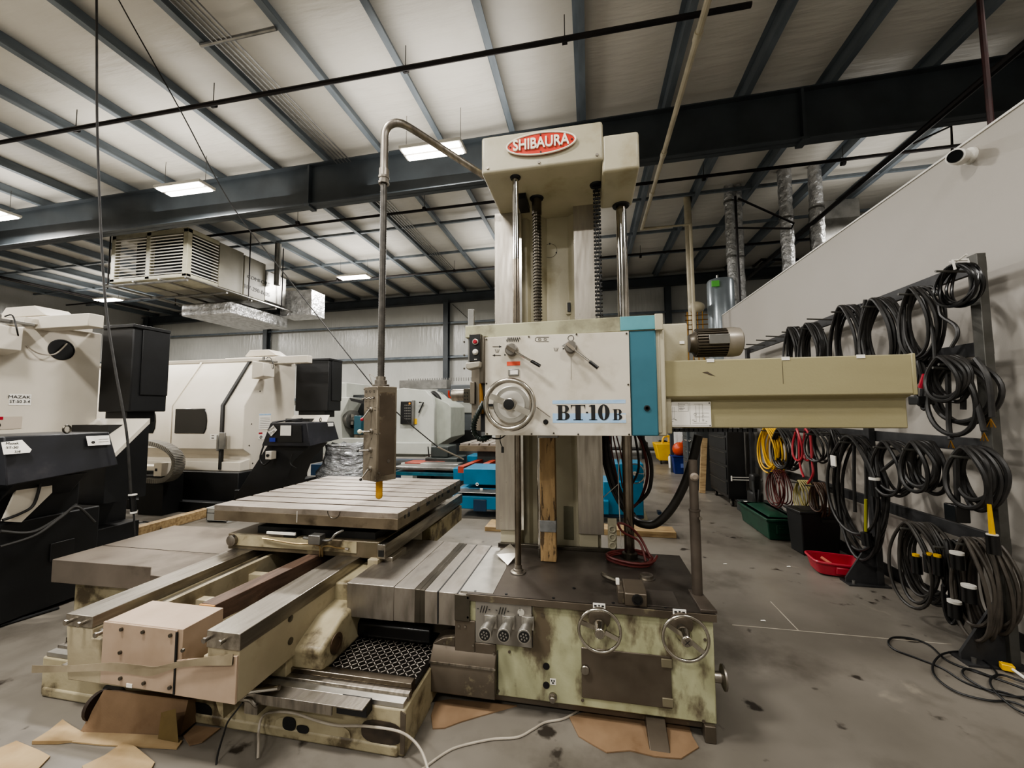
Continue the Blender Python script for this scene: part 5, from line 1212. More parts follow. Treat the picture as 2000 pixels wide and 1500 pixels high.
        MB().prism([(X+.86, 1.35), (X+.80, 1.10), (X+1.36, 1.10), (X+1.34, 1.35)], 1, CY-.012, CY-.001).build('open_frame', black, hd)
        pz = [AY(556, 838, CY-.03), AY(568, 838, CY-.03), AY(568, 858, CY-.03), AY(556, 858, CY-.03)]
        pa, pb2 = AY(548, 831, CY-.025), AY(568, 851, CY-.025)
        MB().box(pa.x, pb2.x, CY-.026, CY-.022, pb2.z, pa.z).build('paper_sheet', white, hd)
        c1 = AY(531, 841, CY-.03)
        o = MB().add([(c1.x-.08, CY-.03, c1.z-.01), (c1.x+.02, CY-.03, c1.z+.08), (c1.x+.09, CY-.03, c1.z+.01), (c1.x-.01, CY-.03, c1.z-.085)], [(0, 1, 2, 3)]).build('paper_label', white, hd)
        text('MAZAK', .04, (c1.x-.01, CY-.033, c1.z+.02), (1, 0, .55), (-.55, 0, 1), ink, o)
        text('ST-50', .04, (c1.x+.01, CY-.033, c1.z-.03), (1, 0, .55), (-.55, 0, 1), ink, o)
        c1 = AY(532, 859, CY-.03); MB().box(c1.x-.05, c1.x+.05, CY-.032, CY-.028, c1.z-.03, c1.z+.03).build('blue_label', mat('deep_blue_label', '#1d2f8a', None, .4), hd)
        pa, pb2 = AX(640, 826, BX+.01), AX(651, 836, BX+.02); MB().box(BX+.004, BX+.02, pa.y, pb2.y, pb2.z, pa.z).build('warning_label', white, hd)
        c1 = AY(527, 889, CY-.02); MB().box(c1.x-.05, c1.x+.05, CY-.05, CY+.05, c1.z-.06, c1.z+.06).build('switch_box', mzcream, t, bevel=.006)
        MB().cyl((c1.x, CY-.05, c1.z), (c1.x, CY-.07, c1.z), .022, seg=12).build('rotary_switch', black, t)
        MB().tube(catmull([AY(515, 870, CY-.02), AY(508, 895, CY-.02), AY(516, 908, CY-.02), AY(530, 897, CY-.02)], 6), .012, 6).tube(catmull([AY(572, 885, CY-.02), AY(567, 905, CY-.02), AY(580, 915, CY-.02)], 5), .01, 6).build('drooping_cable', black, t)
        MB().tube(catmull([AY(532, 825, CY+.1), AY(560, 821, CY+.1), AY(590, 818, CY+.1), AY(570, 822, CY+.1), AY(590, 822, CY+.1)], 6), .014, 8).build('cable_coil_on_top', black, t)
    return t
lathe_b = enclosed_lathe(0, False)
enclosed_lathe(-3.08, True)
# energy chain arm in front of the second lathe
YC = 4.95
t = lathe_b
ctr = [AY(215, 868, YC), AY(260, 864, YC), AY(300, 865, YC), AY(330, 875, YC), AY(347, 893, YC), AY(347, 915, YC), AY(335, 932, YC), AY(318, 938, YC), AY(290, 937, YC)]
cp_ = catmull(ctr, 8)
q = MB()
for i in range(len(cp_)-1): 
    p, r_ = cp_[i], cp_[i+1]; q.bar(p, p+(r_-p)*.82, .12, .07, (0, 1, 0)) if False else q.bar(p, p+(r_-p)*.84, .07, .16, (0, 1, 0))
q.build('chain_links', mat('grey_chain_plastic', '#77746c', '#69665f', .5), t, bevel=.004)
p0_, p1_ = AY(228, 906, YC+.2), AY(320, 918, YC+.2)
MB().box(p0_.x, p1_.x, YC+.1, YC+.25, p1_.z, p0_.z).build('carrier_beam', mzcream, t, bevel=.01)
p0_, p1_ = AY(306, 904, YC), AY(320, 930, YC)
o = MB().box(p0_.x, p1_.x, YC-.04, YC+.1, p1_.z, p0_.z).build('carrier_bracket', mzcream, t, bevel=.006)
MB().box(p0_.x+.03, p0_.x+.07, YC-.044, YC-.04, (p0_.z+p1_.z)/2-.02, (p0_.z+p1_.z)/2+.02).build('warning_mark', ink, o)
MB().box(p0_.x-.3, p1_.x, YC+.0, YC+.3, 0, p1_.z-.0).build('carrier_foot', blackmt, t)
# film-wrapped bundle
rn = random.Random(11); cx_, cy_ = -3.75, 5.65
q = MB(); rows = 14; sg = 26; vs = []; fs = []
for j_ in range(rows+1):
    h_ = j_/rows
    for i in range(sg):
        a_ = 2*PI*i/sg; r_ = (.48-.16*h_)*(1+.10*rn.uniform(-1, 1)); r_ *= (1-.1*math.sin(h_*9)); vs.append((cx_+r_*math.cos(a_)*1.0, cy_+r_*.8*math.sin(a_), .02+1.02*h_+.02*rn.uniform(-1, 1)))
for j_ in range(rows):
    for i in range(sg): fs.append((j_*sg+i, j_*sg+(i+1) % sg, (j_+1)*sg+(i+1) % sg, (j_+1)*sg+i))
fs.append(tuple(range(sg-1, -1, -1))); fs.append(tuple(range(rows*sg, rows*sg+sg)))
tag(q.add(vs, fs).build('wrapped_bundle', shrink, None, angle=80), 'crinkled silver film wrapped bundle under the conveyor head, behind the slotted table', 'bundle')

# ================================================================== THIRD LATHE, pale grey with blue base
LY = 8.4
def q3(px, py, Y=LY): return AY(px, py, Y)
t = thing('open_front_lathe', (q3(760, 900).x, LY, 0), 'pale grey lathe with open chuck window, control panel and navy blue base', 'lathe')
xl, xr = q3(642, 800).x, q3(878, 800).x; xm = q3(718, 800).x
zt3 = q3(700, 770).z; zb3 = q3(700, 892).z
# left housing with trapezoid opening, built as a frame around it
x1_, x2_ = q3(640, 0).x, q3(735, 0).x
op = [q3(683, 780), q3(718, 788), q3(718, 853), q3(668, 853)]
MB().box(xl-.4, xl+.25, LY+.3, LY+1.4, zb3, q3(0, 760).z).build('headstock_cover', lathew, t, bevel=.02)
oL = [q3(640, 810), q3(650, 776), q3(683, 776), q3(666, 812), q3(668, 856), q3(735, 856), q3(735, 892), q3(640, 892)]
MB().prism([(p.x, p.z) for p in oL], 1, LY, LY+1.0).build('front_housing', lathew, t, bevel=.012)
MB().add([q3(683, 777, LY-.02), q3(735, 788, LY-.02), q3(735, 795, LY-.02), q3(685, 783, LY-.02)], [(0, 1, 2, 3)]).build('visor_edge', blackmt, t)
MB().box(q3(660, 0).x, q3(740, 0).x, LY+.6, LY+.62, q3(0, 870).z, q3(0, 780).z).build('splash_back', mat('inner_grey_sheet', '#4a4d4f', '#3a3d3f', .4, .5), t)
c = q3(690, 819, LY+.3)
ck = MB().lathe([(.20, 0), (.22, .02), (.22, .25), (.1, .26), (.1, .4)], (c.x-.2, LY+.3, c.z), (1, -.25, 0), 28)
for k in range(3): a_ = 2*PI*k/3; ck.box(c.x+.05, c.x+.12, LY+.17+.1*math.cos(a_), LY+.24+.1*math.cos(a_), c.z+.1*math.sin(a_)-.04, c.z+.1*math.sin(a_)+.04)
ck.build('chuck', galv, t)
MB().box(c.x+.1, q3(735, 0).x, LY+.2, LY+.5, q3(0, 856).z, q3(0, 846).z).build('lathe_ways', steel, t)
MB().box(q3(703, 0).x, q3(716, 0).x, LY+.1, LY+.3, q3(0, 845).z, q3(0, 815).z).build('tool_post', mat('teal_toolpost', '#2d5562', None, .4), t, bevel=.01)
# right housing (slanted guard)
oR = [q3(730, 772), q3(745, 765), q3(790, 758), q3(832, 762), q3(845, 775), q3(850, 792), q3(850, 870), q3(832, 892), q3(730, 892)]
MB().prism([(p.x, p.z) for p in oR], 1, LY-.05, LY+1.0).build('tailstock_housing', lathew, t, bevel=.015)
oE = [q3(845, 775), q3(872, 788), q3(878, 795), q3(878, 855), q3(850, 872)]
MB().prism([(p.x, p.z) for p in oE], 1, LY+.1, LY+1.1).build('end_cover', mat('slightly_darker_grey', '#9da197', '#94988e', .42), t, bevel=.015)
c0_, c1_ = q3(735, 864, LY-.3), q3(842, 888, LY-.3)
MB().box(c0_.x, c1_.x, LY-.3, LY-.05, c1_.z, c0_.z).build('front_apron', lathew, t, bevel=.012)
c0_, c1_ = q3(783, 784, LY-.1), q3(805, 828, LY-.1)
pn = MB().box(c0_.x, c1_.x, LY-.12, LY-.04, c1_.z, c0_.z).build('control_panel', black, t, bevel=.01)
for i in range(4):
  bt = MB()
  for j_ in range(6): bt.box(c0_.x+.10+.04*i, c0_.x+.125+.04*i, LY-.126, LY-.12, c1_.z+.1+.06*j_, c1_.z+.13+.06*j_)
  bt.build('key_row', galv, pn)
MB().lathe([(.022, 0), (.022, .02)], (c1_.x-.05, LY-.12, c0_.z-.05), (0, -1, 0), 14).build('orange_knob', mat('orange_knob', '#d88a2a', None, .4), pn)
MB().box(c1_.x, c1_.x+.05, LY-.14, LY-.02, c1_.z-.02, c0_.z+.02).build('panel_frame', galv, t, bevel=.006)
h0, h1 = q3(827, 786, LY-.1), q3(818, 806, LY-.1)
MB().tube([(h0.x-.1, LY-.1, h0.z), (h0.x, LY-.1, h0.z), h1], .018, 8).build('door_handle', black, t)
c = q3(812, 823, LY-.06); MB().box(c.x-.03, c.x+.03, LY-.065, LY-.05, c.z-.06, c.z+.06).build('yellow_label', yellowp, t)
MB().tube(catmull([q3(838, 770, LY+.2), q3(848, 768, LY+.2), q3(856, 776, LY+.2), q3(860, 786, LY+.2)], 5), .05, 10).build('black_duct_hose', black, t)
q = MB(); 
q.box(q3(763, 0).x-.1, q3(850, 0).x, LY+.9, LY+1.2, q3(0, 775, LY+1.2).z, q3(0, 762, LY+1.2).z)
for i in range(34): q.box(q3(763, 0).x+i*.065, q3(763, 0).x+i*.065+.012, LY+1.2, LY+1.23, q3(0, 763, LY+1.2).z, q3(0, 758, LY+1.2).z)
q.build('chain_comb', galv, t)
c0_, c1_ = q3(672, 757, LY+1.2), q3(700, 762, LY+1.2); MB().box(c0_.x, c1_.x, LY+1.0, LY+1.2, c1_.z, c0_.z).build('top_grille', coverdark, t)
MB().box(xl-.4, q3(850, 0).x, LY-.05, LY+1.3, .05, q3(0, 893).z).box(xl-.4, q3(735, 0).x, LY-.25, LY, .0, q3(0, 915).z).box(q3(680, 0).x, q3(740, 0).x, LY-.3, LY-.2, q3(0, 905).z-.05, q3(0, 905).z+.06).build('blue_base', navy, t, bevel=.015)
MB().box(q3(805, 0).x, q3(826, 0).x, LY-.3, LY+.2, .0, q3(0, 885).z).build('grey_pedestal', lathew, t, bevel=.01)
# grey machine further back
GY = 10.4
t = thing('grey_machine', (AY(885, 0, GY).x, GY, 0), 'mid grey machine cabinet with a red and white letter, behind the spindle', 'machine')
c0_, c1_ = AY(862, 752, GY), AY(940, 900, GY)
MB().prism([(AY(872, 0, GY).x, 0), (AY(849, 0, GY).x, c0_.z-.5), (AY(862, 0, GY).x, c0_.z), (c1_.x, c0_.z), (c1_.x, 0)], 1, GY, GY+1.2).build('cabinet', greymc, t, bevel=.02)
MB().prism([(AY(838, 0, GY).x, c0_.z-.15), (AY(850, 0, GY).x, c0_.z-.01), (AY(863, 0, GY).x, c0_.z-.01), (AY(855, 0, GY).x, c0_.z-.7)], 1, GY+.1, GY+.8).build('pale_side', lathew, t, bevel=.01)
text('U', .28, AY(881, 771, GY-.01), (1, 0, 0), (0, 0, 1), badgered, t, off=.01)
c0_, c1_ = AY(870, 786, GY-.05), AY(940, 806, GY-.05); MB().box(c0_.x, c1_.x, GY-.06, GY-.0, c1_.z, c0_.z).build('white_band', lathew, t, bevel=.01)
c0_, c1_ = AY(870, 840, GY-.05), AY(940, 865, GY-.05); MB().box(c0_.x, c1_.x, GY-.1, GY, c1_.z, c0_.z).build('dark_band', black, t)
MB().torus(AY(880, 822, GY-.12), .10, .018, (0, 1, 0), 20, 6).cyl(AY(880, 822, GY-.12), AY(880, 822, GY), .03, seg=10).build('handwheel', black, t)
# dark green lathe bed in front of it
t = thing('dark_machine_bed', (AY(850, 0, 7.45).x, 7.45, 0), 'dark grey green low machine bed behind the blue machine', 'machine bed')
c0_, c1_ = AY(830, 872, 7.45), AY(893, 905, 7.45)
MB().box(c0_.x, c1_.x, 7.45, 8.05, 0, c1_.z+.1).box(c0_.x+.1, c1_.x-.2, 7.5, 8.0, c1_.z+.1, c0_.z).build('bed_casting', mat('dark_green_grey', '#2f3634', '#272d2b', .45), t, bevel=.02)
MB().box(c0_.x-.1, c0_.x+.2, 7.3, 7.6, .0, .3).tube([AY(836, 872, 7.4), AY(838, 893, 7.4)], .015, 6).build('bed_bracket', black, t, bevel=.01)

# ================================================================== BRIGHT BLUE MACHINE
BY = 5.6
def q4(px, py, Y=BY): return AY(px, py, Y)
t = thing('blue_machine', (q4(1000, 1000).x, BY, 0), 'bright blue disassembled machine frame with orange red rails behind the column', 'machine frame')
def bb(px0, px1, py0, py1, Y, dep, nm, m, bev=.012):
    a_, b_ = AY(px0, py0, Y), AY(px1, py1, Y); return MB().box(a_.x, b_.x, Y, Y+dep, max(b_.z, 0.0), a_.z).build(nm, m, t, bevel=bev)
bb(883, 1190, 968, 1006, BY, .5, 'lower_frame', cyanp)
bb(905, 1100, 915, 952, BY+.2, .6, 'cross_box', cyanp)
bb(898, 1100, 952, 962, BY+.25, .5, 'box_ledge', cyanp)
bb(900, 1100, 955, 968, BY+.3, .4, 'dark_gap', navy)
bb(880, 1100, 962, 968, BY-.02, .6, 'grey_ledge', galv)
o = bb(924, 950, 975, 1000, BY-.01, .02, 'frame_opening', navy)
MB().torus(q4(932, 946, BY+.19), .018, .006, (0, 1, 0), 12, 5).box(q4(930, 0).x, q4(935, 0).x, BY+.19, BY+.2, q4(0, 930, BY+.2).z, q4(0, 923, BY+.2).z).build('white_tag', white, t)
# long rails running left, red covers
bb(768, 905, 911, 920, 6.6, .4, 'long_steel_rail', galv)
bb(768, 905, 921, 932, 6.62, .3, 'teal_rail_base', mat('teal_rail', '#1d5f70', '#174d5b', .4))
bb(885, 910, 914, 940, 6.4, .3, 'rail_end_block', cyanp)
bb(790, 860, 903, 911, 7.2, .4, 'red_rail', redrail)
bb(820, 895, 905, 909, 7.0, .3, 'grey_rail', galv)
a0, a1 = AZ(900, 915, .62), AZ(940, 896, .62)
q = MB()
for k in range(3):
    dx = .28*k; q.bar((a0.x+dx, a0.y, .60), (a0.x+dx+.1, a0.y+1.9, .60), .10, .10)
q.build('red_slide_rails', redrail, t)
bb(912, 1100, 890, 906, 8.2, .5, 'rear_cross_frame', cyanp)
# right of the column
bb(1178, 1258, 940, 1008, BY+.1, .5, 'right_frame', cyanp)
bb(1195, 1258, 905, 945, BY+.2, .5, 'right_upper_box', cyanp)
bb(1178, 1258, 1002, 1014, BY+.12, .4, 'right_dark_gap', navy)
MB().torus(q4(1240, 925, BY+.1), .13, .009, (0, 1, 0), 28, 6).tube([q4(1240, 925, BY+.1)-Vector((.13, 0, 0)), q4(1240, 925, BY+.1)+Vector((.13, 0, 0))], .007, 6).cyl(q4(1240, 925, BY+.1), q4(1240, 925, BY+.25), .03, seg=12).build('small_handwheel', chrome, t)
for k in range(3): MB().box(q4(1262, 0).x-.02, q4(1266, 0).x, BY+.2, BY+.3, q4(0, 955+k*14).z-.02, q4(0, 955+k*14).z+.02).build('frame_stud', navy, t)
# small parts on top of headstock horizon: blue cap & yellow thing far behind
t = thing('slotted_table', AY(940, 900, 7.0), 'second slotted steel table on a machine behind the spindle', 'machine table')
c0_, c1_ = AY(897, 866, 7.0), AY(1100, 884, 7.0)
MB().box(c0_.x, c1_.x, 7.0, 8.2, c1_.z, c0_.z-.04).build('table_body', tabside, t, bevel=.004)
q = MB(); n_ = 10; w_ = (c1_.x-c0_.x)/n_
for i in range(n_): q.box(c0_.x+i*w_+.015, c0_.x+(i+1)*w_-.015, 7.0, 8.2, c0_.z-.04, c0_.z+.0)
q.build('table_lands', tabsteel, t, bevel=.002)
MB().box(c0_.x+.3, c1_.x-.3, 7.15, 8.0, .45, c1_.z).build('table_support', mat('dark_green_grey', '#2f3634'), t)
MB().box(c0_.x+.25, c1_.x-.25, 7.1, 8.05, .0, .45).build('support_base', navy, t)
# pallets beneath and behind
def pallet(x, y, w, l, label, rot=0):
    t = thing('pallet', (x, y, 0), label, 'pallet', 'wooden pallets under machines')
    X_ = Matrix.Translation((x, y, 0)) @ Matrix.Rotation(rot, 4, 'Z')
    for i in range(5): MB(X_).box(-w/2, w/2, -l/2+i*l/5+.02, -l/2+(i+1)*l/5-.03, .09, .11).build('deck_board', woodl, t, smooth=False)
    for i in (-1, 0, 1): MB(X_).box(i*(w/2-.05)-.04, i*(w/2-.05)+.04, -l/2, l/2, .0, .09).build('stringer', woodl, t, smooth=False)
a = AZ(930, 1015, 0)
tag(box(-1.35, -.75, 5.05, 5.4, 0, .055).build('timber_skid', woodl, None, bevel=.004), 'flat wooden skid on the floor in front of the blue machine, left of the column', 'timber')
tag(box(.15, 1.0, 5.15, 5.4, 0, .07).build('timber_skid', woodl, None, bevel=.004), 'flat wooden skid on the floor right of the column under the blue frame', 'timber')
c = AZ(1245, 1020, 0)
tag(MB().prism([(c.x-.14, .0), (c.x+.16, .0), (c.x+.1, .2), (c.x-.1, .24)], 1, c.y+.05, c.y+.3).build('white_sack', mat('off_white_sack', '#c7bfa5', '#b0a88f', .7, bump=.3, bscale=10), None, bevel=.03, seg=3), 'small off-white sack on the floor beside the blue machine', 'sack')
# things on the floor left
def beamw(p, q, w, h, label, m=woodl):
    tag(MB().bar(p, q, w, h).build('timber_beam', m, None, bevel=.004), label, 'timber', 'long timbers on the floor at left')
a, b2 = AZ(200, 1057, .06), AZ(405, 1000, .06)
beamw(a, b2, .12, .12, 'long pale timber beam on the floor beyond the left way cover')
a, b2 = AZ(60, 1130, .05), AZ(198, 1066, .05)
beamw(a, b2, .1, .1, 'shorter dark timber beam beside the coolant tank', woodY)
a, b2 = AZ(0, 1222, .012), AZ(115, 1187, .012)
tag(MB().tube([a, b2], .011, 8).build('dark_rod', blackmt, None), 'thin dark rod lying on the floor at the left edge', 'rod')
c = AZ(420, 1020, .0)
t = thing('clear_tray', (c.x, c.y, 0), 'small clear plastic tray on the floor behind the left way cover', 'tray')
MB().box(c.x-.15, c.x+.2, c.y, c.y+.25, .12, .128).box(c.x-.15, c.x+.2, c.y, c.y+.01, .02, .19).box(c.x-.15, c.x+.2, c.y+.24, c.y+.25, .02, .19).box(c.x-.15, c.x-.14, c.y, c.y+.25, .0, .19).box(c.x+.19, c.x+.2, c.y, c.y+.25, .0, .19).build('tray_shell', mat('milky_plastic', '#a9aaa6', None, .2), t)
MB().tube([(c.x-.15, c.y, .19), (c.x+.2, c.y, .19), (c.x+.2, c.y+.25, .19), (c.x-.15, c.y+.25, .19), (c.x-.15, c.y, .19)], .008, 6).build('tray_rim', whitep, t)
MB().box(-20, -10, 3, 3, 0, 0) if False else None
pts = catmull([AZ(190, 1020, .01), AZ(240, 1026, .01), AZ(285, 1019, .01), AZ(310, 1030, .01), AZ(322, 1036, .12)], 6)
tag(MB().tube(pts, .010, 6).build('floor_hose', cabler, None), 'black hose on the floor near the long timber at left', 'hose')

# ================================================================== RIGHT: CABLE RACK
RX = 2.47
rack = thing('cable_rack', (RX, 4.2, 0), 'long dark steel cable rack with pegs standing against the right wall', 'rack')
zr = {'top': 2.47, 'mid_upper': 1.93, 'middle': 1.30, 'low': .70}
YA, YE = 3.02, 6.85
for nm, z in zr.items(): MB().box(RX+.02, RX+.05, YA, YE, z-.045, z+.045).build('rail', darkmet, rack, bevel=.002)
for y in (3.02, 4.13, 5.08, 6.8):
    p = MB().box(RX-.03, RX+.02, y-.035, y+.035, 0, 2.53 if y < 3.1 else 2.50).build('post', greymet if y < 3.1 else darkmet, rack, bevel=.003)
    if y < 4.5: MB().prism([(RX-.26, 0), (RX-.26, .05), (RX-.03, .42), (RX-.03, 0)], 1, y-.008, y+.008).box(RX-.27, RX+.05, y-.07, y+.07, 0, .012).build('foot_gusset', darkmet, p)
    if y < 4.5: MB().cyl((RX-.22, y-.04, .012), (RX-.22, y-.04, .04), .012, seg=8).cyl((RX-.22, y+.04, .012), (RX-.22, y+.04, .04), .012, seg=8).build('anchor_bolts', galv, p)
def peg(y, z): MB().cyl((RX+.02, y, z), (RX-.22, y, z+.02), .008, seg=8).cyl((RX-.222, y, z+.0203), (RX-.218, y, z+.02), .0085, seg=8).build('peg', greymet, rack)
# coils: name of each position comes from its look
def coil(px0, px1, py0, py1, n, r, m, label, X=RX-.10, seed=1, spread=.10, tails=(), name='cable_coil', cat='cable', round_=False, pegz=None, extra=None, hang=.6):
    rn = random.Random(seed)
    a_ = AX(px0, (py0+py1)/2, X); b_ = AX(px1, (py0+py1)/2, X)
    yc = (a_.y+b_.y)/2; ry = abs(a_.y-b_.y)/2
    mid = (px0+px1)/2
    z1 = AX(mid, py0, X).z; z0 = AX(mid, py1, X).z; rz = (z1-z0)/2; zc = (z0+z1)/2
    q = MB()
    for i in range(n):
        ky = ry*rn.uniform(.72, 1.0); kz = rz*rn.uniform(.8, 1.0) if not round_ else rz*rn.uniform(.9, 1); x = X+spread*(i/(max(1, n-1))-.5); sh = rn.uniform(-.12, .12)*ry
        pts = []
        for k in range(36):
            t_ = 2*PI*k/36; s_, c_ = math.sin(t_), math.cos(t_)
            wd = 1.0 if round_ else (1-.30*max(0, s_)**2)          # narrower where it hangs from the peg
            pts.append((x+.012*math.sin(t_*2+i), yc+sh*(1-s_)*.5+ky*c_*wd, z1-r-kz+kz*s_ if True else 0))
        q.tube(pts, r, 7, True)
    t = thing(name, (X, yc, z0), label, cat)
    q.build('coil_loops', m, t)
    for tl in tails:
        q = MB().tube(catmull([AX(p[0], p[1], X-.02-.01*j_) for j_, p in enumerate(tl)], 5), r, 7).build('cable_tail', m, t)
    peg(yc, z1-2*r*min(n, 4)*.6-.02)
    return t
blk = cabler
c1t = coil(1832, 1918, 513, 596, 8, .0085, blackgl, 'small tidy coil of glossy black cable tied with a white ribbon', seed=2, spread=.07, round_=True)
rb_ = AX(1872, 514, RX-.14)
MB().tube([rb_+Vector((-.02, 0, -.04)), rb_+Vector((-.03, 0, .02)), rb_+Vector((.05, 0, .02)), rb_+Vector((.06, 0, -.04))], .008, 6).tube(catmull([rb_, rb_+Vector((0, .06, .03)), rb_+Vector((0, .02, .015)), rb_+Vector((0, -.06, .035))], 4), .005, 5).build('white_ribbon', whitep, c1t)
c = coil(1762, 1836, 556, 708, 5, .011, blk, 'loose black cable coil, second from the near post, one end hooking out', seed=3, tails=[[(1835, 585), (1838, 615), (1865, 635), (1870, 655), (1858, 678)], [(1800, 570), (1820, 640), (1826, 705)], [(1765, 600), (1770, 660), (1790, 700)]])
coil(1684, 1764, 577, 765, 6, .015, blk, 'thick black cable coil on the top rail, third from the near post', seed=4, tails=[[(1690, 585), (1682, 640), (1690, 695)]])
coil(1627, 1690, 592, 765, 6, .013, blk, 'dark cable coil on the top rail, fourth from the near post', seed=5)
coil(1567, 1608, 628, 745, 7, .013, blk, 'right one of the pair of tight black coils just above the ram guard', seed=6)
coil(1537, 1567, 636, 745, 7, .013, blk, 'left, farthest one of the pair of tight black coils above the ram guard', seed=7)
for px, py in ((1448, 678), (1470, 671), (1492, 664), (1513, 655), (1603, 622)): a_ = AX(px+20, py, RX); peg(a_.y, 2.46)
c = coil(1813, 1935, 700, 846, 3, .015, blk, 'big wide black cable loop with stripped copper ends beside the end of the ram guard', seed=8, tails=[[(1850, 705), (1852, 760), (1853, 830), (1857, 858)], [(1880, 700), (1900, 760), (1912, 800), (1922, 842)], [(1905, 700), (1930, 740), (1938, 815)], [(1882, 720), (1881, 800)]])
for px, py in ((1922, 845), (1935, 818), (1857, 860)):
    q = MB()
    for k in range(4): a_ = AX(px, py, RX-.15); q.tube([a_, a_+Vector((0, random.uniform(-.03, .03), -.05))], .0025, 5)
    q.build('stripped_copper_end', brass, c)
coil(1815, 1890, 692, 792, 5, .013, blk, 'medium black cable coil hanging in front of the big wide loop', seed=9, X=RX-.18, spread=.08)
c = coil(1797, 1813, 700, 800, 3, .012, blk, 'narrow black cable with red handle and black plug box beside the ram guard', seed=10, spread=.05)
p_, q_ = AX(1808, 732, RX-.16), AX(1800, 757, RX-.16); MB().cyl(p_, q_, .02, seg=10).build('red_handle', redp, c)
p_ = AX(1800, 782, RX-.16); MB().box(p_.x-.05, p_.x+.05, p_.y-.04, p_.y+.05, p_.z-.03, p_.z+.03).build('plug_box', black, c, bevel=.006)
c = coil(1860, 1955, 870, 996, 4, .015, blk, 'black cable coil with square plug box and yellow plug hanging near the post', seed=12, tails=[[(1868, 885), (1868, 940), (1870, 985)], [(1900, 880), (1928, 910), (1932, 985)]])
p_ = AX(1869, 1000, RX-.14); MB().box(p_.x-.04, p_.x+.04, p_.y-.045, p_.y+.045, p_.z-.06, p_.z+.05).build('plug_box', blackgl, c, bevel=.006)
p_, q_ = AX(1932, 985, RX-.15), AX(1938, 1045, RX-.15); MB().cyl(p_, q_, .009, .014, 10).build('yellow_boot', yellowp, c)
q2_ = AX(1942, 1082, RX-.15); MB().cyl(q_, q2_, .03, seg=14).build('large_plug', blackgl, c); MB().cyl(q_+Vector((0, 0, .006)), q_-Vector((0, 0, .008)), .026, seg=14).build('plug_ring', whitep, c)
coil(1772, 1838, 860, 963, 7, .014, blk, 'thick round black cable coil on the middle rail, with one end leading off left', seed=13, spread=.12, tails=[[(1790, 868), (1765, 885), (1740, 905), (1722, 920)]])
coil(1708, 1782, 860, 972, 4, .012, blk, 'black cable coil with a yellow marked end beside the long hanging loops', seed=14, tails=[[(1715, 870), (1712, 900), (1716, 930)]])
c = coil(1630, 1730, 850, 1086, 6, .014, blk, 'longest black cable coil hanging almost to the floor in front of the second post', seed=15, tails=[[(1668, 870), (1668, 940), (1670, 1000)], [(1690, 870), (1692, 950), (1690, 1038)]])
p_, q_ = AX(1708, 935, RX-.15), AX(1713, 970, RX-.15); MB().cyl(p_, q_, .036, seg=14).build('black_connector', blackgl, c); MB().cyl(p_+Vector((0, 0, .01)), p_-Vector((0, 0, .01)), .038, seg=14).build('white_ring', whitep, c)
p_, q_ = AX(1691, 975, RX-.16), AX(1691, 1038, RX-.16); MB().cyl(p_, q_, .011, seg=8).build('yellow_green_lead', mat('yellow_green', '#8f8d2c', None, .5), c)
p_, q_ = AX(1692, 1040, RX-.16), AX(1695, 1066, RX-.16); MB().cyl(p_, q_, .04, seg=14).build('end_plug', blackgl, c)
coil(1578, 1622, 838, 906, 4, .011, blk, 'thin round black coil next to the red hose', seed=16)
c = coil(1557, 1578, 836, 900, 2, .012, cabler2, 'red hose coil on the rack between black coils', seed=17, tails=[[(1583, 850), (1586, 900), (1588, 925), (1578, 944)], [(1560, 850), (1562, 905), (1570, 932)]], name='hose_coil', cat='hose')
coil(1515, 1557, 836, 918, 9, .012, blk, 'bulky dark cable coil between the yellow and red coils', seed=18, spread=.16)
coil(1489, 1528, 834, 925, 9, .010, cabley, 'bright yellow extension cable coil on the rack', seed=19, spread=.14)
coil(1508, 1537, 918, 992, 8, .007, cabledr, 'dark red tangled cable bundle below the yellow coil', seed=20, spread=.14)
coil(1557, 1585, 938, 1000, 8, .006, cablest, 'straw coloured thin cord bundle above the black bin', seed=21, spread=.1)
coil(1588, 1612, 942, 1008, 6, .008, mat('brown_cable', '#3f2a1c', '#4d3624', .5), 'small brown cable coil above the black bin', seed=22, spread=.08)
c = coil(1762, 1848, 1022, 1186, 9, .011, mat('worn_dark_cable', '#22201d', '#34302b', .5), 'wide dark cable coil with several connectors on the lowest rail', seed=23, spread=.16)
for px, py in ((1790, 1100), (1815, 1098), (1832, 1102)):
    p_ = AX(px, py, RX-.17); o = MB().cyl(p_+Vector((0, 0, .05)), p_-Vector((0, 0, .07)), .032, seg=12).build('black_connector', blackgl, c)
    MB().cyl(p_+Vector((0, 0, .05)), p_+Vector((0, 0, .065)), .02, seg=10).build('yellow_collar', yellowp, o)
coil(1884, 1962, 1052, 1250, 9, .010, cablebr, 'brown grey thin cable coil nearest the near post foot', seed=24, spread=.16)
c = coil(1858, 1885, 1055, 1215, 5, .012, blk, 'black cable bundle with white ringed connectors between the two lowest coils', seed=25, spread=.1)
for px, py in ((1865, 1190), (1893, 1160), (1870, 1095)):
    p_ = AX(px, py, RX-.2); MB().cyl(p_+Vector((0, 0, .04)), p_-Vector((0, 0, .05)), .034, seg=12).build('black_connector', blackgl, c); MB().cyl(p_+Vector((0, 0, .04)), p_+Vector((0, 0, .055)), .034, seg=12).build('white_ring', whitep, c)
for px, py in ((1610, 865), (1615, 905)):
    pass
c = coil(1622, 1640, 838, 925, 3, .010, blk, 'narrow cable with a pale label hanging behind the longest coil', seed=26, spread=.04)
p_ = AX(1629, 900, RX-.15); MB().box(p_.x-.01, p_.x, p_.y-.04, p_.y+.04, p_.z-.05, p_.z+.05).build('pale_label', white, c)
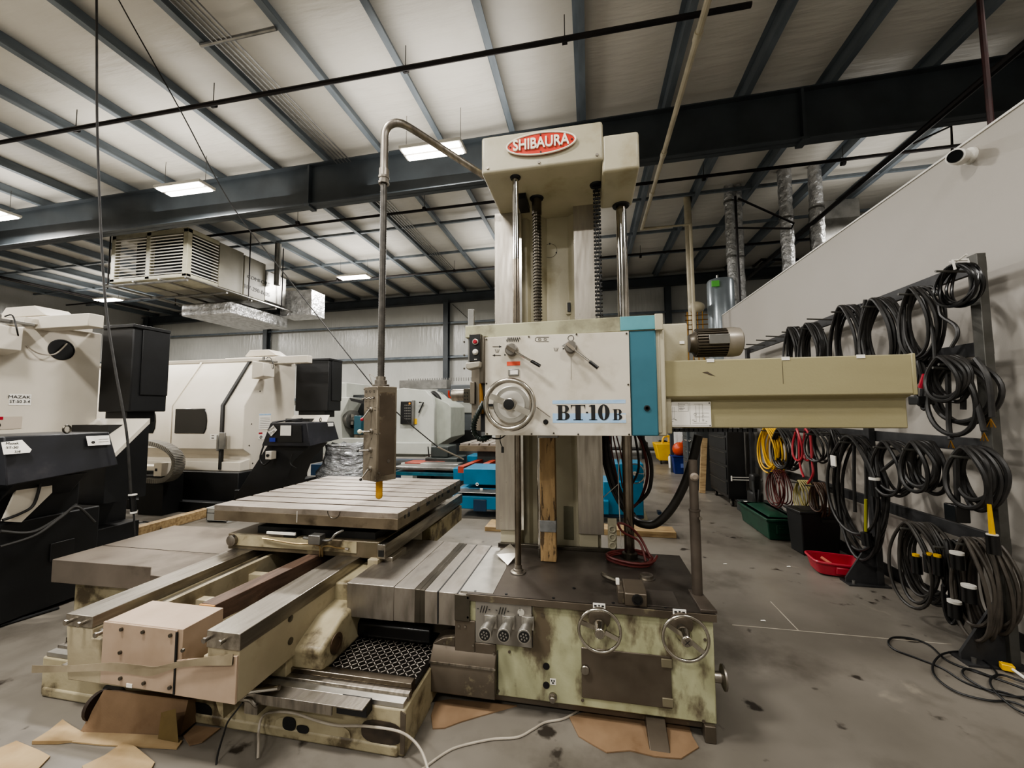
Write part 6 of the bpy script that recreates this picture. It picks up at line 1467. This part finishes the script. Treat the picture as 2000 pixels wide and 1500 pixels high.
# short stub struts between rails
# security camera on the wall
p_ = AX(1897, 304, WX)
t = thing('security_camera', p_, 'white bullet security camera mounted high on the right wall', 'camera')
MB().lathe([(.055, 0), (.055, .02), (.03, .035)], (WX, p_.y, p_.z), (-1, 0, 0), 22).build('mount', whitep, t)
d_ = Vector((-.65, -.5, -.18)).normalized(); b0 = Vector((WX-.03, p_.y+.02, p_.z))
MB().lathe([(.03, 0), (.045, .03), (.05, .05), (.05, .16), (.044, .165)], b0, d_, 24).build('camera_body', whitep, t)
MB().lathe([(.042, .0), (.040, .012)], b0+d_*.16, d_, 22).build('lens_face', glassdk, t)

# ---- items on the floor along the right wall
def bnd(px, py): return AZ(px, py, 0)
# tall black tool cabinet on casters
t = thing('tool_cabinet', (2.45, 7.1, 0), 'tall black rolling tool cabinet at the far end of the cable rack', 'tool cabinet')
ca = bnd(1424, 990); cx0_, cy0_ = ca.x, ca.y
CX1, CY1 = min(cx0_+.62, 2.41), cy0_+.95
MB().box(cx0_, CX1, cy0_, CY1, .12, 1.42).build('cabinet_body', black, t, bevel=.012)
for k in range(5): 
    d_ = MB().box(cx0_-.012, cx0_, cy0_+.04, CY1-.04, .18+k*.235, .38+k*.235).build('drawer', blackmt, t, bevel=.004)
    MB().box(cx0_-.022, cx0_-.012, cy0_+.06, CY1-.06, .365+k*.235, .375+k*.235).build('drawer_pull', coverdark, d_)
for x in (cx0_+.07, CX1-.07):
    for y in (cy0_+.07, CY1-.07): o = MB().cyl((x-.015, y, .055), (x+.015, y, .055), .055, seg=16).box(x-.02, x+.02, y-.02, y+.02, .09, .12).build('caster', blackgl, t); MB().cyl((x-.018, y, .055), (x+.018, y, .055), .03, seg=12).build('caster_hub', chrome, o)
pp_ = AY(1430, 848, cy0_-.004)
o = MB().box(cx0_+.05, cx0_+.30, cy0_-.004, cy0_, 1.22, 1.35).build('warning_label', white, t); MB().box(cx0_+.05, cx0_+.30, cy0_-.006, cy0_-.004, 1.31, 1.35).build('label_header', redp, o); MB().box(cx0_+.09, cx0_+.11, cy0_-.006, cy0_-.004, 1.23, 1.29).box(cx0_+.2, cx0_+.25, cy0_-.006, cy0_-.004, 1.24, 1.29).build('label_print', ink, o)
q = MB(); rn = random.Random(4)
for i in range(5): q.torus((cx0_+.15+.03*i, cy0_+.3+rn.uniform(-.05, .05), 1.44+.014*i), .16+rn.uniform(-.03, .03), .012, (rn.uniform(-.2, .2), rn.uniform(-.2, .2), 1), 28, 6)
tag(q.build('cable_pile', blk, None), 'pile of black cable on top of the black tool cabinet', 'cable')
# grey drawer cabinet
ca = bnd(1400, 975)
t = thing('drawer_cabinet', (ca.x-.3, ca.y+.9, 0), 'grey drawer cabinet with shiny handles beside the black tool cabinet', 'drawer cabinet')
gx0, gx1, gy0, gy1 = 2.0, 2.6, 8.2, 9.3
MB().box(gx0, gx1, gy0, gy1, 0, 1.45).build('cabinet_body', mat('charcoal_grey_cabinet', '#3c3e3e', '#343636', .45), t, bevel=.01)
for k in range(6):
    d_ = MB().box(gx0-.012, gx0, gy0+.04, gy1-.04, .06+k*.23, .27+k*.23).build('drawer', mat('charcoal_grey_cabinet', '#3c3e3e'), t, bevel=.004)
    MB().box(gx0-.04, gx0-.012, gy0+.3, gy1-.3, .20+k*.23, .235+k*.23).build('drawer_handle', chrome, d_, bevel=.006)
tag(MB().bar((2.02, 7.98, .0), (2.12, 8.08, 1.0), .05, .1, (1, 0, 0)).build('leaning_board', woodl, None), 'narrow brown board leaning between the two cabinets', 'board')
# yellow mop bucket
c = bnd(1303, 907)
t = thing('mop_bucket', (c.x, c.y+.3, 0), 'yellow mop bucket with wringer far down the aisle', 'bucket')
MB().add([(c.x-.20, c.y, .1), (c.x+.24, c.y, .1), (c.x+.24, c.y+.5, .1), (c.x-.20, c.y+.5, .1), (c.x-.3, c.y-.05, .58), (c.x+.36, c.y-.05, .58), (c.x+.36, c.y+.6, .58), (c.x-.3, c.y+.6, .58)],
         [(0, 1, 2, 3), (0, 1, 5, 4), (1, 2, 6, 5), (2, 3, 7, 6), (3, 0, 4, 7), (4, 5, 6, 7)]).build('bucket_body', yellowp, t, bevel=.02)
MB().box(c.x+.1, c.x+.36, c.y, c.y+.4, .58, .76).build('wringer', yellowp, t, bevel=.03)
MB().tube(catmull([(c.x-.1, c.y+.1, .56), (c.x-.04, c.y+.1, .76), (c.x+.14, c.y+.1, .76), (c.x+.2, c.y+.1, .56)], 6), .03, 8).build('wringer_handle', yellowp, t)
for x in (c.x-.15, c.x+.2): MB().cyl((x-.02, c.y+.05, .05), (x+.02, c.y+.05, .05), .05, seg=12).build('caster', black, t)
# blue bin with an orange bag
c = bnd(1330, 926)
t = thing('blue_bin', (c.x, c.y, 0), 'dark blue plastic bin on the floor beside the mop bucket', 'bin')
MB().add([(c.x-.13, c.y, 0), (c.x+.16, c.y, 0), (c.x+.16, c.y+.3, 0), (c.x-.13, c.y+.3, 0), (c.x-.17, c.y-.02, .42), (c.x+.2, c.y-.02, .42), (c.x+.2, c.y+.34, .42), (c.x-.17, c.y+.34, .42)],
         [(0, 1, 2, 3), (0, 1, 5, 4), (1, 2, 6, 5), (2, 3, 7, 6), (3, 0, 4, 7), (4, 5, 6, 7)]).build('bin_body', bluebin, t, bevel=.01)
MB().box(c.x-.19, c.x+.22, c.y-.04, c.y+.36, .40, .43).build('bin_rim', bluebin, t, bevel=.005)
MB().box(c.x+.0, c.x+.1, c.y-.022, c.y-.012, .15, .25).build('pale_print', mat('pale_blue_print', '#5a6da8', None, .5), t)
tag(MB().sphere((c.x+.02, c.y+.15, .58), .17, 16, (1, .9, 1)).tube([(c.x+.05, c.y+.1, .72), (c.x+.12, c.y+.1, .82)], .015, 6).build('orange_bag', orangep, None), 'bulging orange red bag sitting in the blue bin', 'bag')
MB_ = AY(1293, 900, 11.3)
c = bnd(1318, 915); tag(MB().lathe([(.10, 0), (.11, .25), (.1, .3), (.05, .32)], (c.x-.02, c.y+.15, 0), seg=18).build('white_jug', whitep, None), 'small white jug squeezed between the mop bucket and blue bin', 'jug')
# grey can with white liner bag
c = bnd(1352, 935)
t = thing('rubbish_can', (c.x+.1, c.y+.6, 0), 'grey rubbish can lined with a white bag beside the drawer cabinet', 'rubbish can')
c.y += .6; c.x += .06
MB().lathe([(.20, 0), (.25, .75), (.26, .76)], (c.x+.06, c.y+.6, 0), seg=24).build('can_body', mat('grey_can', '#4a4d4f', '#424547', .5), t)
MB().lathe([(.275, .60), (.27, .8), (.30, 1.28), (.25, 1.30)], (c.x+.04, c.y+.6, 0), seg=22).build('white_liner', mat('white_liner_bag', '#d5d5d2', '#c4c4c1', .35, bump=.5, bscale=12), t, angle=60)
MB().cyl((c.x+.0, c.y+.62, 1.2), (c.x-.02, c.y+.7, 1.75), .015, seg=8).build('white_stick', whitep, t)
# dark shelving at the far end of the aisle
t = thing('far_workbench', (1.5, 13.4, 0), 'dark cluttered workbench at the far end of the aisle under the ram guard', 'workbench')
MB().box(.2, 3.2, 13.0, 13.9, .82, .9).box(.25, .33, 13.1, 13.2, 0, .82).box(3.05, 3.15, 13.1, 13.2, 0, .82).box(1.6, 1.7, 13.1, 13.2, 0, .82).box(.25, 3.1, 13.2, 13.8, .25, .3).build('bench_frame', blackmt, t, bevel=.006)
rn = random.Random(9)
for i in range(9):
    x = .35+i*.3; s2 = rn.uniform(.12, .25); z0_ = rn.choice([.9, .3, .0])
    tag(MB().box(x, x+s2, 13.15, 13.15+s2*1.2, z0_, z0_+s2*rn.uniform(.8, 1.3)).build('parts_box', rn.choice([black, coverdark, greymc, blackmt]), None, bevel=.01), 'small dark parts box on or under the far workbench', 'box', 'dark parts boxes at the far workbench')
t = thing('far_cabinet', (3.9, 12.2, 0), 'dark steel cabinet standing far behind the mop bucket', 'cabinet')
MB().box(2.75, 4.2, 12.2, 12.9, 0, 1.9).build('cabinet_body', mat('very_dark_grey', '#1c1d1e', None, .5), t, bevel=.01)
MB().box(2.8, 3.45, 12.19, 12.2, .1, 1.8).box(3.5, 4.15, 12.19, 12.2, .1, 1.8).build('cabinet_doors', blackmt, t, bevel=.004)
# blue drip tray strip under ram guard distance = far blue racks
t = thing('blue_rack_strip', (1.5, 12.5, 1.3), 'row of small blue parts bins far behind, seen just under the ram guard', 'parts bins')
MB().box(.6, 2.6, 12.5, 12.75, 1.28, 1.3).build('bin_shelf', blackmt, t)
for i in range(12): MB().box(.65+i*.16, .77+i*.16, 12.48, 12.7, 1.3, 1.38).build('small_bin', bluebin, t, bevel=.006)
MB().box(.62, .66, 12.5, 12.7, 0, 1.28).box(2.54, 2.58, 12.5, 12.7, 0, 1.28).build('shelf_leg', blackmt, t)
# measuring stand (white framed gauge) in front of the black cabinet
b0 = bnd(1478, 995); X_ = AY(1475, 937, b0.y)
t = thing('gauge_stand', (b0.x, b0.y, 0), 'slim white metal T-shaped stand in front of the black tool cabinet', 'stand')
q = MB(); zt_s = X_.z; xs_s = AY(1474, 970, b0.y).x
for dx in (-.012, .022): q.cyl((xs_s+dx, b0.y, .02), (xs_s+dx, b0.y, zt_s), .006, seg=8)
xl_s = AY(1430, 936, b0.y).x
for dz in (-.0, .04): q.cyl((xl_s, b0.y, zt_s+dz-.01), (xs_s+.03, b0.y, zt_s+dz-.01), .006, seg=8)
q.box(xl_s-.015, xl_s, b0.y-.01, b0.y+.01, zt_s-.03, zt_s+.05)
q.build('white_rods', whitep, t)
MB().box(xs_s-.05, xs_s+.07, b0.y-.03, b0.y+.03, zt_s-.04, zt_s+.06).cyl((xs_s+.06, b0.y-.03, zt_s), (xs_s+.11, b0.y-.03, zt_s), .025, seg=10).build('clamp_head', galv, t, bevel=.006)
MB().box(xs_s-.12, xs_s+.12, b0.y-.1, b0.y+.1, 0, .02).build('stand_base', coverdark, t, bevel=.004)
# grey case with papers, green case, black bin, red tray
def case(px, py, w, l, h, m, name, label, cat, rot=0, lid=None, taper=.0):
    c = bnd(px, py); T_ = Matrix.Translation((c.x, c.y, 0)) @ Matrix.Rotation(rot, 4, 'Z')
    t = thing(name, (c.x+w/2, c.y+l/2, 0), label, cat)
    MB(T_).add([(taper, taper, 0), (w-taper, taper, 0), (w-taper, l-taper, 0), (taper, l-taper, 0), (0, 0, h), (w, 0, h), (w, l, h), (0, l, h)],
             [(0, 1, 2, 3), (0, 1, 5, 4), (1, 2, 6, 5), (2, 3, 7, 6), (3, 0, 4, 7), (4, 5, 6, 7)]).build('case_body', m, t, bevel=.012)
    return t, T_
t, T_ = case(1464, 1012, .42, .5, .16, mat('dark_grey_case', '#2f3332', '#272b2a', .5), 'equipment_case', 'dark grey case with white papers on its lid behind the green case', 'case')
MB(T_).box(-.01, .43, -.01, .51, .13, .15).build('case_lid_edge', black, t)
MB(T_).box(.05, .3, .1, .35, .162, .166).box(.12, .2, .15, .2, .166, .18).build('papers', white, t)
t, T_ = case(1500, 1056, .36, .9, .25, greenp, 'green_case', 'dark green plastic case lying flat on the floor between grey case and black bin', 'case', taper=.03)
t.location = t.location
MB(T_).box(-.012, .372, -.012, .91, .22, .25).build('rim', greenp, t, bevel=.006)
MB(T_).add([(.06, .1, .25), (.30, .1, .25), (.30, .8, .25), (.06, .8, .25), (.1, .16, .275), (.26, .16, .275), (.26, .74, .275), (.1, .74, .275)], [(0, 1, 5, 4), (1, 2, 6, 5), (2, 3, 7, 6), (3, 0, 4, 7), (4, 5, 6, 7)]).build('lid_dome', greenp, t, bevel=.01)
MB(T_).box(.1, .26, .005, .03, .08, .18).box(.13, .23, -.005, .01, .14, .155).build('handle', greenp, t, bevel=.006)
t, T_ = case(1568, 1087, .40, .28, .46, blackmt, 'black_bin', 'square black plastic bin between the green case and the red tray', 'bin', rot=.08, taper=.025)
MB(T_).box(-.012, .412, -.012, .292, .435, .462).build('bin_rim', black, t, bevel=.006)
MB(T_).box(.2, .34, -.006, .012, .35, .39).build('hand_slot', black, t, bevel=.004)
MB(T_).add([(.05, .04, .464), (.38, .05, .47), (.36, .26, .47), (.06, .25, .466), (.2, .15, .485)], [(0, 1, 4), (1, 2, 4), (2, 3, 4), (3, 0, 4)]).build('sheet_on_top', mat('dull_black_sheet', '#1f1e1c', None, .5), t)
c0_ = AX(1540, 990, 2.4)
t = thing('dark_machine_part', (2.34, 6.4, 0), 'dark lump of hanging gear resting on the floor behind the green case', 'equipment')
MB().box(2.27, 2.42, 6.3, 6.55, 0, .35).box(2.29, 2.41, 6.35, 6.5, .35, .6).build('body', black, t, bevel=.03)
MB().tube(catmull([(2.3, 6.35, .5), (2.28, 6.27, .3), (2.3, 6.25, .12), (2.35, 6.28, .4)], 6), .02, 8).build('hose_loop', black, t)
c = bnd(1655, 1130)
RT = Matrix.Translation((c.x+.0, c.y+.13, 0)) @ Matrix.Rotation(-.12, 4, 'Z') @ Matrix.Rotation(.04, 4, 'Y')
t = thing('red_tray', (c.x, c.y+.1, 0), 'shallow red plastic tray with a tool in it near the second rack post', 'tray')
w2, l2 = .23, .16
def rim(w, l, z, n=28, pw=.35): return [(w*math.copysign(abs(math.cos(2*PI*k/n))**pw, math.cos(2*PI*k/n)), l*math.copysign(abs(math.sin(2*PI*k/n))**pw, math.sin(2*PI*k/n)), z) for k in range(n)]
r0, r1, r2_, r3 = rim(w2*.86, l2*.82, .012), rim(w2, l2, .12), rim(w2*.93, l2*.9, .12), rim(w2*.8, l2*.75, .03)
vs = r0+r1+r2_+r3; fs = [tuple(range(27, -1, -1)), tuple(range(84, 112))]
for j_ in range(3):
    for i in range(28): fs.append((j_*28+i, j_*28+(i+1) % 28, (j_+1)*28+(i+1) % 28, (j_+1)*28+i))
MB(RT).add(vs, fs).build('tray_shell', redp, t)
MB(RT).tube(rim(w2*1.0, l2*1.0, .12), .012, 8, True).build('tray_rim', redp, t)
MB(RT).box(-.08, .06, -l2*1.02, -l2*.86, .03, .10).build('front_grip', redp, t, bevel=.012)
c1_ = RT @ Vector((-.12, .05, .11)); c2_ = RT @ Vector((-.02, -.03, .05)); tag(MB().tube([c1_, c2_], .014, 8).tube([c2_, RT @ Vector((.1, -.05, .045))], .006, 6).build('hand_tool', mat('salmon_tool_handle', '#c0705c', '#a8a099', .4), None), 'pinkish handled tool lying in the red tray', 'tool')
# scraps on the floor
for px, py in ((1416, 1102), (1540, 1107), (1490, 1213), (1345, 1127)):
    c = bnd(px, py); tag(MB().add([(c.x-.018, c.y-.008, .003), (c.x+.02, c.y-.006, .004), (c.x+.015, c.y+.01, .006), (c.x-.012, c.y+.008, .003)], [(0, 1, 2, 3)]).build('paper_scrap', white, None), 'tiny white paper scrap on the concrete floor', 'paper scrap', 'white scraps on the floor')
# cord on the floor at the right
pts = [(2000, 1366), (1960, 1352), (1920, 1345), (1880, 1330), (1840, 1305), (1790, 1285), (1750, 1270), (1735, 1256), (1745, 1245), (1780, 1247), (1815, 1260), (1850, 1290), (1900, 1310), (1945, 1325), (2000, 1345), (2030, 1360)]
t = thing('extension_cord', AZ(1830, 1310, 0), 'thin black cord lying in loose loops on the floor at the lower right', 'cord')
q = MB().tube(catmull([AZ(x, y, .007) for x, y in pts], 5), .0055, 6)
pts = [(2040, 1400), (1980, 1372), (1930, 1368), (1870, 1352), (1830, 1325), (1822, 1300), (1840, 1278), (1880, 1273), (1920, 1290), (1945, 1312), (1940, 1322), (1900, 1308), (1882, 1308), (1885, 1322), (1930, 1348), (1975, 1360), (2030, 1362)]
q.tube(catmull([AZ(x, y, .013) for x, y in pts], 5), .0055, 6)
pts = [(2040, 1405), (1990, 1388), (1955, 1362), (1936, 1340), (1936, 1325), (1955, 1318), (2000, 1332), (2040, 1340)]
q.tube(catmull([AZ(x, y, .020) for x, y in pts], 5), .0055, 6); q.build('cord_loops', blackmt, t)
c = AZ(1954, 1303, .02); d_ = Vector((.4, -.05, 0)).normalized()
MB().bar(c+Vector((0, 0, .01)), c+Vector((.05, -.02, .01)), .04, .035).build('yellow_connector', yellowp, t, bevel=.004)
MB().tube(catmull([AZ(1957, 1294, .03), AZ(1985, 1312, .03), AZ(2020, 1338, .02)], 4), .008, 8).build('white_lead', whitep, t)

# ================================================================== FLOOR: cardboard and cords round the mill
def sheet(pts, z, m, label, th=.006, group=None, curl=0):
    P_ = [AZ(x, y, 0) for x, y in pts]; n_ = len(P_)
    vs = [(p.x, p.y, z) for p in P_]+[(p.x, p.y, z+th+(curl if i % 3 == 0 else 0)) for i, p in enumerate(P_)]
    fs = [tuple(range(n_-1, -1, -1)), tuple(range(n_, 2*n_))]+[(i, (i+1) % n_, (i+1) % n_+n_, i+n_) for i in range(n_)]
    tag(MB().add(vs, fs).build('cardboard_sheet', m, None), label, 'cardboard', group)
sheet([(845, 1425), (842, 1400), (850, 1372), (880, 1368), (1010, 1380), (940, 1400), (900, 1412), (868, 1424)], .001, card, 'brown cardboard sheet sticking out from under the base at its left')
sheet([(1112, 1403), (1130, 1440), (1160, 1458), (1185, 1472), (1230, 1468), (1280, 1480), (1330, 1484), (1365, 1462), (1352, 1440), (1340, 1400), (1250, 1395), (1150, 1390)], .001, card, 'torn brown cardboard sheet under the right front foot of the base')
sheet([(0, 1470), (32, 1450), (60, 1465), (75, 1475), (98, 1480), (60, 1520), (-30, 1530)], .002, cardl, 'pale torn cardboard piece at the lower left corner', curl=.015)
sheet([(160, 1505), (205, 1478), (240, 1453), (262, 1465), (285, 1480), (302, 1492), (290, 1520), (170, 1530)], .002, cardl, 'pale pointed cardboard piece at the bottom edge of the photo', curl=.012)
sheet([(62, 1455), (95, 1430), (122, 1408), (140, 1425), (165, 1435), (150, 1450), (110, 1455)], .002, cardl, 'pale cardboard flap beside the curled cardboard at left', curl=.01)
sheet([(140, 1452), (165, 1432), (330, 1440), (356, 1450), (345, 1465), (200, 1458)], .002, cardl, 'flat cardboard strip in front of the curled box')
sheet([(358, 1440), (380, 1420), (430, 1425), (395, 1452), (370, 1458)], .002, card, 'brown cardboard scrap below the saddle corner')
# curled / folded carton
c = AZ(145, 1440, 0); c2 = AZ(335, 1452, 0)
t = thing('folded_carton', ((c.x+c2.x)/2, c.y, 0), 'curled brown cardboard carton pushed under the left end of the bed', 'carton')
vs = []; fs = []; n_ = 14
for k in range(n_+1):
    a_ = PI*.5+PI*.55*k/n_; 
    vs += [(c.x+.0, 1.60-.09*math.cos(PI*k/n_)*-.6, .06)]
MB().add([(c.x, c.y+.02, .005), (c2.x, c2.y+.04, .005), (c2.x-.02, c2.y+.09, .13), (c.x+.03, c.y+.09, .16), (c.x, c.y+.30, .02), (c2.x, c2.y+.30, .02)],
         [(0, 1, 2, 3), (3, 2, 5, 4), (0, 3, 4), (1, 5, 2)]).build('carton_face', card, t, smooth=False)
MB().lathe([(.065, 0), (.065, .02)], (c.x+.015, c.y+.09, .085), (-1, 0, 0), 20).build('dark_open_end', mat('dark_cardboard_hollow', '#2a1d12', None, .8), t)
MB().add([(c2.x-.08, c2.y+.01, .12), (c2.x-.01, c2.y+.02, .14), (c2.x+.04, c2.y+.0, .005), (c2.x-.08, c2.y-.0, .005)], [(0, 1, 2, 3)]).build('carton_flap', mat('olive_cardboard', '#6d5c38', '#5a4c2e', .8), t, smooth=False)
# grey cords
t = thing('draped_cable', AZ(600, 1410, 0), 'thin pale grey cable draped over the lower bed and dropping to the floor', 'cord')
pts = [AY(503, 1500, 1.62), AY(505, 1450, 1.66), AY(505, 1430, 1.70), AY(510, 1405, 1.725), AY(525, 1392, 1.735), AY(570, 1392, 1.735), AY(620, 1408, 1.735), AY(660, 1417, 1.735), AY(710, 1418, 1.735), AY(770, 1426, 1.735), AY(800, 1440, 1.70), AY(822, 1465, 1.66), AY(835, 1500, 1.60), AY(838, 1530, 1.58)]
for p in pts: p.z = max(p.z, .008)
MB().tube(catmull(pts, 6), .0055, 8).build('cord', greycord, t)
pts = [AZ(790, 1530, .006), AZ(832, 1497, .006), AZ(870, 1470, .006), AZ(900, 1457, .006), AZ(960, 1444, .006), AZ(1010, 1440, .006), AZ(1040, 1425, .006), AZ(1065, 1411, .006), AZ(1100, 1404, .006), AZ(1130, 1388, .006)]
tag(MB().tube(catmull(pts, 6), .0055, 8).build('grey_cable', greycord, None), 'thin pale grey cable curving over the floor and under the base', 'cord')
pts = [AY(474, 1372, 1.6), AY(460, 1390, 1.6), AY(445, 1410, 1.6), AY(438, 1430, 1.6), AY(425, 1475, 1.58), AY(420, 1520, 1.55)]
tag(MB().tube(catmull(pts, 6), .004, 6).build('thin_wire', blackmt, None), 'thin dark wire hanging from the saddle corner to the floor', 'wire')

# ------------------------------------------------------------------ colour management
SC.view_settings.view_transform = 'AgX'
SC.view_settings.look = 'AgX - Medium High Contrast'
SC.view_settings.exposure = -0.42
